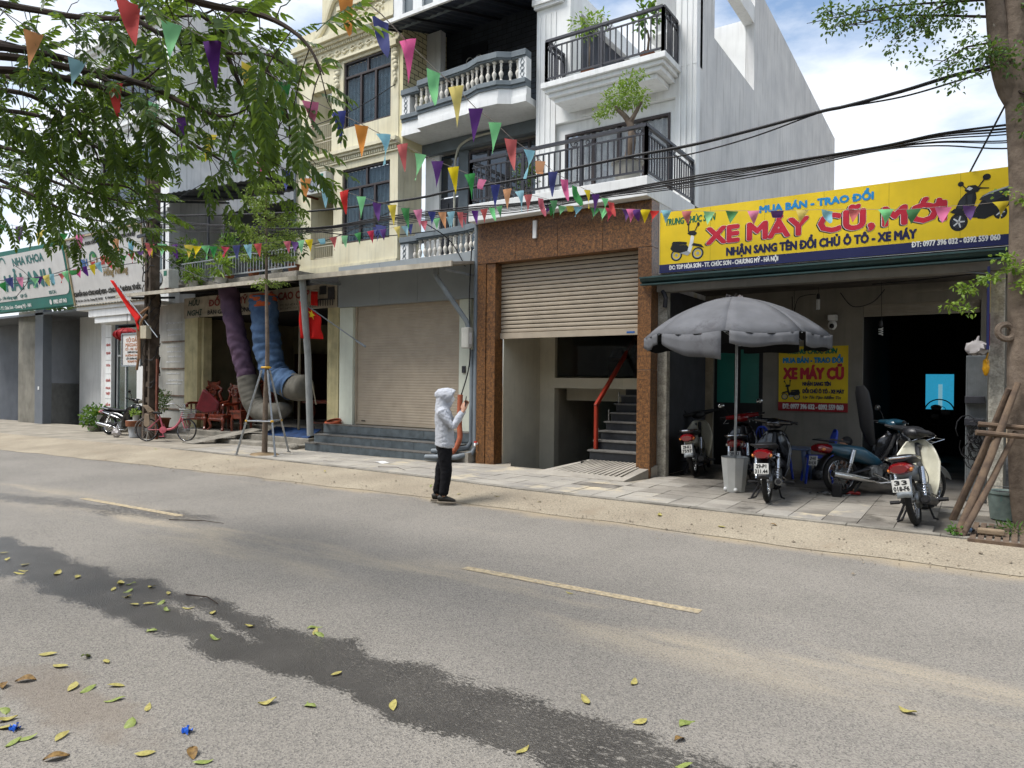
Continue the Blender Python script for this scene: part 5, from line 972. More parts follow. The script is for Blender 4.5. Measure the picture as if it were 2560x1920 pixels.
# ============================================================ person photographing the houses
m_skin = M('skin', '#b98d74', .55, .08, 20, spec=.35); m_jkt = M('pale_grey_jacket', '#b4b7bd', .7, .06, 6, .9, 11, spec=.25); m_trs = M('black_trousers', '#121216', .8, .2, 12, .6, 14, spec=.2); m_shoe = M('black_shoe', '#26241f', .6, .2, 20); m_sole = M('grey_sole', '#6e6558', .8, .15, 15)
def grown(mb, name, mat, parent, voxel, it=3, fold=0):
    o = mb.build(name, mat, parent, smooth=80); r = o.modifiers.new('skin', 'REMESH'); r.mode = 'VOXEL'; r.voxel_size = voxel; r.use_smooth_shade = True
    s = o.modifiers.new('smooth', 'SMOOTH'); s.factor = .5; s.iterations = it
    if fold:
        tx = bpy.data.textures.get('cloth_folds') or bpy.data.textures.new('cloth_folds', 'CLOUDS'); tx.noise_scale = .035; tx.noise_depth = 1
        d = o.modifiers.new('folds', 'DISPLACE'); d.texture = tx; d.strength = fold; d.mid_level = .5
    return o
def hand(mb, w, palm_dir, finger_dir, side, curl=.9):
    """palm, four bent fingers of unequal length and an opposed thumb"""
    w = Vector(w); f = Vector(finger_dir).normalized(); p = Vector(palm_dir).normalized(); s = f.cross(p).normalized()*side; c = w+f*.045
    mb.tube([w-f*.015, w+f*.03, w+f*.085], [(.024, .02), (.034, .019), (.036, .015)], 10, True, s)
    for k, (o, ln) in enumerate(((-.028, .062), (-.01, .074), (.01, .07), (.027, .056))):
        b = w+f*.08+s*o; d1 = f; pts = [b]; ang = .25
        for q in range(3): d = (f*math.cos(ang)+p*math.sin(ang)); pts.append(pts[-1]+d*ln/3*1.15); ang += curl*.75
        mb.tube(pts, [.0095, .009, .008, .007], 8)
    b = w+f*.03-s*.03; mb.tube([b, b-s*.018+f*.022+p*.012, b-s*.014+f*.045+p*.028], [.012, .0105, .008], 8)
PP = thing('person', (-6.03, 7.36, .02), 'person in pale grey hooded jacket and black trousers raising a phone', 'person', None, (0, 0, R(33.8)), False)
bd = MB()
bd.tube([(-.01, 0, .8), (0, 0, .95), (-.01, 0, 1.1), (-.02, 0, 1.22), (-.01, 0, 1.3), (.0, 0, 1.38)], [(.09, .14), (.085, .125), (.09, .135), (.085, .14), (.05, .06), (.045, .045)], 14, True, (1, 0, 0))
for s, kx, axx in ((-1, .035, .0), (1, -.06, -.1)):
    bd.tube([(-.005, s*.075, .82), (kx, s*.08, .45), (axx, s*.08, .1), (axx, s*.08, .05)], [.075, .05, .035, .035], 10); bd.tube([(axx-.04, s*.08, .062), (axx+.05, s*.085, .06), (axx+.11, s*.09, .05)], [(.02, .025), (.02, .028), (.008, .02)], 8, True, (0, 0, 1))
bd.ell((.0, 0, 1.455), (.082, .07, .105)); bd.ell((.03, 0, 1.41), (.05, .05, .055)); bd.tube([(.075, 0, 1.465), (.1, 0, 1.435), (.085, 0, 1.43)], [.012, .014, .01], 7)
for s in (-1, 1): bd.ell((.072, s*.03, 1.475), (.012, .016, .009)); bd.ell((-.005, s*.07, 1.45), (.02, .012, .03))
AR = ((-1, (-.03, -.16, 1.235), (.12, -.185, 1.045), (.245, -.075, 1.245)), (1, (-.03, .16, 1.235), (.13, .16, 1.05), (.255, .02, 1.265)))
for s, a, b, c in AR: bd.tube([a, b, c], [.045, .038, .026], 10)
hand(bd, (.25, -.07, 1.255), (.2, .9, .1), (.35, .25, .95), -1); hand(bd, (.26, .015, 1.275), (.2, -.9, .1), (.3, -.2, .95), 1)
body = grown(bd, 'body', m_skin, PP, .0065, 2)
jk = MB(); jk.tube([(.0, 0, .765), (.005, 0, .8), (.0, 0, .92), (-.005, 0, 1.05), (-.015, 0, 1.16), (-.02, 0, 1.24), (-.015, 0, 1.3), (-.01, 0, 1.34)], [(.128, .19), (.135, .195), (.128, .185), (.125, .18), (.125, .185), (.11, .19), (.075, .11), (.06, .075)], 18, True, (1, 0, 0))
for s, a, b, c in AR: a, b, c = Vector(a), Vector(b), Vector(c); jk.tube([a+Vector((.0, -s*.06, .0)), a, a.lerp(b, .5), b, b.lerp(c, .5), c.lerp(b, .05)], [.075, .07, .06, .056, .048, .043], 12)
jk.tube([(-.13, 0, 1.44), (-.12, 0, 1.45), (-.085, 0, 1.46), (-.03, 0, 1.462), (.035, 0, 1.46), (.07, 0, 1.455), (.088, 0, 1.45), (.08, 0, 1.448), (.03, 0, 1.445), (.0, 0, 1.445)], [.02, .055, .09, .104, .11, .108, .104, .09, .085, .05], 16)
jk.tube([(-.045, 0, 1.25), (-.045, 0, 1.32), (-.04, 0, 1.38), (-.03, 0, 1.44)], [(.095, .14), (.088, .105), (.085, .095), (.09, .1)], 14, True, (1, 0, 0)); jk.tube([(.03, 0, 1.3), (.06, 0, 1.37), (.085, 0, 1.4)], [(.04, .06), (.035, .06), (.02, .05)], 10)
grown(jk, 'jacket', m_jkt, PP, .009, 3, .013)
tr_ = MB(); tr_.tube([(-.01, 0, .72), (-.01, 0, .8), (.0, 0, .9)], [(.1, .15), (.112, .158), (.1, .15)], 16, True, (1, 0, 0))
for s, kx, axx in ((-1, .035, .0), (1, -.055, -.1)): tr_.tube([(.0, s*.07, .8), (.01, s*.08, .66), (kx, s*.082, .44), (kx*.6+axx*.4, s*.082, .28), (axx, s*.08, .15), (axx-.005, s*.08, .11)], [.1, .095, .08, .07, .066, .05], 14)
grown(tr_, 'trousers', m_trs, PP, .009, 3, .012)
for s, axx in ((-1, .0), (1, -.1)):
    sh_ = MB().tube([(axx-.075, s*.08, .07), (axx-.05, s*.08, .075), (axx+.03, s*.083, .068), (axx+.12, s*.088, .05), (axx+.165, s*.09, .042)], [(.03, .03), (.045, .037), (.04, .04), (.026, .042), (.01, .025)], 12, True, (0, 0, 1)).build('shoe', m_shoe, PP, smooth=True)
    MB().tube([(axx-.09, s*.08, .018), (axx-.05, s*.08, .018), (axx+.06, s*.085, .018), (axx+.13, s*.09, .018), (axx+.175, s*.092, .018)], [(.018, .03), (.02, .042), (.02, .046), (.018, .046), (.014, .028)], 12, True, (0, 0, 1)).build('sole', m_sole, sh_, smooth=True)
MB().ell((.092, 0, 1.41), (.042, .05, .05), 14, 9).build('face_mask', m_white, PP, smooth=True)
ph = thing('phone', (-6.03, 7.36, .02), 'dark phone held upright by the person in grey', 'phone', None, (0, 0, R(33.8)), False); B(.282, -.075, 1.315, .29, .0, 1.455).xf(Matrix.Translation((.285, 0, 1.38)) @ Matrix.Rotation(R(6), 4, 'Y') @ Matrix.Translation((-.285, 0, -1.38))).build('case', m_plast, ph, bevel=.003); B(.2805, -.07, 1.32, .2815, -.005, 1.45).xf(Matrix.Translation((.285, 0, 1.38)) @ Matrix.Rotation(R(6), 4, 'Y') @ Matrix.Translation((-.285, 0, -1.38))).build('screen', M('phone_screen', '#20262e', .1, spec=.8), ph)
# the mechanic squatting behind the blue motorbike
PQ = thing('person', (-1.5, 11.3, .12), 'squatting mechanic half hidden behind the blue motorbike, bare shin and sandal showing', 'person', None, (0, 0, R(195)), False); PQ.scale = (.78,)*3
bd = MB(); bd.tube([(-.12, 0, .22), (-.1, 0, .4), (-.02, 0, .6), (.04, 0, .7), (.07, 0, .76), (.1, 0, .82)], [(.11, .15), (.1, .14), (.1, .15), (.08, .15), (.05, .06), (.05, .05)], 12, True, (1, 0, 0)); bd.ell((.13, 0, .9), (.095, .078, .115)); bd.tube([(.21, 0, .91), (.235, 0, .88), (.22, 0, .87)], [.012, .014, .01], 7)
for s in (-1, 1):
    bd.tube([(-.1, s*.1, .24), (.22, s*.16, .44), (.06, s*.14, .1), (.05, s*.14, .05)], [.085, .06, .04, .035], 10); bd.tube([(.0, s*.14, .035), (.1, s*.15, .035), (.2, s*.155, .025)], [(.03, .035), (.028, .042), (.015, .035)], 8, True, (0, 0, 1))
    bd.tube([(.03, s*.18, .68), (.16, s*.24, .48), (.36, s*.14, .42)], [.05, .042, .03], 10); hand(bd, (.36, s*.14, .42), (0, -s*.4, -.9), (.9, -s*.2, -.2), s)
grown(bd, 'body', m_skin, PQ, .009, 2)
sh_ = MB().tube([(-.13, 0, .26), (-.1, 0, .42), (-.02, 0, .6), (.03, 0, .7), (.06, 0, .76)], [(.13, .17), (.125, .165), (.125, .175), (.1, .17), (.065, .08)], 12, True, (1, 0, 0))
for s in (-1, 1): sh_.tube([(.03, s*.14, .69), (.1, s*.22, .58)], [.07, .06], 10)
grown(sh_, 'shirt', m_black, PQ, .012); sh_ = MB()
for s in (-1, 1): sh_.tube([(-.1, s*.08, .24), (.1, s*.13, .36), (.24, s*.16, .44), (.19, s*.155, .36)], [.11, .09, .078, .07], 10)
grown(sh_, 'shorts', M('navy_shorts', '#1c2230', .8, .2, 9), PQ, .012)
for s in (-1, 1): MB().box(-.05, s*.14-.045, 0, .22, s*.155+.045, .018).build('sandal', m_sole, PQ, bevel=.008)
MB().ell((.11, 0, .93), (.1, .085, .1)).build('hair', m_black, PQ, smooth=True)
# ============================================================ utility pole, pipes, boxes
UP = thing('utility_pole', (-18.95, 10.35, .02), 'dark weathered concrete utility pole wrapped in loose cables', 'utility pole')
m_pole = M('stained_concrete', '#5e5349', .95, .3, 5, .7, 40, spec=.1, streak=.5)
pp = MB()
for s in (-1, 1): pp.bar((-18.97+s*.14, 10.35, 0), (-18.87+s*.08, 10.35, 7.3), .09, .26)
for k in range(17): z = .15+k*.43; w_ = .14-.06*z/7.3; pp.box(-18.97+.1*z/7.3-w_, 10.25, z, -18.97+.1*z/7.3+w_, 10.45, z+.14)
pp.build('shaft', m_pole, UP)
for k, z in enumerate((5.6, 6.0, 6.3)): MB().bar((-19.4, 10.2, z), (-18.4, 10.2, z+.05), .06, .08).build('cross_arm', m_iron, UP)
wr = MB()
for k in range(30):
    z = random.uniform(1.2, 5.9); a = random.uniform(0, 6); h = random.uniform(.2, 1.2)
    wr.tube([(-18.9+(.2+.05*math.sin(q))*math.cos(a+q*.35), 10.33+(.22)*math.sin(a+q*.35), z+h*q/8+.05*math.sin(q*2+k)) for q in range(9)], random.uniform(.008, .016), 5)
wr.build('wound_cables', m_black, UP, kind='stuff')
MB().tube(catmull([(-18.7, 10.15, 3.6), (-19.15, 10.1, 3.3), (-19.1, 10.1, 2.4), (-19.2, 10.1, 1.9)]), .035, 8).tube(catmull([(-18.75, 10.12, 3.4), (-19.0, 10.08, 3.1), (-19.0, 10.08, 2.2)]), .03, 8).build('conduit', M('ochre_conduit', '#8c6a4c', .6), UP, smooth=True)
B(-18.95, 10.05, 2.75, -18.65, 10.2, 3.1).build('junction_box', M('ivory_box', '#b3aa92', .5), UP, bevel=.01)
MB().bar((-18.55, 10.3, 0), (-18.52, 10.3, 2.2), .07, .05).build('rust_angle', M('rust', '#6d3d2c', .8, .3, 12), UP)
mb_ = thing('meter_box', (-8.2, 10.75, 2.3), 'pale grey electric meter box on the pipes beside the granite', 'meter box'); B(-8.3, 10.6, 2.32, -8.12, 10.74, 2.72).build('case', m_oldw, mb_, bevel=.015); B(-8.13, 10.63, 2.4, -8.115, 10.7, 2.62).build('cover', m_greyr, mb_)
pv = thing('drain_pipes', (-8.2, 10.9, .1), 'bundle of grey drain pipes running down beside the granite pillar', 'pipes')
MB().tube([(-8.1, 10.82, 4.9), (-8.1, 10.82, .4), (-8.13, 10.75, .28), (-8.3, 10.5, .22), (-9.0, 10.4, .18)], .055, 10).build('pipe', m_pvc, pv, smooth=True); MB().tube([(-8.22, 10.86, 2.3), (-8.22, 10.86, .5), (-8.26, 10.78, .38), (-8.4, 10.52, .34), (-8.9, 10.48, .3)], .05, 10).build('pipe', m_pvc, pv, smooth=True)
MB().tube([(-8.78, 10.4, 3.85), (-8.78, 10.4, 3.72), (-8.25, 10.7, 2.85), (-8.22, 10.74, 2.7)], .05, 10).build('pipe', M('pale_pvc', '#7f8689', .5), pv, smooth=True); MB().tube([(-8.78, 10.4, 3.88), (-8.78, 10.4, 3.76)], .065, 10).build('pipe_socket', MATS['pale_pvc'], pv, smooth=True)
MB().tube(catmull([(-8.2, 10.78, 4.3), (-8.23, 10.76, 3.3), (-8.18, 10.72, 2.7), (-8.17, 10.7, 2.0), (-8.3, 10.62, 1.4)]), .012, 6).build('cable', m_black, pv, smooth=True)
ho = [Vector((-8.32, 10.62, 1.42)), Vector((-8.32, 10.6, .9)), Vector((-8.3, 10.58, .55)), Vector((-8.4, 10.48, .3)), Vector((-8.55, 10.35, .14))]; hp = catmull(ho, 22)
tag(MB().tube(hp, [.05+.006*(i % 2) for i in range(len(hp))], 12).build('corrugated_hose', M('orange_hose', '#a55a3d', .6, .2, 8, dirt='#9a9086', dsc=4, dth=.62), None, smooth=60), 'orange corrugated hose hanging beside the shop steps', 'hose')
tp = thing('wall_tap', (-7.98, 10.7, .45), 'small white tap with a red handle on the granite', 'tap'); MB().tube([(-7.99, 10.75, .48), (-7.99, 10.66, .48), (-7.97, 10.64, .44)], .018, 8).build('spout', m_white, tp); B(-8.02, 10.67, .5, -7.96, 10.7, .53).build('handle', rd_, tp)
hc = MB()
for k in range(6): hc.torus((-12.35, 11.02, .68+.012*k), .19-.012*(k % 3), .011, Matrix.Rotation(.05*k, 3, 'X'), 30, 6)
tag(hc.build('hose_coil', M('red_orange_hose', '#9c4a2a', .5, .3, 6), None, smooth=True), 'flat coil of red orange hose on the shop step', 'hose')
# ============================================================ air conditioners
def aircon(x, y, z, label, sc=1.):
    t = thing('air_conditioner', (x, y, z), label, 'air conditioner', 'outdoor air conditioners'); m = M('aircon_white', '#c4c4bd', .5, .08, 4, streak=.2)
    B(x-.4, y-.15, z, x+.4, y+.15, z+.55).build('case', m, t, bevel=.015); MB().torus((x-.13, y-.155, z+.28), .21, .012, RX, 26, 5).torus((x-.13, y-.155, z+.28), .14, .006, RX, 22, 5).torus((x-.13, y-.155, z+.28), .07, .006, RX, 16, 5).build('fan_guard', m_iron, t); MB().lathe([(0, 0), (.2, 0), (.2, .004), (0, .004)], (x-.13, y-.152, z+.28), 22, RX).build('fan_grille', m_galv, t)
    B(x+.14, y-.156, z+.36, x+.3, y-.151, z+.5).build('badge', gn_, t)
    for s in (-.3, .3): MB().bar((x+s, y+.2, z-.03), (x+s, y-.2, z-.03), .05, .05).build('bracket', MATS['rust'], t)
aircon(-19.45, 11.05, 4.24, 'white air conditioner on the canopy beside the utility pole'); aircon(-14.75, 12.62, 6.66, 'white air conditioner in the loggia of the yellow house')
# ============================================================ cloth-covered ducts of the furniture workshop
m_purp = M('purple_cloth', '#5d4a5c', .85, .15, 4, 1., 16, spec=.15, col2='#4c3d4e'); m_blu = M('denim_blue_cloth', '#4f6784', .85, .2, 5, 1., 18, spec=.15, col2='#3d5270'); m_grn = M('grey_green_duct', '#66635a', .85, .2, 4, .4, 20, col2='#504e47')
def wrinkled(path, r, mat, name, parent, seed, amp=.02, n=26, close=0):
    rnd = random.Random(seed); pts = catmull(path, 22); k = len(pts); mb = MB().tube(pts, [r*(1-.75*max(0, (i/(k-1)-.75)/.25)**2*close) for i in range(k)], n, close > 0)
    for i in range(k):
        for j in range(n):
            v = mb.v[i*n+j]; a = 2*PI*j/n; d = (v-pts[i]).normalized(); mb.v[i*n+j] = v+d*amp*(.35*math.sin(i*.9+2.6*math.sin(a+seed)+1.3*math.sin(2*a+i*.11)+seed)+.45*math.sin(i*.37+3*a+seed)+.3*math.sin(i*.21-2*a)+rnd.uniform(-.35, .35))
    return mb.build(name, mat, parent, smooth=70, solid=.004)
d1 = thing('fabric_duct', (-15.4, 10.9, .4), 'tall purple cloth-wrapped duct standing before the furniture shop', 'duct', 'cloth ducts before the furniture shop')
wrinkled([(-15.92, 10.68, 3.98), (-15.72, 10.75, 3.0), (-15.55, 10.82, 2.3), (-15.38, 10.9, 1.65)], .235, m_purp, 'cloth_sleeve', d1, 3, .028); wrinkled([(-15.39, 10.9, 1.75), (-15.3, 10.92, 1.3), (-15.1, 10.98, .95), (-14.7, 11.05, .82), (-14.1, 11.2, 1.0)], .26, m_grn, 'duct_elbow', d1, 4, .008, 26, 1)
d2 = thing('fabric_duct', (-14.3, 10.9, .9), 'open-topped blue cloth-wrapped duct with orange lining', 'duct', 'cloth ducts before the furniture shop')
wrinkled([(-14.72, 10.85, 3.72), (-14.66, 10.87, 3.0), (-14.55, 10.9, 2.3), (-14.3, 10.95, 1.75), (-13.75, 11.0, 1.5)], .325, m_blu, 'cloth_sleeve', d2, 6, .032); wrinkled([(-13.95, 11.0, 1.56), (-13.6, 11.02, 1.48), (-13.25, 11.05, 1.5)], .315, m_grn, 'duct_end', d2, 7, .008, 26, 1)
wrinkled([(-14.725, 10.85, 3.76), (-14.70, 10.855, 3.45)], .315, M('orange_lining', '#b5552c', .8, .15, 6), 'lining', d2, 8, .012)
tag(MB().tube([(-13.9, 11.3, .45), (-13.45, 10.95, 3.5)], .03, 6).build('wooden_pole', M('pale_pole', '#77705f', .8)), 'thin pole propped behind the blue duct', 'pole'); tag(MB().tube([(-12.8, 10.9, 1.1), (-13.4, 10.8, 3.6)], .012, 6).build('guy_rope', MATS['pale_pole']), 'guy rope running up from the duct end', 'rope')
# ============================================================ carved furniture
m_wood = M('red_varnished_wood', '#7d331b', .35, .3, 9, .15, 40, spec=.5, col2='#43180d', coat=.3)
def armchair(x, y, h, label, tall=1., z=.28):
    t = thing('carved_armchair', (x, y, z), label, 'armchair', 'carved red wood armchairs', (0, 0, h), False)
    B(-.36, -.3, .36, .36, .3, .43).build('seat', m_wood, t, bevel=.012); ap = MB().box(-.34, -.31, .26, .34, -.285, .36)
    for k in range(9): ap.ell((-.3+k*.075, -.31, .3), (.035, .015, .03), 8, 5)
    ap.build('carved_apron', m_wood, t, smooth=True)
    for sx_ in (-1, 1):
        for sy_ in (-1, 1): MB().tube(catmull([(sx_*.31, sy_*.25, .36), (sx_*.35, sy_*.28, .26), (sx_*.31, sy_*.26, .12), (sx_*.34, sy_*.29, .03), (sx_*.37, sy_*.31, .0)], 4), [.05, .05, .055, .055, .05, .045, .04, .036, .034, .032, .032, .034, .036, .04, .045, .045, .04][:17], 8).build('leg', m_wood, t, smooth=True)
        ar_ = MB().tube(catmull([(sx_*.34, .27, .78), (sx_*.36, .05, .72), (sx_*.37, -.2, .72), (sx_*.38, -.3, .68), (sx_*.36, -.29, .6)], 5), .035, 8)
        for k in range(3): ar_.tube(catmull([(sx_*.35, -.18+k*.15, .43), (sx_*(.38), -.16+k*.15, .56), (sx_*.36, -.18+k*.15, .7)], 4), .022, 6)
        ar_.build('arm', m_wood, t, smooth=True)
    bk = MB().box(-.13, .26, .43, .13, .3, 1.2*tall).prism([(-.2, .265, 1.15*tall), (.2, .265, 1.15*tall), (.26, .265, 1.42*tall), (.12, .265, 1.36*tall), (0, .265, 1.38*tall), (-.12, .265, 1.36*tall), (-.26, .265, 1.42*tall)], (0, .035, 0))
    for s in (-1, 1): bk.tube(catmull([(s*.3, .28, .43), (s*.34, .28, .75), (s*.24, .28, .98), (s*.32, .28, 1.1), (s*.14, .28, 1.2)], 5), .04, 8)
    for k in range(10): a = k*.63; bk.ell((.13*math.cos(a), .25, 1.02+.1*math.sin(a)), (.04, .03, .035), 7, 5)
    bk.build('backrest', m_wood, t, smooth=True); return t
armchair(-17.95, 11.36, R(6), 'carved red wood armchair nearest the yellow pier', .95); armchair(-17.05, 11.4, R(-4), 'carved red wood armchair beside the purple duct', .9); armchair(-17.2, 12.5, R(0), 'tall backed carved chair deeper in the furniture shop', 1.2, .42)
tbl = thing('carved_table', (-13.55, 12.2, .42), 'carved dark wood table behind the leaning post', 'table'); B(-14.4, 11.8, 1.08, -12.9, 12.7, 1.16).build('table_top', m_wood, tbl, bevel=.02)
for xx in (-14.2, -13.1):
    for yy in (11.95, 12.55): MB().tube(catmull([(xx, yy, 1.08), (xx+.08, yy, .85), (xx-.04, yy, .62), (xx+.06, yy, .42)], 5), .05, 8).build('leg', m_wood, tbl, smooth=True)
B(-14.2, 11.95, .55, -13.1, 12.5, .6).build('stretcher', m_wood, tbl)
tbl = thing('carved_stand', (-16.35, 11.4, .28), 'low carved wood side stand next to the armchairs', 'stand'); B(-16.6, 11.2, .78, -16.1, 11.6, .84).build('top', m_wood, tbl, bevel=.01); B(-16.57, 11.23, .62, -16.13, 11.57, .779).build('carved_apron', m_wood, tbl)
for xx in (-16.55, -16.15):
    for yy in (11.25, 11.55): MB().tube([(xx, yy, .62), (xx, yy, .28)], [.04, .03], 8).build('leg', m_wood, tbl)
tag(MB().prism([(-14.9, 11.0, .28), (-13.2, 11.0, .28), (-13.2, 11.4, .46), (-14.9, 11.4, .46)], (0, 0, .02)).build('blue_tarpaulin', M('blue_tarp', '#24406b', .6, .3, 5, .5, 12)), 'blue tarpaulin over the furniture shop step', 'tarpaulin')
tag(MB().ell((-13.0, 10.45, .13), (.12, .09, .08), 8, 6).build('stone', m_conc, None, smooth=True), 'rounded stone beside the tiled steps', 'stone')
# ============================================================ flags on short poles, lantern, hanging sign
m_fred = M('flag_red', '#c0201c', .8, .08, 6, spec=.15); m_star = M('flag_yellow', '#d9b41c', .8)
fl = thing('national_flag', (-11.35, 10.9, 2.45), 'red flag with a yellow star hanging from a slanted pole', 'flag', 'red flags on slanted poles')
MB().tube([(-11.25, 10.95, 2.42), (-12.68, 10.3, 3.46)], .014, 6).tube([(-11.25, 10.95, 2.42), (-11.45, 10.86, 2.56)], .028, 8).build('flag_pole', m_galv, fl)
def cloth(u, v):
    t0 = Vector((-12.68, 10.3, 3.46)).lerp(Vector((-12.2, 10.52, 3.09)), u); dr = lerp(.86, .5, u)*v; return (t0.x+.16*v*(1-u)*.8+.02*math.sin(v*9), t0.y-.02-.07*math.sin(u*9+v*2)*v, t0.z-dr)
cl = MB().grid(cloth, 16, 12).build('cloth', m_fred, fl, smooth=True, solid=.002)
c0 = Vector(cloth(.62, .12)); ex_ = (Vector(cloth(.9, .1))-c0).normalized(); ez_ = Vector((0, 0, 1)); sp = []
for k in range(10): a = k*PI/5+PI/2; rr = .11 if k % 2 == 0 else .045; sp.append(c0+ex_*rr*math.cos(a)+ez_*rr*math.sin(a)+Vector((0, -.045, -.02)))
MB().add(sp+[c0+Vector((0, -.05, -.02))], [(10, k, (k+1) % 10) for k in range(10)]).build('star', m_star, cl)
fl = thing('red_flag', (-18.4, 10.2, 2.83), 'folded red flag on a slanted pole tied to the utility pole', 'flag', 'red flags on slanted poles')
MB().tube([(-18.35, 10.2, 2.78), (-20.1, 9.92, 4.4)], .014, 6).build('flag_pole', m_galv, fl)
def cloth2(u, v): p = Vector((-20.1, 9.92, 4.4)).lerp(Vector((-19.0, 10.1, 3.38)), u); return (p.x-.02+.14*v*math.sin(u*3), p.y-.05-.05*math.sin(v*9+u*4), p.z-.26*v*math.sin(u*PI*.55)*1.2-.12*v*u)
MB().grid(cloth2, 14, 8).build('cloth', m_fred, fl, smooth=True, solid=.003)
fl = thing('small_red_flag', (-13.3, 11.2, 3.6), 'small red pennant hanging in front of the furniture banner', 'pennant', 'red flags on slanted poles'); MB().grid(lambda u, v: (-13.38+.26*u, 11.2+.03*math.sin(u*6), 3.82-.34*v-.03*u), 6, 4).build('cloth', m_fred, fl, smooth=True, solid=.002); MB().tube([(-13.38, 11.2, 3.84), (-13.1, 11.2, 3.85)], .005, 5).build('hanging_cord', m_black, fl)
ln = thing('red_lantern', (-21.0, 10.75, 2.9), 'round red silk lantern under the spa porch', 'lantern'); m_lan = M('lantern_silk', '#93131a', .5, .1, 5)
for k in range(14): a = 2*PI*k/14; MB().tube([(-21.0+(.1+.26*math.sin(q/8*PI))*math.cos(a), 10.75+(.1+.26*math.sin(q/8*PI))*math.sin(a), 2.78+.36*q/8) for q in range(9)], [(.03, .012)]*9, 6, True, (0, 0, 1)).build('rib', m_lan, ln, smooth=True)
MB().lathe([(.08, 2.76), (.18, 2.8), (.33, 2.9), (.345, 2.97), (.33, 3.04), (.18, 3.13), (.08, 3.16)], (-21.0, 10.75, 0), 28).build('globe', m_lan, ln, smooth=True); MB().tube([(-21, 10.75, 3.16), (-21, 10.75, 3.6)], .008, 5).build('cord', m_black, ln); MB().lathe([(.09, 2.72), (.09, 2.78)], (-21.0, 10.75, 0), 16).build('gold_rim', m_star, ln)
hs = thing('hanging_sign', (-19.85, 10.3, 2.0), 'small white lettered sign box hung from the spa corner', 'sign'); B(-20.33, 10.28, 2.02, -19.32, 10.42, 2.93).build('box', M('sign_white', '#cfcdc8'), hs, bevel=.008); fr = MB()
for a, b in (((-20.33, 2.02), (-19.32, 2.02)), ((-19.32, 2.02), (-19.32, 2.93)), ((-19.32, 2.93), (-20.33, 2.93)), ((-20.33, 2.93), (-20.33, 2.02))): fr.bar((a[0], 10.27, a[1]), (b[0], 10.27, b[1]), .03, .04)
fr.build('frame', m_galv, hs); org_ = M('orange_letter', '#b5744a', .5)
for (s_, a, b, z, c, mt_) in (('GỘI ĐẦU', -20.12, -19.45, 2.7, .1, org_), ('MASSAGE', -20.15, -19.42, 2.57, .09, org_), ('CỔ - VAI - GÁY', -20.15, -19.42, 2.46, .07, org_), ('CHĂM SÓC DA', -20.05, -19.5, 2.38, .05, ink), ('DƯỠNG SINH', -20.15, -19.42, 2.29, .05, org_), ('LẤY NHÂN MỤN', -20.1, -19.45, 2.2, .05, ink), ('TRỊ RỤNG TÓC', -20.05, -19.5, 2.12, .05, org_)): text(s_, a, b, z, c, 10.276, mt_, hs, .004)
MB().tube([(-19.4, 10.35, 2.93), (-19.2, 10.35, 3.0), (-18.95, 10.35, 3.0)], .02, 6).build('bracket', m_iron, hs)
# ============================================================ foliage
def leafmat(name, c1, c2, trans=.35, rough=.45):
    m = bpy.data.materials.new(name); m.use_nodes = True; nt = m.node_tree; N = nt.nodes; L = nt.links; b = N['Principled BSDF']; b.inputs['Roughness'].default_value = rough; b.inputs['Specular IOR Level'].default_value = .35
    g = N.new('ShaderNodeNewGeometry'); n = N.new('ShaderNodeTexNoise'); n.inputs['Scale'].default_value = 6; n.inputs['Detail'].default_value = 3; L.new(g.outputs['Position'], n.inputs[0])
    n2 = N.new('ShaderNodeMath'); n2.operation = 'MULTIPLY_ADD'; L.new(g.outputs['Random Per Island'], n2.inputs[0]); n2.inputs[1].default_value = .7; L.new(n.outputs[0], n2.inputs[2])
    r = N.new('ShaderNodeMapRange'); r.inputs[1].default_value = .35; r.inputs[2].default_value = 1.15; L.new(n2.outputs[0], r.inputs[0])
    x = N.new('ShaderNodeMix'); x.data_type = 'RGBA'; L.new(r.outputs[0], x.inputs[0]); x.inputs[6].default_value = hx(c1); x.inputs[7].default_value = hx(c2); L.new(x.outputs[2], b.inputs['Base Color'])
    t = N.new('ShaderNodeBsdfTranslucent'); y = N.new('ShaderNodeMix'); y.data_type = 'RGBA'; y.inputs[0].default_value = .55; L.new(x.outputs[2], y.inputs[6]); y.inputs[7].default_value = hx('#9dbb3a'); L.new(y.outputs[2], t.inputs[0])
    ms = N.new('ShaderNodeMixShader'); ms.inputs[0].default_value = trans; L.new(b.outputs[0], ms.inputs[1]); L.new(t.outputs[0], ms.inputs[2]); L.new(ms.outputs[0], N['Material Output'].inputs[0]); return m
lf_big = leafmat('pinnate_leaf', '#213a1d', '#425c2a', .36); lf_small = leafmat('small_leaf', '#2b4728', '#4a6634', .3); lf_light = leafmat('young_leaf', '#5e7d34', '#8ba347', .35); lf_dark = leafmat('dense_leaf', '#1f361c', '#35502a', .2); lf_shrub = leafmat('shrub_leaf', '#2f5426', '#547a32', .3)
m_bark = M('bark', '#7d7063', .95, .3, 7, 1., 30, spec=.1, col2='#5f544a', dirt='#a39d90', dsc=7, dth=.66); m_twig = M('twig', '#3b3028', .9, .2, 15)
def leafpts(o, d, n, ln, w, fold=.25):
    """one leaf blade: six corners, folded a little along the midrib"""
    d = d.normalized(); s = d.cross(n); s = s.normalized() if s.length > 1e-5 else d.orthogonal().normalized(); n = s.cross(d)
    return [o, o+d*ln*.3+s*w*.5+n*w*fold, o+d*ln*.7+s*w*.42+n*w*fold*.6-n*ln*.05, o+d*ln-n*ln*.12, o+d*ln*.7-s*w*.42+n*w*fold*.6-n*ln*.05, o+d*ln*.3-s*w*.5+n*w*fold]
LF = [(0, 1, 2, 3), (0, 3, 4, 5)]
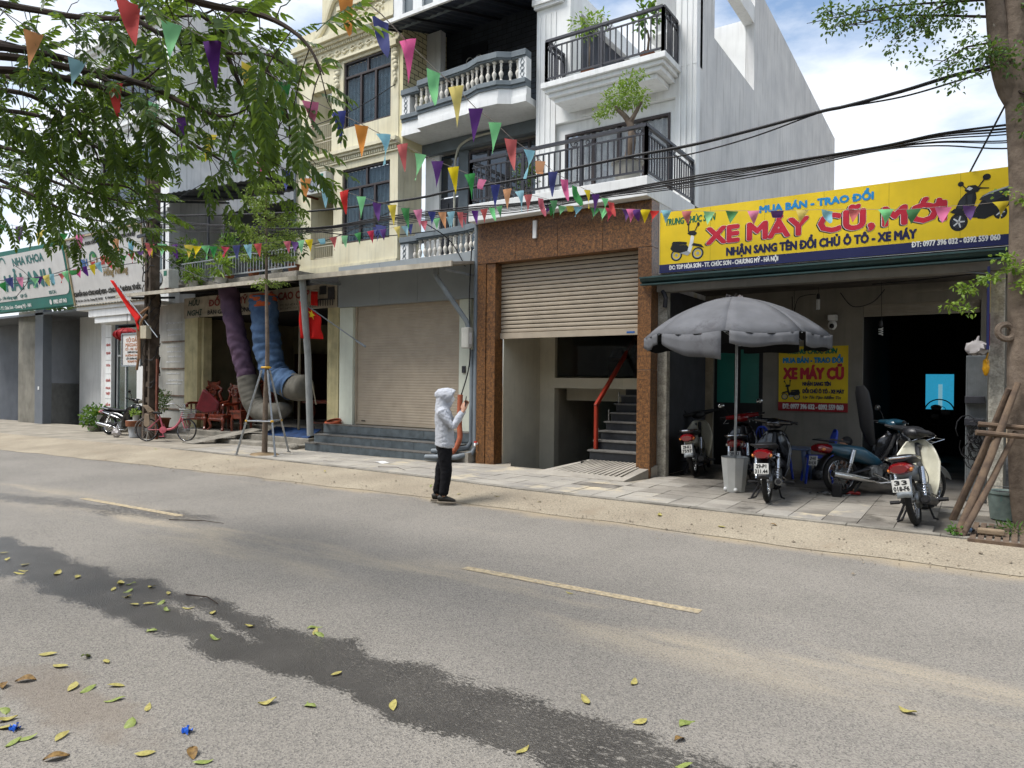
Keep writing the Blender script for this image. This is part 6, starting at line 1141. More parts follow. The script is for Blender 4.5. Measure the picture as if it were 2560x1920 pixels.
def rv(rnd): return Vector((rnd.gauss(0, 1), rnd.gauss(0, 1), rnd.gauss(0, 1))).normalized()
def compound(rnd, L_=.34, pairs=6, ll=.085, lw=.032):
    """a pinnate leaf along +x: drooping rachis with opposite leaflets"""
    mb = MB(); pts = [Vector((L_*t, 0, -.24*L_*t*t)) for t in [i/7 for i in range(8)]]; mb.tube(pts, [.0028]*7+[.001], 4, False)
    for i in range(pairs):
        t = .22+.72*i/(pairs-1); p = Vector((L_*t, 0, -.24*L_*t*t)); q = 1-.25*abs(t-.55)
        for s in (-1, 1): mb.add(leafpts(p, Vector((.6, s*.75, -.5+rnd.uniform(-.35, .25))), Vector((0, 0, 1))+rv(rnd)*.25, ll*q*rnd.uniform(.85, 1.1), lw*q), LF)
    mb.add(leafpts(pts[-1], Vector((1, 0, -.5)), Vector((0, 0, 1)), ll, lw), LF); return mb
def aim(d, roll):
    d = d.normalized(); z = Vector((0, 0, 1)); y = z.cross(d); y = y.normalized() if y.length > 1e-4 else Vector((0, 1, 0)); z = d.cross(y); return (Matrix((d, y, z)).transposed() @ Matrix.Rotation(roll, 3, 'X'))
def blob(rnd, mb, c, r, n, ln, w, droop=.0, surf=.6):
    """n leaf blades through an ellipsoid, denser near its skin"""
    for i in range(n):
        d = rv(rnd); k = (surf+(1-surf)*rnd.random()) if rnd.random() < .75 else rnd.random(); p = Vector(c)+Vector((d.x*r[0], d.y*r[1], d.z*r[2]))*k
        mb.add(leafpts(p, d+rv(rnd)*.9-Vector((0, 0, droop)), Vector((0, 0, 1))+rv(rnd)*.7, ln*rnd.uniform(.7, 1.2), w*rnd.uniform(.8, 1.15)), LF)
    return mb
# ---- big tree on the near side: limbs reach over the street
BR = [
    [(-6.63, 2.19, 4.36), (-6.23, 2.39, 4.25), (-5.90, 2.54, 4.15), (-5.70, 2.60, 4.03), (-5.45, 2.70, 3.91), (-5.25, 2.77, 3.91), (-5.10, 2.80, 3.96), (-4.98, 2.81, 4.01)],
    [(-5.91, 2.55, 4.16), (-5.87, 2.68, 4.05), (-5.80, 2.81, 3.94), (-5.78, 2.92, 3.87), (-5.65, 3.11, 3.64), (-5.62, 3.23, 3.52)],
    [(-5.67, 2.59, 4.02), (-5.24, 2.76, 3.89), (-4.99, 2.80, 3.78), (-4.75, 2.84, 3.65), (-4.47, 2.91, 3.54), (-4.29, 2.91, 3.51), (-4.12, 2.91, 3.52)],
    [(-5.79, 1.91, 4.27), (-5.37, 2.09, 4.18), (-5.02, 2.23, 4.09), (-4.67, 2.36, 4.04), (-4.38, 2.45, 4.01), (-4.09, 2.54, 3.98), (-3.91, 2.57, 4.01)],
    [(-4.62, 2.33, 4.07), (-4.39, 2.41, 3.90), (-4.13, 2.52, 3.79), (-3.91, 2.59, 3.71), (-3.66, 2.69, 3.68), (-3.49, 2.73, 3.58)],
    [(-5.69, 2.82, 3.95), (-5.43, 2.99, 3.74), (-5.23, 3.13, 3.57), (-5.02, 3.26, 3.43), (-4.85, 3.37, 3.30)],
    [(-7.58, 2.51, 4.00), (-7.10, 2.77, 3.82), (-6.70, 2.98, 3.46), (-6.30, 3.19, 3.38), (-6.13, 3.24, 3.28)],
    [(-8.54, 2.83, 3.94), (-7.78, 3.18, 3.67), (-7.25, 3.37, 3.44), (-6.80, 3.52, 3.26)],
    [(-6.86, 2.27, 4.06), (-6.48, 2.53, 3.99), (-6.21, 2.71, 3.76), (-6.05, 2.81, 3.57), (-6.01, 2.84, 3.43)],
    [(-3.87, 1.87, 3.83), (-3.38, 2.10, 3.64), (-3.05, 2.24, 3.54), (-2.82, 2.30, 3.38), (-2.68, 2.31, 3.18)],
    [(-4.20, 2.61, 4.04), (-3.97, 2.80, 3.82), (-3.83, 2.92, 3.60), (-3.79, 2.98, 3.36), (-3.79, 3.01, 3.17)],
    [(-4.34, 2.88, 3.94), (-4.26, 3.01, 3.58), (-4.23, 3.11, 3.27), (-4.23, 3.19, 3.09)],
    [(-9.02, 2.99, 3.82), (-8.66, 3.24, 3.69), (-8.38, 3.42, 3.52)],
    [(-6.63, 2.19, 4.11), (-6.23, 2.38, 4.00), (-5.88, 2.53, 3.83), (-5.58, 2.65, 3.59)],
    [(-7.82, 2.59, 3.90), (-7.25, 2.89, 3.71), (-6.82, 3.10, 3.39), (-6.27, 3.39, 3.24)],
    [(-8.30, 2.75, 3.75), (-7.72, 3.02, 3.47), (-7.23, 3.23, 3.24), (-6.78, 3.41, 3.14)],
    [(-7.10, 2.35, 3.98), (-6.56, 2.68, 3.87), (-6.08, 2.95, 3.55), (-5.83, 3.08, 3.41)],
]
rnd = random.Random(5)
TR = thing('street_tree', (-6.9, .4, .1), 'large tree with feathery leaves whose branches hang over the street', 'tree')
MB().tube(catmull([(-6.9, .4, 0), (-6.85, .45, 1.2), (-6.95, .5, 2.4), (-6.7, .8, 3.4)], 5), [.26, .24, .22, .21, .2, .19, .185, .18, .18, .17, .17, .165, .16, .155, .15, .14], 12).build('trunk', m_bark, TR, smooth=True)
for k, b in enumerate(BR):
    root = [(-6.7, .8, 3.35), tuple(Vector((-6.7, .8, 3.5)).lerp(Vector(b[0]), .6)+Vector((0, 0, .15)))] if b[0][0] < -5 or k in (3, 9) else []
    pts = catmull([Vector(p) for p in root+b], 5); n = len(pts); MB().tube(pts, [lerp(.034 if root else .018, .004, i/(n-1)) for i in range(n)], 7).build('limb', m_twig, TR, smooth=True)
vars_ = [compound(random.Random(20+i), lerp(.22, .36, i/5), 5+i % 3, lerp(.075, .11, i/5), lerp(.03, .042, i/5)) for i in range(6)]
vmesh = [v.mesh('leaf', lf_big) for v in vars_]; spots = []; tw = MB()
for k, b in enumerate(BR):
    pts = catmull([Vector(p) for p in b], 8); far = pts[0].length > 5.9; acc = 0
    for p, q in zip(pts, pts[1:]):
        ln_ = (q-p).length; acc += ln_*(20 if not far else 28)*(1.2 if k in (3, 4, 9) else 1)
        while acc > 1:
            acc -= 1; t = rnd.random(); o = p.lerp(q, t); d = (q-p).normalized(); side = rv(rnd); side = (side-d*side.dot(d)).normalized(); sp_ = lerp(.05, .34, rnd.random()**1.3); e = o+side*sp_+d*.1*rnd.random()-Vector((0, 0, .12*rnd.random()))
            if rnd.random() < .5: tw.tube([o, o.lerp(e, .5)+Vector((0, 0, .03)), e], .003, 4, False)
            dd = (side*.8+d*.8+Vector((0, 0, .3+rnd.uniform(-.4, .4)))); spots.append((e, aim(dd, rnd.uniform(-.5, .5)), rnd.randrange(6), rnd.uniform(.6, 1.0)))
tw.build('twigs', m_twig, TR, kind='stuff'); rnd.shuffle(spots); spots.sort(key=lambda s_: s_[0].length); rest = MB()
for i, (e, R_, v, sc_) in enumerate(spots):
    if i < 290: link('leaf', vmesh[v], TR, e, R_.to_euler(), sc_)
    else: rest.add([e+R_ @ (x*sc_) for x in vars_[v].v], vars_[v].f)
rest.build('foliage', lf_big, TR, kind='stuff')
# ---- pavement tree at the frame edge with its wooden stakes
rnd = random.Random(8)
T2 = thing('pavement_tree', (.45, 9.72, .1), 'pavement tree with mottled trunk and small round leaves beside the motorbike shop', 'tree')
MB().tube(catmull([(.54, 9.72, -.05), (.47, 9.72, .5), (.43, 9.72, 1.6), (.42, 9.7, 2.7), (.42, 9.7, 3.8), (.37, 9.7, 4.8), (.31, 9.7, 5.7), (.33, 9.7, 7.2)], 5), [.2, .175]+[.152-.001*i for i in range(34)], 14).build('trunk', m_bark, T2, smooth=True)
MB().tube(catmull([(.33, 9.7, 4.9), (.2, 9.66, 5.35), (.14, 9.6, 5.9), (.05, 9.5, 6.8)], 5), [.1, .11, .12, .12, .115, .11, .11, .105, .1, .1, .095, .09, .085, .08, .08, .07], 10).build('limb', m_bark, T2, smooth=True)
MB().torus((.27, 9.6, 2.3), .085, .035, Matrix.Rotation(R(80), 3, 'X') @ Matrix.Rotation(.4, 3, 'Y'), 16, 7).build('branch_scar', m_bark, T2, smooth=True)
cr_ = MB(); tw = MB()
for (a, b, n) in (((.1, 9.6, 6.1), (-1.85, 9.45, 6.3), 16), ((.1, 9.6, 5.9), (-1.5, 9.3, 6.1), 13), ((.05, 9.5, 6.2), (-.9, 9.3, 5.75), 12), ((.2, 9.6, 5.6), (-.45, 9.3, 5.35), 12), ((.25, 9.6, 5.5), (-.05, 9.2, 5.1), 10), ((.2, 9.6, 6.3), (-.6, 9.2, 6.6), 14), ((.2, 9.6, 6.4), (-1.4, 9.6, 6.9), 12), ((.35, 9.7, 5.3), (.9, 9.3, 5.2), 12), ((.35, 9.7, 5.9), (1.2, 9.5, 6.0), 12), ((.35, 9.6, 5.0), (.7, 9.2, 4.4), 8), ((.05, 9.5, 6.5), (-1.2, 9.0, 7.3), 12), ((.3, 9.7, 6.8), (1.4, 9.6, 7.4), 14)):
    a, b = Vector(a), Vector(b); tw.tube([a, a.lerp(b, .5)+Vector((0, 0, .08)), b], [.018, .011, .004], 5)
    for i in range(n):
        t = .2+.8*i/n; c = a.lerp(b, t)+Vector((rnd.gauss(0, .1), rnd.gauss(0, .12), rnd.gauss(0, .07))); blob(rnd, cr_, c, (.17, .17, .1), 26, .052, .032, .3, .2); tw.tube([a.lerp(b, t*.9), c], .004, 4, False)
        if rnd.random() < .4: blob(rnd, cr_, c-Vector((0, 0, .16)), (.06, .06, .13), 11, .05, .03, .5, .2)
cr_.build('crown', lf_small, T2); tw.build('twigs', m_twig, T2, kind='stuff')
sp_ = MB(); 
for (c, n) in (((.35, 9.5, 3.0), 70), ((.1, 9.45, 2.9), 70), ((-.12, 9.4, 2.78), 60), ((-.22, 9.4, 2.6), 40), ((.45, 9.45, 2.8), 60), ((.25, 9.45, 3.12), 45), ((.45, 9.5, 3.75), 45), ((.2, 9.5, 3.85), 14), ((-.1, 9.42, 2.55), 26)): blob(rnd, sp_, c, (.15, .12, .07), n, .055, .032, .2, .1)
sp_.build('sprout', lf_light, T2, kind='stuff')
wd = M('rough_stake', '#6f5d4b', .9, .25, 9, .6, 30, col2='#52443a'); SK = thing('tree_stakes', (-.1, 9.0, .12), 'rough wooden stakes leaning together round the pavement tree', 'stakes')
for (a, b, r_) in (((-.15, 8.68, .1), (.38, 9.5, 1.72), .042), ((-.12, 8.6, .1), (.36, 9.42, 1.18), .034), ((-.22, 9.68, .1), (.3, 9.45, 1.66), .04)): MB().tube([a, tuple(Vector(a).lerp(Vector(b), .5)+Vector((.02, .0, .02))), b], [r_, r_*.95, r_*.75], 9).build('stake', wd, SK, smooth=True)
for (a, b) in (((.0, 9.1, 1.18), (.62, 9.3, 1.13)), ((.02, 9.35, 1.26), (.66, 9.42, 1.22))): MB().tube([a, b], [.03, .026], 8).build('crosspiece', wd, SK, smooth=True)
GT = thing('tree_grate', (.25, 9.0, .12), 'flat slatted wooden grate with litter at the tree foot', 'grate')
for k in range(12): MB().bar((-.02+k*.07, 8.5, .125), (.02+k*.07, 9.5, .13), .05, .014).build('slat', wd, GT)
B(-.06, 8.44, .1, .95, 8.49, .135).build('edge_plank', wd, GT)
tag(B(.02, 8.72, .14, .26, 8.81, .2).build('brick', M('old_brick', '#8f7d66', .9, .2, 8, .4, 40), None, bevel=.015), 'dusty loose brick on the grate at the tree foot', 'brick')
bo = thing('drink_bottle', (-.06, 8.78, .14), 'small crushed bottle with a pale blue label beside the brick', 'bottle'); MB().tube([(-.12, 8.74, .165), (-.02, 8.8, .165), (.0, 8.81, .165)], [.024, .026, .012], 8).build('body', M('bottle_plastic', '#4c4236', .3), bo); MB().tube([(-.075, 8.767, .165), (-.035, 8.79, .165)], .028, 8).build('paper_band', M('pale_blue', '#8fa9c4', .5), bo)
wd_ = MB(); blob(rnd, wd_, (-.18, 8.62, .17), (.09, .07, .06), 45, .05, .03, .0, .2); tag(wd_.build('weed', lf_shrub), 'small green weed growing at the stake foot', 'plant'); wd_ = MB(); blob(rnd, wd_, (.35, 9.05, .17), (.2, .16, .05), 60, .09, .012, -.4, .2); tag(wd_.build('grass_tuft', lf_shrub), 'grass tuft growing through the wooden grate', 'grass', kind='stuff')
# ---- sapling in its steel tripod
rnd = random.Random(9)
SA = thing('sapling', (-12.6, 9.35, .07), 'thin young pavement tree held by a steel tripod', 'tree')
MB().tube(catmull([(-12.6, 9.35, 0), (-12.58, 9.35, 1.2), (-12.52, 9.34, 2.2), (-12.57, 9.35, 3.2), (-12.6, 9.35, 4.4), (-12.63, 9.35, 5.6)], 5), [.062-.0018*i for i in range(26)], 9).build('trunk', m_bark, SA, smooth=True)
cr_ = MB(); tw = MB()
for (z, ln, n) in ((3.75, .75, 5), (4.35, .95, 7), (4.75, .9, 7), (5.1, .85, 7), (5.4, .6, 6), (5.75, .4, 5)):
    for k in range(n):
        a = rnd.uniform(0, 6.28); l_ = ln*rnd.uniform(.6, 1.15); e = Vector((-12.6+l_*math.cos(a), 9.35+l_*math.sin(a)*.9, z+rnd.uniform(-.08, .22))); s0 = Vector((-12.6, 9.35, z-.05)); tw.tube([s0, s0.lerp(e, .5)+Vector((0, 0, .05)), e], [.012, .007, .003], 5)
        for q in range(6 if z > 4 else 3): c = s0.lerp(e, .35+.13*q)+Vector((rnd.gauss(0, .06), rnd.gauss(0, .06), rnd.gauss(0, .03))); blob(rnd, cr_, c, (.14, .14, .05), 20, .055, .03, .1, .1)
cr_.build('crown', leafmat('sapling_leaf', '#4d6634', '#84924e', .35), SA); tw.build('twigs', m_twig, SA, kind='stuff')
TP = thing('tripod_stake', (-12.57, 9.4, .07), 'shiny steel tripod with yellow clamps round the sapling', 'tripod'); top = Vector((-12.56, 9.34, 1.93)); m_ycl = M('yellow_clamp', '#c99a22', .45)
feet = [Vector((-13.02, 8.96, .07)), Vector((-12.02, 9.18, .08)), Vector((-12.63, 10.0, .07))]; mid = []
for f in feet:
    s0 = top+(f-top)*.03+Vector(((f-top).x*.12, (f-top).y*.12, 0)); MB().tube([s0, f], .022, 8).build('leg', m_steel, TP, smooth=True); mid.append(s0.lerp(f, .6)); B(f.x-.03, f.y-.03, f.z, f.x+.03, f.y+.03, f.z+.02).build('foot', m_steel, TP)
for i in range(3): MB().tube([mid[i], mid[(i+1) % 3]], .016, 8).build('brace', m_steel, TP, smooth=True); MB().ell(mid[i], (.035, .035, .03), 8, 6).build('clamp', m_ycl, TP)
MB().torus(top, .085, .025, None, 16, 6).build('collar', m_ycl, TP)
tag(MB().ell((-12.6, 9.35, .07), (.35, .28, .05), 18, 6).build('soil_mound', m_earth, None, smooth=True), 'bare soil patch at the sapling foot', 'soil')
# ---- trees far behind the dental shop
rnd = random.Random(10)
for (x, y, z, rx, rz, n) in ((-37, 17, 6.2, 4.0, 2.6, 2600), (-31.5, 19, 7.2, 3.0, 2.2, 1700)):
    t = thing('background_tree', (x, y, 0), ('dark leafy tree rising behind the teal sign' if x < -35 else 'dark tree crown between the teal sign and white building'), 'tree', 'trees behind the shops'); MB().tube([(x, y, -.5), (x+.2, y, z-1)], [.25, .15], 8).build('trunk', m_bark, t); c_ = MB()
    for k in range(16): d = rv(rnd); blob(rnd, c_, (x+d.x*rx*.7, y+d.y*rx*.5, z+d.z*rz*.7), (rx*.4, rx*.35, rz*.38), n//16, .3, .17, .2, .4)
    c_.build('crown', lf_dark, t)
# ---- pots and plants
def pot(t, c, r, h, m): MB().lathe([(0, 0), (r*.72, 0), (r, h), (r*1.08, h), (r*1.08, h*.9+.01), (r*.9, h*.92), (0, h*.9)], c, 18, None, False).build('pot', m, t, smooth=40)
m_terra = M('terracotta', '#7f4c30', .8, .2, 6); m_wpot = M('pale_pot', '#a8a59b', .7, .15, 6)
def plant(name, c, r, n, ln, w, mat, label, potm=None, pr=.14, phh=.22, stem=0, droop=0., group=None):
    t = thing(name, c, label, 'plant', group); c = Vector(c); z = phh if potm else 0
    if potm: pot(t, c, pr, phh, potm)
    if stem: MB().tube([c+Vector((0, 0, z*.8)), c+Vector((.03, 0, z+stem*.6)), c+Vector((0, 0, z+stem))], [.03, .022, .015], 7).build('stem', m_bark, t, smooth=True)
    f = MB(); blob(rnd, f, c+Vector((0, 0, z+stem+r[2]*.7)), r, n, ln, w, droop, .35); f.build('crown', mat, t); return t
gzz = gz(-21)
plant('potted_shrub', (-23.2, 10.9, gz(-23.2)), (.55, .4, .4), 330, .14, .075, lf_shrub, 'broad leafy green shrub in a pot left of the motorbike', m_wpot, .2, .16)
plant('potted_shrub', (-19.25, 10.75, .05), (.42, .36, .34), 520, .065, .036, lf_shrub, 'round bushy shrub in a pot behind the bicycle seat', m_terra, .3, .5, .28)
plant('potted_plant', (-19.6, 10.3, .48), (.13, .13, .1), 60, .1, .04, lf_light, 'small yellow green plant in a pale pot on the barrel', m_wpot, .1, .16)
pl_ = thing('snake_plant', (-22.6, 11.2, gz(-22.6)), 'clump of upright pointed leaves before the spa door', 'plant')
for k in range(26): a = rnd.random()*6.3; q = rnd.random()*.55; b = Vector((-22.6+q*math.cos(a)*1.3, 11.2+q*math.sin(a)*.4, gz(-22.6)+.25)); MB().add(leafpts(b, Vector((rnd.gauss(0, .3), rnd.gauss(0, .2), 1)), Vector((0, -1, 0)), rnd.uniform(.35, .6), .06), LF).build('leaf', lf_shrub, pl_)
B(-23.3, 11.0, gz(-22.6)-.02, -21.9, 11.4, gz(-22.6)+.26).build('planter', m_conc, pl_)
br_ = thing('paint_tub', (-19.6, 10.3, gz(-19.6)), 'white paint tub with a brown rim under the potted plant', 'tub'); MB().lathe([(0, 0), (.17, 0), (.2, .3), (.2, .3), (.23, .31), (.25, .46), (.23, .47), (0, .44)], (-19.6, 10.3, gz(-19.6)), 18, None, False).build('body', M('white_tub', '#a9adb0', .5, .2, 6, dirt='#5d7fa3', dsc=7, dth=.6), br_, smooth=40)
MB().lathe([(.215, .3), (.255, .31), (.27, .46), (.255, .47)], (-19.6, 10.3, gz(-19.6)), 18, None, False).build('basin', m_terra, br_, smooth=40)
# terrace over the furniture shop
for k, (x, y, rr, n, ln, w, mt_, lb, st) in enumerate(((-19.15, 11.7, (.45, .35, .45), 260, .16, .06, lf_shrub, 'tall leafy plant beside the air conditioner on the terrace', .35), (-18.2, 11.15, (.34, .25, .24), 170, .2, .05, lf_light, 'bright fern-like plant sitting on the canopy edge', 0), (-17.5, 11.75, (.4, .3, .5), 240, .2, .04, lf_shrub, 'spiky palm in a pot behind the terrace railing', .3), (-16.95, 11.15, (.2, .18, .3), 60, .3, .07, lf_light, 'single banana-like plant outside the terrace railing', .1), (-16.3, 11.7, (.42, .3, .3), 240, .12, .06, lf_shrub, 'bushy plant with white pot at mid terrace', .2), (-15.4, 11.75, (.5, .35, .5), 380, .13, .05, lf_dark, 'dense dark bush trailing by the sapling', .3), (-14.65, 11.7, (.4, .35, .55), 330, .13, .05, lf_dark, 'dark hanging shrub against the yellow house', .3), (-20.0, 11.9, (.4, .3, .6), 220, .18, .06, lf_dark, 'dark plant behind the utility pole on the terrace', .3))):
    plant('terrace_plant', (x, y, 4.4 if y > 11.4 else 4.16), rr, n, ln, w, mt_, lb, m_wpot if k % 2 else m_terra, .16, .24, st, .2, 'plants on the furniture shop terrace')
vn = MB()
for k in range(5):
    x = -20.6+k*.5
    for q in range(26): blob(rnd, vn, (x+.12*math.sin(q*.7+k), 14.8, 7.3-q*.1), (.08, .03, .08), 3, .12, .07, .6, .2)
tag(vn.build('creeper', lf_dark), 'dark creeper hanging inside the terrace loggia', 'plant')
# balcony plants of the white townhouse
bs = thing('bonsai_tree', (-5.0, 10.95, 5.05), 'spreading pale green bonsai rising over the balcony corner', 'tree'); pot(bs, (-5.0, 10.95, 5.05), .26, .4, m_wpot)
MB().tube(catmull([(-5.0, 10.95, 5.4), (-4.92, 10.95, 5.9), (-5.02, 10.95, 6.2), (-5.25, 10.95, 6.45)], 5), [.09-.004*i for i in range(16)], 9).tube([(-4.98, 10.95, 6.1), (-4.75, 10.95, 6.45)], [.05, .02], 7).build('trunk', m_bark, bs, smooth=True)
f = MB(); 
for (c, r_, n) in (((-5.1, 10.95, 6.62), (.36, .3, .22), 380), ((-4.85, 10.95, 6.5), (.3, .26, .18), 240), ((-5.4, 10.95, 6.45), (.28, .2, .12), 160), ((-5.0, 10.95, 6.85), (.18, .16, .16), 130), ((-5.55, 10.95, 6.35), (.12, .1, .1), 40), ((-4.75, 10.95, 6.9), (.1, .1, .1), 40)): blob(rnd, f, c, r_, n, .065, .03, 0, .5)
f.build('crown', lf_light, bs)
plant('balcony_shrub', (-7.7, 11.9, 5.05), (.35, .3, .4), 420, .06, .035, lf_dark, 'round dark shrub in a pot behind the long balcony railing', m_terra, .18, .3, .3)
plant('balcony_vine', (-6.6, 12.5, 7.75), (.45, .25, .3), 230, .09, .04, lf_light, 'light green plant leaning over the small upper balcony', m_terra, .14, .24, .75); plant('balcony_plant', (-5.3, 12.45, 7.75), (.3, .2, .4), 130, .13, .06, lf_shrub, 'dark leafy plant at the right of the upper balcony', m_terra, .14, .24, .45)
# ============================================================ overhead cables and bunting
K1 = [(0.77,9.85,5.46), (0.20,9.85,5.43), (-0.27,9.88,5.42), (-0.81,9.90,5.36), (-1.45,9.93,5.32), (-1.77,9.95,5.32), (-2.65,9.98,5.26), (-3.55,10.02,5.22), (-4.65,10.05,5.23), (-6.65,10.11,5.21), (-8.14,10.14,5.24), (-9.41,10.17,5.24), (-12.75,10.23,5.44), (-18.21,10.30,6.05)]
K2 = [(0.20,9.85,5.40), (-0.27,9.88,5.34), (-0.81,9.90,5.29), (-1.45,9.93,5.31), (-1.77,9.95,5.31), (-2.65,9.98,5.16), (-3.55,10.02,5.09), (-4.11,10.04,5.12), (-4.65,10.05,5.22)]
K3 = [(0.71,9.90,4.69), (0.22,9.90,4.73), (-0.43,9.93,4.76), (-1.08,9.96,4.73), (-2.23,10.00,4.74), (-3.56,10.05,4.76), (-5.13,10.09,4.74), (-6.66,10.13,4.80), (-7.86,10.15,4.89), (-9.85,10.19,4.98), (-12.76,10.24,5.08), (-18.61,10.30,5.97)]
K4 = [(0.72,9.94,4.67), (0.22,9.94,4.70), (-0.43,9.97,4.76), (-1.08,10.00,4.73), (-2.24,10.05,4.74), (-3.57,10.09,4.74), (-5.15,10.14,4.74), (-6.69,10.18,4.79), (-7.89,10.20,4.87), (-9.90,10.24,4.96), (-12.82,10.28,5.08), (-18.70,10.35,5.95)]
K5 = [(0.72,9.98,4.65), (0.22,9.98,4.68), (-0.43,10.01,4.75), (-1.09,10.04,4.74), (-2.25,10.09,4.74), (-3.59,10.14,4.72), (-5.18,10.18,4.74), (-6.72,10.22,4.78), (-7.93,10.25,4.86), (-9.94,10.29,4.95), (-12.88,10.33,5.08), (-18.79,10.40,5.92)]
K6 = [(0.72,9.90,4.59), (0.22,9.90,4.62), (-0.43,9.93,4.70), (-1.08,9.96,4.70), (-2.23,10.00,4.69), (-3.56,10.05,4.67), (-5.13,10.09,4.70), (-6.66,10.13,4.73), (-7.86,10.15,4.81), (-9.85,10.19,4.90), (-12.76,10.24,5.03), (-18.61,10.30,5.84)]
K7 = [(0.72,9.94,4.53), (0.22,9.94,4.56), (-0.43,9.97,4.68), (-1.08,10.00,4.71), (-2.24,10.05,4.67), (-3.57,10.09,4.65), (-5.15,10.14,4.70), (-6.69,10.18,4.72), (-7.89,10.20,4.80), (-9.90,10.24,4.89), (-12.82,10.28,5.02), (-18.70,10.35,5.82)]
K8 = [(0.72,9.98,4.52), (0.22,9.98,4.55), (-0.43,10.01,4.68), (-1.09,10.04,4.71), (-2.25,10.09,4.66), (-3.59,10.14,4.71), (-5.17,10.18,4.70), (-6.72,10.22,4.71), (-7.93,10.25,4.79), (-9.94,10.29,4.87), (-12.88,10.33,5.02), (-18.79,10.40,5.79)]
K9 = [(0.72,9.90,4.43), (0.22,9.90,4.46), (-0.43,9.93,4.62), (-1.08,9.96,4.68), (-2.23,10.00,4.62), (-3.56,10.05,4.61), (-5.13,10.09,4.66), (-6.65,10.13,4.65), (-7.85,10.15,4.73), (-9.85,10.19,4.81), (-12.76,10.24,4.97), (-18.61,10.30,5.71)]
for k, (pts, r_, lb) in enumerate(((K1, .023, 'thick black twisted power cable crossing above the yellow sign'), (K2, .011, 'thin cable drooping under the thick power cable'), (K3, .014, 'top strand of the lower cable bundle'), (K4, .013, 'second strand of the lower cable bundle'), (K5, .01, 'third strand of the lower cable bundle'), (K6, .008, 'fine wire in the lower cable bundle'), (K7, .008, 'fine wire sagging in the lower cable bundle'), (K8, .007, 'fine grey wire along the lower bundle'), (K9, .009, 'lowest loose wire of the cable bundle'))):
    tag(MB().tube(catmull(pts, 6), r_, 7).build('overhead_cable', m_black, None, smooth=True), lb, 'cable', 'overhead cables')
for k, (pts, lb) in enumerate((([(-18.9, 10.3, 5.2), (-22, 10.6, 5.35), (-26, 10.4, 5.0), (-31, 10.2, 5.2)], 'black cable from the utility pole past the spa sign'), ([(-18.9, 10.3, 4.9), (-23, 10.3, 4.95), (-27, 10.2, 4.85), (-31, 10.2, 5.0)], 'lower black cable from the utility pole toward the dental sign'), ([(-18.8, 10.3, 5.1), (-16.5, 10.6, 4.2), (-15, 10.9, 4.05)], 'service wire dropping from the utility pole to the canopy'), ([(-12.0, 12.6, 9.0), (-13.5, 12.5, 8.6), (-16, 12.2, 8.2), (-18.9, 10.3, 6.2)], 'pale service wire crossing the yellow house window'), ([(-12.0, 12.6, 5.9), (-14, 12.0, 5.2), (-16, 11.2, 5.0), (-18.9, 10.3, 5.5)], 'service wire below the yellow house window'), ([(-9.4, 10.2, 5.0), (-9.0, 11, 4.6), (-8.6, 11.1, 4.0)], 'wire dropping from the bundle to the shutter shop'), ([(-10.4, 12.5, 5.2), (-11.6, 11.5, 5.0), (-12.6, 10.4, 5.05)], 'wire looping off the balustrade to the cables'), ([(.25, 10, 5.0), (-.1, 10.75, 4.45)], 'stay wire behind the trunk down to the yellow sign'), ([(-28.0, 10.4, 5.6), (-26.5, 10.3, 5.0), (-27.5, 10.3, 4.4)], 'loose loop of cable over the dental sign'))):
    tag(MB().tube(catmull(pts, 8), .011, 6).build('service_wire', m_black, None, smooth=True), lb, 'cable', 'overhead cables')
def clothmat(name, c):
    m = bpy.data.materials.new(name); m.use_nodes = True; nt = m.node_tree; N = nt.nodes; L = nt.links; b = N['Principled BSDF']; b.inputs['Roughness'].default_value = .75; b.inputs['Specular IOR Level'].default_value = .15
    oi = N.new('ShaderNodeObjectInfo'); h = N.new('ShaderNodeHueSaturation'); h.inputs['Color'].default_value = hx(c); r = N.new('ShaderNodeMapRange'); r.inputs[3].default_value = .72; r.inputs[4].default_value = 1.0; L.new(oi.outputs['Random'], r.inputs[0]); L.new(r.outputs[0], h.inputs['Saturation'])
    L.new(h.outputs[0], b.inputs['Base Color']); t = N.new('ShaderNodeBsdfTranslucent'); L.new(h.outputs[0], t.inputs[0]); ms = N.new('ShaderNodeMixShader'); ms.inputs[0].default_value = .35; L.new(b.outputs[0], ms.inputs[1]); L.new(t.outputs[0], ms.inputs[2]); L.new(ms.outputs[0], N['Material Output'].inputs[0]); return m
FC = dict(r='#c3312d', o='#dd8a1e', y='#dcc41e', g='#3b8f49', g2='#79d086', l='#85c0cf', b='#303a82', p='#5b2a7c', k='#d95590', c='#c11d45')
fmat = {k: clothmat('bunting_'+k, v) for k, v in FC.items()}
S1 = ([(-2.64,2.42,3.65,'o'), (-2.72,2.74,3.68,'b'), (-2.81,3.05,3.68,'k'), (-2.89,3.39,3.67,'g2'), (-2.98,3.72,3.69,'y'), (-3.08,4.08,3.69,'p'), (-3.17,4.45,3.72,'g2'), (-3.27,4.83,3.73,'r'), (-3.38,5.26,3.77,'l'), (-3.49,5.66,3.80,'o'), (-3.61,6.11,3.83,'b'), (-3.73,6.56,3.89,'k'), (-3.84,7.01,3.95,'g'), (-3.98,7.53,4.03,'y'), (-4.11,8.02,4.11,'p'), (-4.24,8.52,4.19,'g2'), (-4.38,9.05,4.29,'r')], 0.13, 0.25)
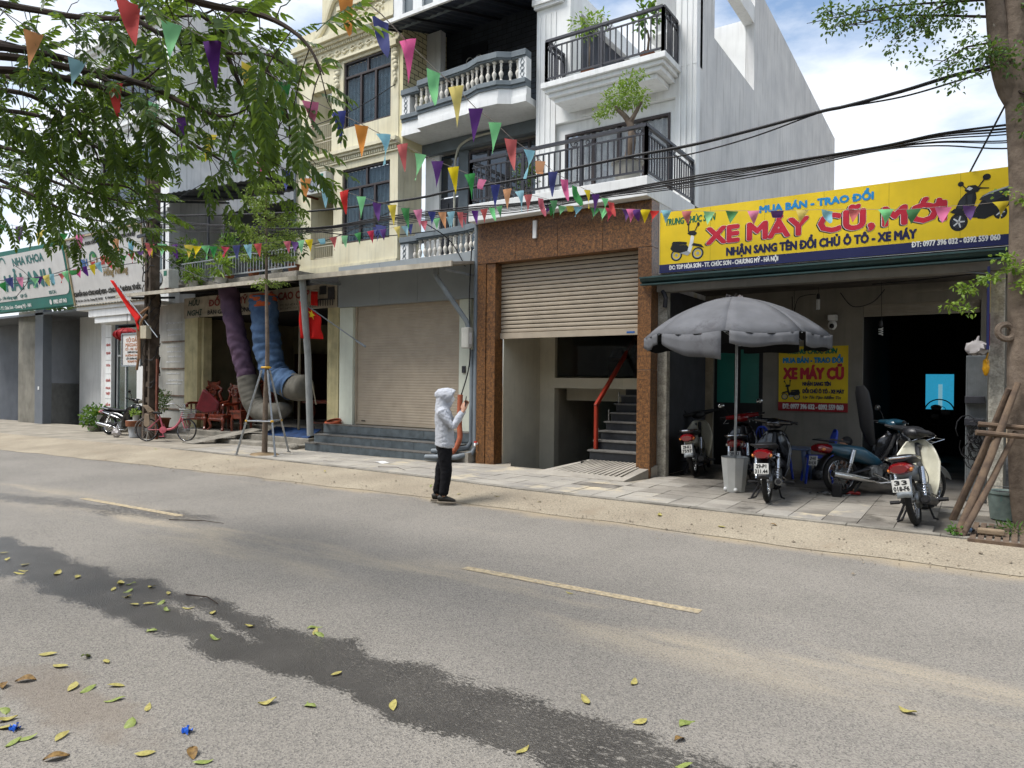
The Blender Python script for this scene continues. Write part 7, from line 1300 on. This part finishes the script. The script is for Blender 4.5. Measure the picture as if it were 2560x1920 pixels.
S2 = ([(-3.53,1.80,3.58,'r'), (-3.58,2.05,3.59,'g2'), (-3.64,2.33,3.60,'p'), (-3.70,2.62,3.61,'y'), (-3.76,2.90,3.61,'g'), (-3.82,3.17,3.60,'k'), (-3.89,3.49,3.63,'b'), (-3.95,3.78,3.65,'o'), (-4.02,4.07,3.67,'l'), (-4.08,4.38,3.69,'r'), (-4.15,4.68,3.71,'g2'), (-4.22,5.00,3.74,'p'), (-4.29,5.33,3.78,'y'), (-4.36,5.68,3.81,'g'), (-4.44,6.02,3.86,'k'), (-4.52,6.37,3.90,'b'), (-4.59,6.71,3.94,'o'), (-4.66,7.06,4.00,'l'), (-4.74,7.39,4.05,'r'), (-4.84,7.89,4.14,'c'), (-4.96,8.40,4.23,'g')], 0.11, 0.24)
S3 = ([(-5.16,2.02,3.95,'o'), (-5.22,2.31,3.90,'l'), (-5.28,2.62,3.84,'r'), (-5.33,2.90,3.83,'g2'), (-5.39,3.19,3.79,'p'), (-5.45,3.48,3.76,'y'), (-5.51,3.78,3.74,'g'), (-5.57,4.08,3.73,'k'), (-5.63,4.40,3.74,'b'), (-5.69,4.69,3.73,'o'), (-5.75,5.00,3.74,'l'), (-5.81,5.32,3.76,'r'), (-5.87,5.62,3.78,'g2'), (-5.94,5.95,3.80,'p'), (-6.00,6.26,3.84,'y'), (-6.06,6.57,3.88,'g'), (-6.13,6.88,3.93,'k'), (-6.19,7.22,3.99,'b'), (-6.26,7.54,4.06,'o'), (-6.31,7.79,4.12,'l'), (-6.37,8.09,4.19,'r'), (-6.47,8.58,4.33,'p'), (-6.53,8.89,4.42,'r'), (-6.60,9.21,4.53,'g2'), (-6.65,9.49,4.61,'g')], 0.11, 0.24)
S4 = ([(-11.17,3.99,3.78,'g'), (-11.07,4.20,3.77,'p'), (-10.96,4.42,3.75,'y'), (-10.86,4.64,3.74,'g'), (-10.76,4.83,3.73,'k'), (-10.67,5.03,3.73,'b'), (-10.57,5.24,3.73,'o'), (-10.48,5.43,3.72,'l'), (-10.38,5.64,3.72,'r'), (-10.31,5.79,3.73,'g2'), (-10.23,5.96,3.73,'p'), (-10.15,6.12,3.75,'y'), (-10.10,6.22,3.75,'y'), (-10.06,6.31,3.76,'g2'), (-10.00,6.44,3.77,'g'), (-9.93,6.58,3.79,'c'), (-9.85,6.75,3.82,'b'), (-9.78,6.91,3.85,'l'), (-9.71,7.04,3.88,'r'), (-9.51,7.46,3.97,'c'), (-9.46,7.58,3.99,'p'), (-9.42,7.67,4.01,'g2'), (-9.36,7.78,4.04,'y'), (-9.27,7.97,4.08,'l'), (-9.19,8.15,4.13,'r'), (-9.10,8.34,4.18,'g2'), (-9.00,8.54,4.24,'g'), (-8.90,8.75,4.31,'c'), (-8.80,8.97,4.37,'p'), (-8.69,9.19,4.44,'y'), (-8.63,9.33,4.49,'l'), (-8.59,9.41,4.53,'b'), (-8.47,9.67,4.63,'c'), (-8.36,9.90,4.70,'g2'), (-8.24,10.14,4.77,'l'), (-8.12,10.41,4.86,'c')], 0.13, 0.21)
S5 = ([(-15.02,5.39,3.41,'g'), (-15.01,5.51,3.52,'b'), (-15.00,5.69,3.56,'k'), (-14.99,5.91,3.58,'g2'), (-14.99,5.99,3.61,'p'), (-14.98,6.13,3.65,'y'), (-14.97,6.21,3.68,'l'), (-14.96,6.38,3.73,'r'), (-14.96,6.45,3.76,'g2'), (-14.95,6.58,3.81,'g'), (-14.95,6.65,3.85,'k'), (-14.94,6.79,3.91,'p'), (-14.93,6.94,3.97,'y'), (-14.93,7.05,4.03,'l'), (-14.91,7.25,4.11,'r'), (-14.91,7.36,4.19,'k'), (-14.90,7.51,4.25,'g'), (-14.89,7.68,4.32,'c'), (-14.88,7.87,4.40,'p'), (-14.87,8.05,4.48,'y')], 0.14, 0.2)
S6 = ([(-6.10,10.20,4.72,'p'), (-6.02,10.19,4.70,'g'), (-5.84,10.19,4.67,'g2'), (-5.69,10.18,4.64,'y'), (-5.54,10.17,4.61,'l'), (-5.21,10.16,4.54,'g'), (-5.05,10.15,4.51,'g2'), (-4.93,10.14,4.49,'c'), (-4.62,10.12,4.43,'p'), (-4.55,10.12,4.42,'k'), (-4.44,10.11,4.40,'p'), (-4.31,10.11,4.38,'y'), (-4.16,10.10,4.35,'r'), (-3.96,10.09,4.32,'l'), (-3.62,10.07,4.26,'r'), (-3.28,10.04,4.21,'g2'), (-2.94,10.02,4.17,'g'), (-2.63,10.00,4.12,'k'), (-2.31,9.98,4.08,'p'), (-1.98,9.96,4.04,'y'), (-1.65,9.93,4.00,'l'), (-1.33,9.91,3.96,'r'), (-0.97,9.80,3.88,'g2'), (-0.66,9.80,3.85,'g'), (-0.35,9.80,3.84,'k'), (-0.08,9.80,3.82,'p'), (0.20,9.80,3.82,'y')], .14, .19)
rnd = random.Random(12)
def flagmesh(w, h, kind, m):
    """thin pennant hanging in -z, bent by the air"""
    if kind == 4: fn = lambda u, v: (lerp(-w/2, w/2, u)*(1-.55*v), .05*math.sin(v*3), -h*.45*math.sin(v*PI*.6))
    else: fn = lambda u, v: (lerp(-w/2, w/2, u)*(1-v)+(.015*kind-.02)*v, (.02+.012*kind)*math.sin(v*3.2+u*1.5)*(1 if kind % 2 else -1), -h*v)
    return MB().grid(fn, 3, 6).mesh('flag', m, 80)
def bunting(data, label, w_sc=1.):
    pts, w, h = data; P = [Vector(p[:3]) for p in pts]; t = thing('bunting_string', P[0], label, 'bunting', 'strings of bunting over the street'); ext = [P[0]*2-P[1]]+P+[P[-1]*2-P[-2]]
    MB().tube(ext, .003, 4, False).build('cord', M('pale_cord', '#9a8f86', .8), t); cache = {}
    for i, p in enumerate(pts):
        kd = rnd.choice((0, 1, 1, 2, 2, 3, 0, 1, 2, 4)); key = (p[3], kd)
        if key not in cache: cache[key] = flagmesh(w, h, kd, fmat[p[3]])
        d = ext[i+2]-ext[i]; tilt_ = math.atan2(-d.z, math.hypot(d.x, d.y)); yaw = math.atan2(d.y, d.x)
        # flags swing round the cord in the breeze, so each shows a little more of its face
        o = link('flag', cache[key], t, P[i]-Vector((0, 0, .004)), (rnd.gauss(0, .15), tilt_*.6, lerp(yaw, R(25), .65)+rnd.gauss(0, .25) if abs(math.sin(yaw-R(33))) > .4 else yaw+rnd.gauss(0, .15)), (rnd.uniform(.9, 1.1)*w_sc, 1, rnd.uniform(.92, 1.08)))
bunting(S1, 'uppermost bunting string dropping steeply past the balustrade balcony', .8); bunting(S2, 'middle bunting string running from the tree past the yellow house'); bunting(S3, 'lower bunting string through the tree leaves to the cables'); bunting(S4, 'long level bunting string over the spa and furniture signs'); bunting(S5, 'short bunting string in front of the dental sign'); bunting(S6, 'level bunting string across the yellow motorbike sign', 1.2)
kt_ = MB()
for k in range(7): kt_.prism([(-10.2+rnd.gauss(0, .08), 10.2+rnd.gauss(0, .05), 4.85), (-10.1+rnd.gauss(0, .08), 10.2, 4.8), (-10.15+rnd.gauss(0, .08), 10.15, 4.6+rnd.gauss(0, .05))], (.002, .002, 0))
tag(kt_.build('bunting_knot', fmat['b']), 'bunched knot of pennants tangled on the cables', 'bunting', kind='stuff')
# ============================================================ fallen leaves and litter
LV = [(-7.68,2.79),(-7.37,2.71),(-7.03,2.72),(-6.76,2.58),(-6.82,2.63),(-6.49,2.76),(-6.25,2.81),(-5.77,2.92),(-5.66,2.81),(-5.52,2.86),(-5.68,2.96),(-5.48,3.01),(-5.39,2.77),(-5.15,2.71),(-5.09,2.78),(-5.03,2.84),(-5.21,3.0),(-4.84,2.77),(-4.76,2.89),(-4.52,2.93),(-4.07,2.92),(-3.71,3.16),(-3.57,3.09),(-3.63,3.1),(-4.54,2.49),(-4.06,2.64),(-4.64,1.92),(-4.41,2.04),(-4.25,2.07),(-4.39,1.88),(-4.34,1.69),(-4.04,1.8),(-3.95,1.83),(-3.87,1.94),(-3.71,1.85),(-4.36,1.59),(-3.48,1.9),(-4.03,1.48),(-3.92,1.44),(-3.83,1.41),(-3.64,1.42),(-3.65,1.37),(-3.53,1.52),(-3.38,1.76),(-3.06,1.66),(-2.89,1.78),(-3.34,1.42),(-2.79,1.77),(-2.84,2.39),(-3.01,2.73),(-2.48,2.63),(-3.03,2.28),(-2.67,4.84),(-.28,4.09),(-1.7,2.65),(-1.36,3.2),(-1.69,3.25),(-1.14,3.15),(-1.18,3.33),(-1.05,2.95),(-1.57,3.6),(-4.9,8.0),(-3.2,8.05),(-2.4,7.9),(-5.6,8.0),(-6.9,8.1),(-9.5,8.3),(-1.9,8.2),(-6.2,7.9),(-12.5,8.4),(-15.5,8.6)]
lfm = [M('fallen_yellow', '#b0a660', .6, .3, 60, col2='#8d8348'), M('fallen_green', '#8f9a52', .55, .25, 60, col2='#6d7a3a'), M('fallen_brown', '#8d6f3c', .7, .35, 70, col2='#5c4526')]
lmesh = []
for k in range(9):
    cu = rnd.uniform(-.3, .5); a_ = .085; b_ = rnd.uniform(.03, .042); bend = rnd.uniform(-.12, .25)
    lmesh.append(MB().grid(lambda u, v: (lerp(-a_/2, a_/2, u), (v-.5)*2*b_/2*math.sin(PI*min(1, max(.0, u*1.04-.02)))**.75+bend*(u-.5)**2*.3, .004+cu*(v-.5)**2*b_*2.2+.03*abs(cu)*math.sin(u*5+k)), 10, 4).mesh('leaf', lfm[(0, 1, 0, 0, 1, 2, 0, 1, 0)[k]], 80))
for i, (x, y) in enumerate(LV):
    zz = gzr(x)+.006 if y < 7.5 else lerp(.012, .115, (y-7.57)/.9)+gzr(x)
    o = link('fallen_leaf', rnd.choice(lmesh), None, (x, y, zz), (rnd.gauss(0, .08), rnd.gauss(0, .08), rnd.uniform(0, 6.28)), rnd.uniform(.85, 1.3))
    cn_ = {'fallen_yellow': 'yellow', 'fallen_green': 'green', 'fallen_brown': 'brown'}[o.data.materials[0].name]; zn = 'on the sandy strip below the pavement' if y > 7.5 else 'by the centre line of the street' if y > 4 else 'lying in the wet run of the street' if 2.45 < y < 3.25 else 'on the dry near side of the street'
    o['label'] = 'fallen %s leaf %s' % (cn_, zn); o['category'] = 'leaf'; o['group'] = 'fallen leaves on the street'
for k, (x, y) in enumerate(((-3.1, 1.88), (-3.79, 1.43))): bg_ = MB().grid(lambda u, v: (x+.06*(u-.5)+.01*math.sin(v*9), y+.035*(v-.5)+.008*math.sin(u*11), .012+.01*math.sin(u*9+v*7)), 6, 5).build('sweet_wrapper', M('blue_foil', '#1c56b8', .25, .2, 40, metal=.3), None, smooth=True); tag(bg_, ('crumpled blue foil wrapper on the road nearer the middle', 'crumpled blue foil wrapper at the lower left corner')[k], 'litter')
for k, pts in enumerate(([(-5.05, 3.05, .012), (-4.85, 3.1, .018), (-4.65, 3.06, .012)], [(-7.9, 4.55, .012), (-7.5, 4.75, .015), (-7.2, 4.8, .012)], [(-8.9, 9.0, .13), (-8.5, 9.05, .15), (-8.2, 8.95, .13)])): tag(MB().tube(pts, [.006, .005, .003], 5).build('stick', m_twig), ('thin stick beside the wet run on the road', 'thin twig near the far centre dash', 'forked twig on the pavement behind the person')[k], 'twig')
gr = MB()
for k in range(900):
    x = rnd.uniform(-16, 1); y0_ = interp(EDGE, x); y = y0_+abs(rnd.gauss(0, .45)) if rnd.random() < .75 else y0_-abs(rnd.gauss(0, .25))
    if y > interp(PAVE, x): continue
    zz = gzr(x)+(.005 if y < y0_ else lerp(.008, .112, (y-y0_)/max(.1, interp(PAVE, x)-y0_))); s_ = rnd.uniform(.004, .013)*(2 if rnd.random() < .06 else 1); c = Vector((x, y, zz+s_*.3)); gr.add([c+Vector((s_*rnd.uniform(.6, 1.3), 0, 0)), c+Vector((0, s_*rnd.uniform(.6, 1.3), 0)), c-Vector((s_, 0, 0)), c-Vector((0, s_, 0)), c+Vector((0, 0, s_*.8))], [(0, 1, 4), (1, 2, 4), (2, 3, 4), (3, 0, 4)])
tag(gr.build('grit', M('grit_stone', '#8d8271', .95, .35, 40)), 'loose grit along the sandy road edge', kind='stuff')
tag(MB().grid(lambda u, v: (-9.6+.3*u, 9.55+.2*v+.05*u, gz(-9.5)+.01+.012*math.sin(u*6)), 5, 3).build('paper_sheet', m_white), 'white paper sheet lying on the pavement before the steps', 'paper')
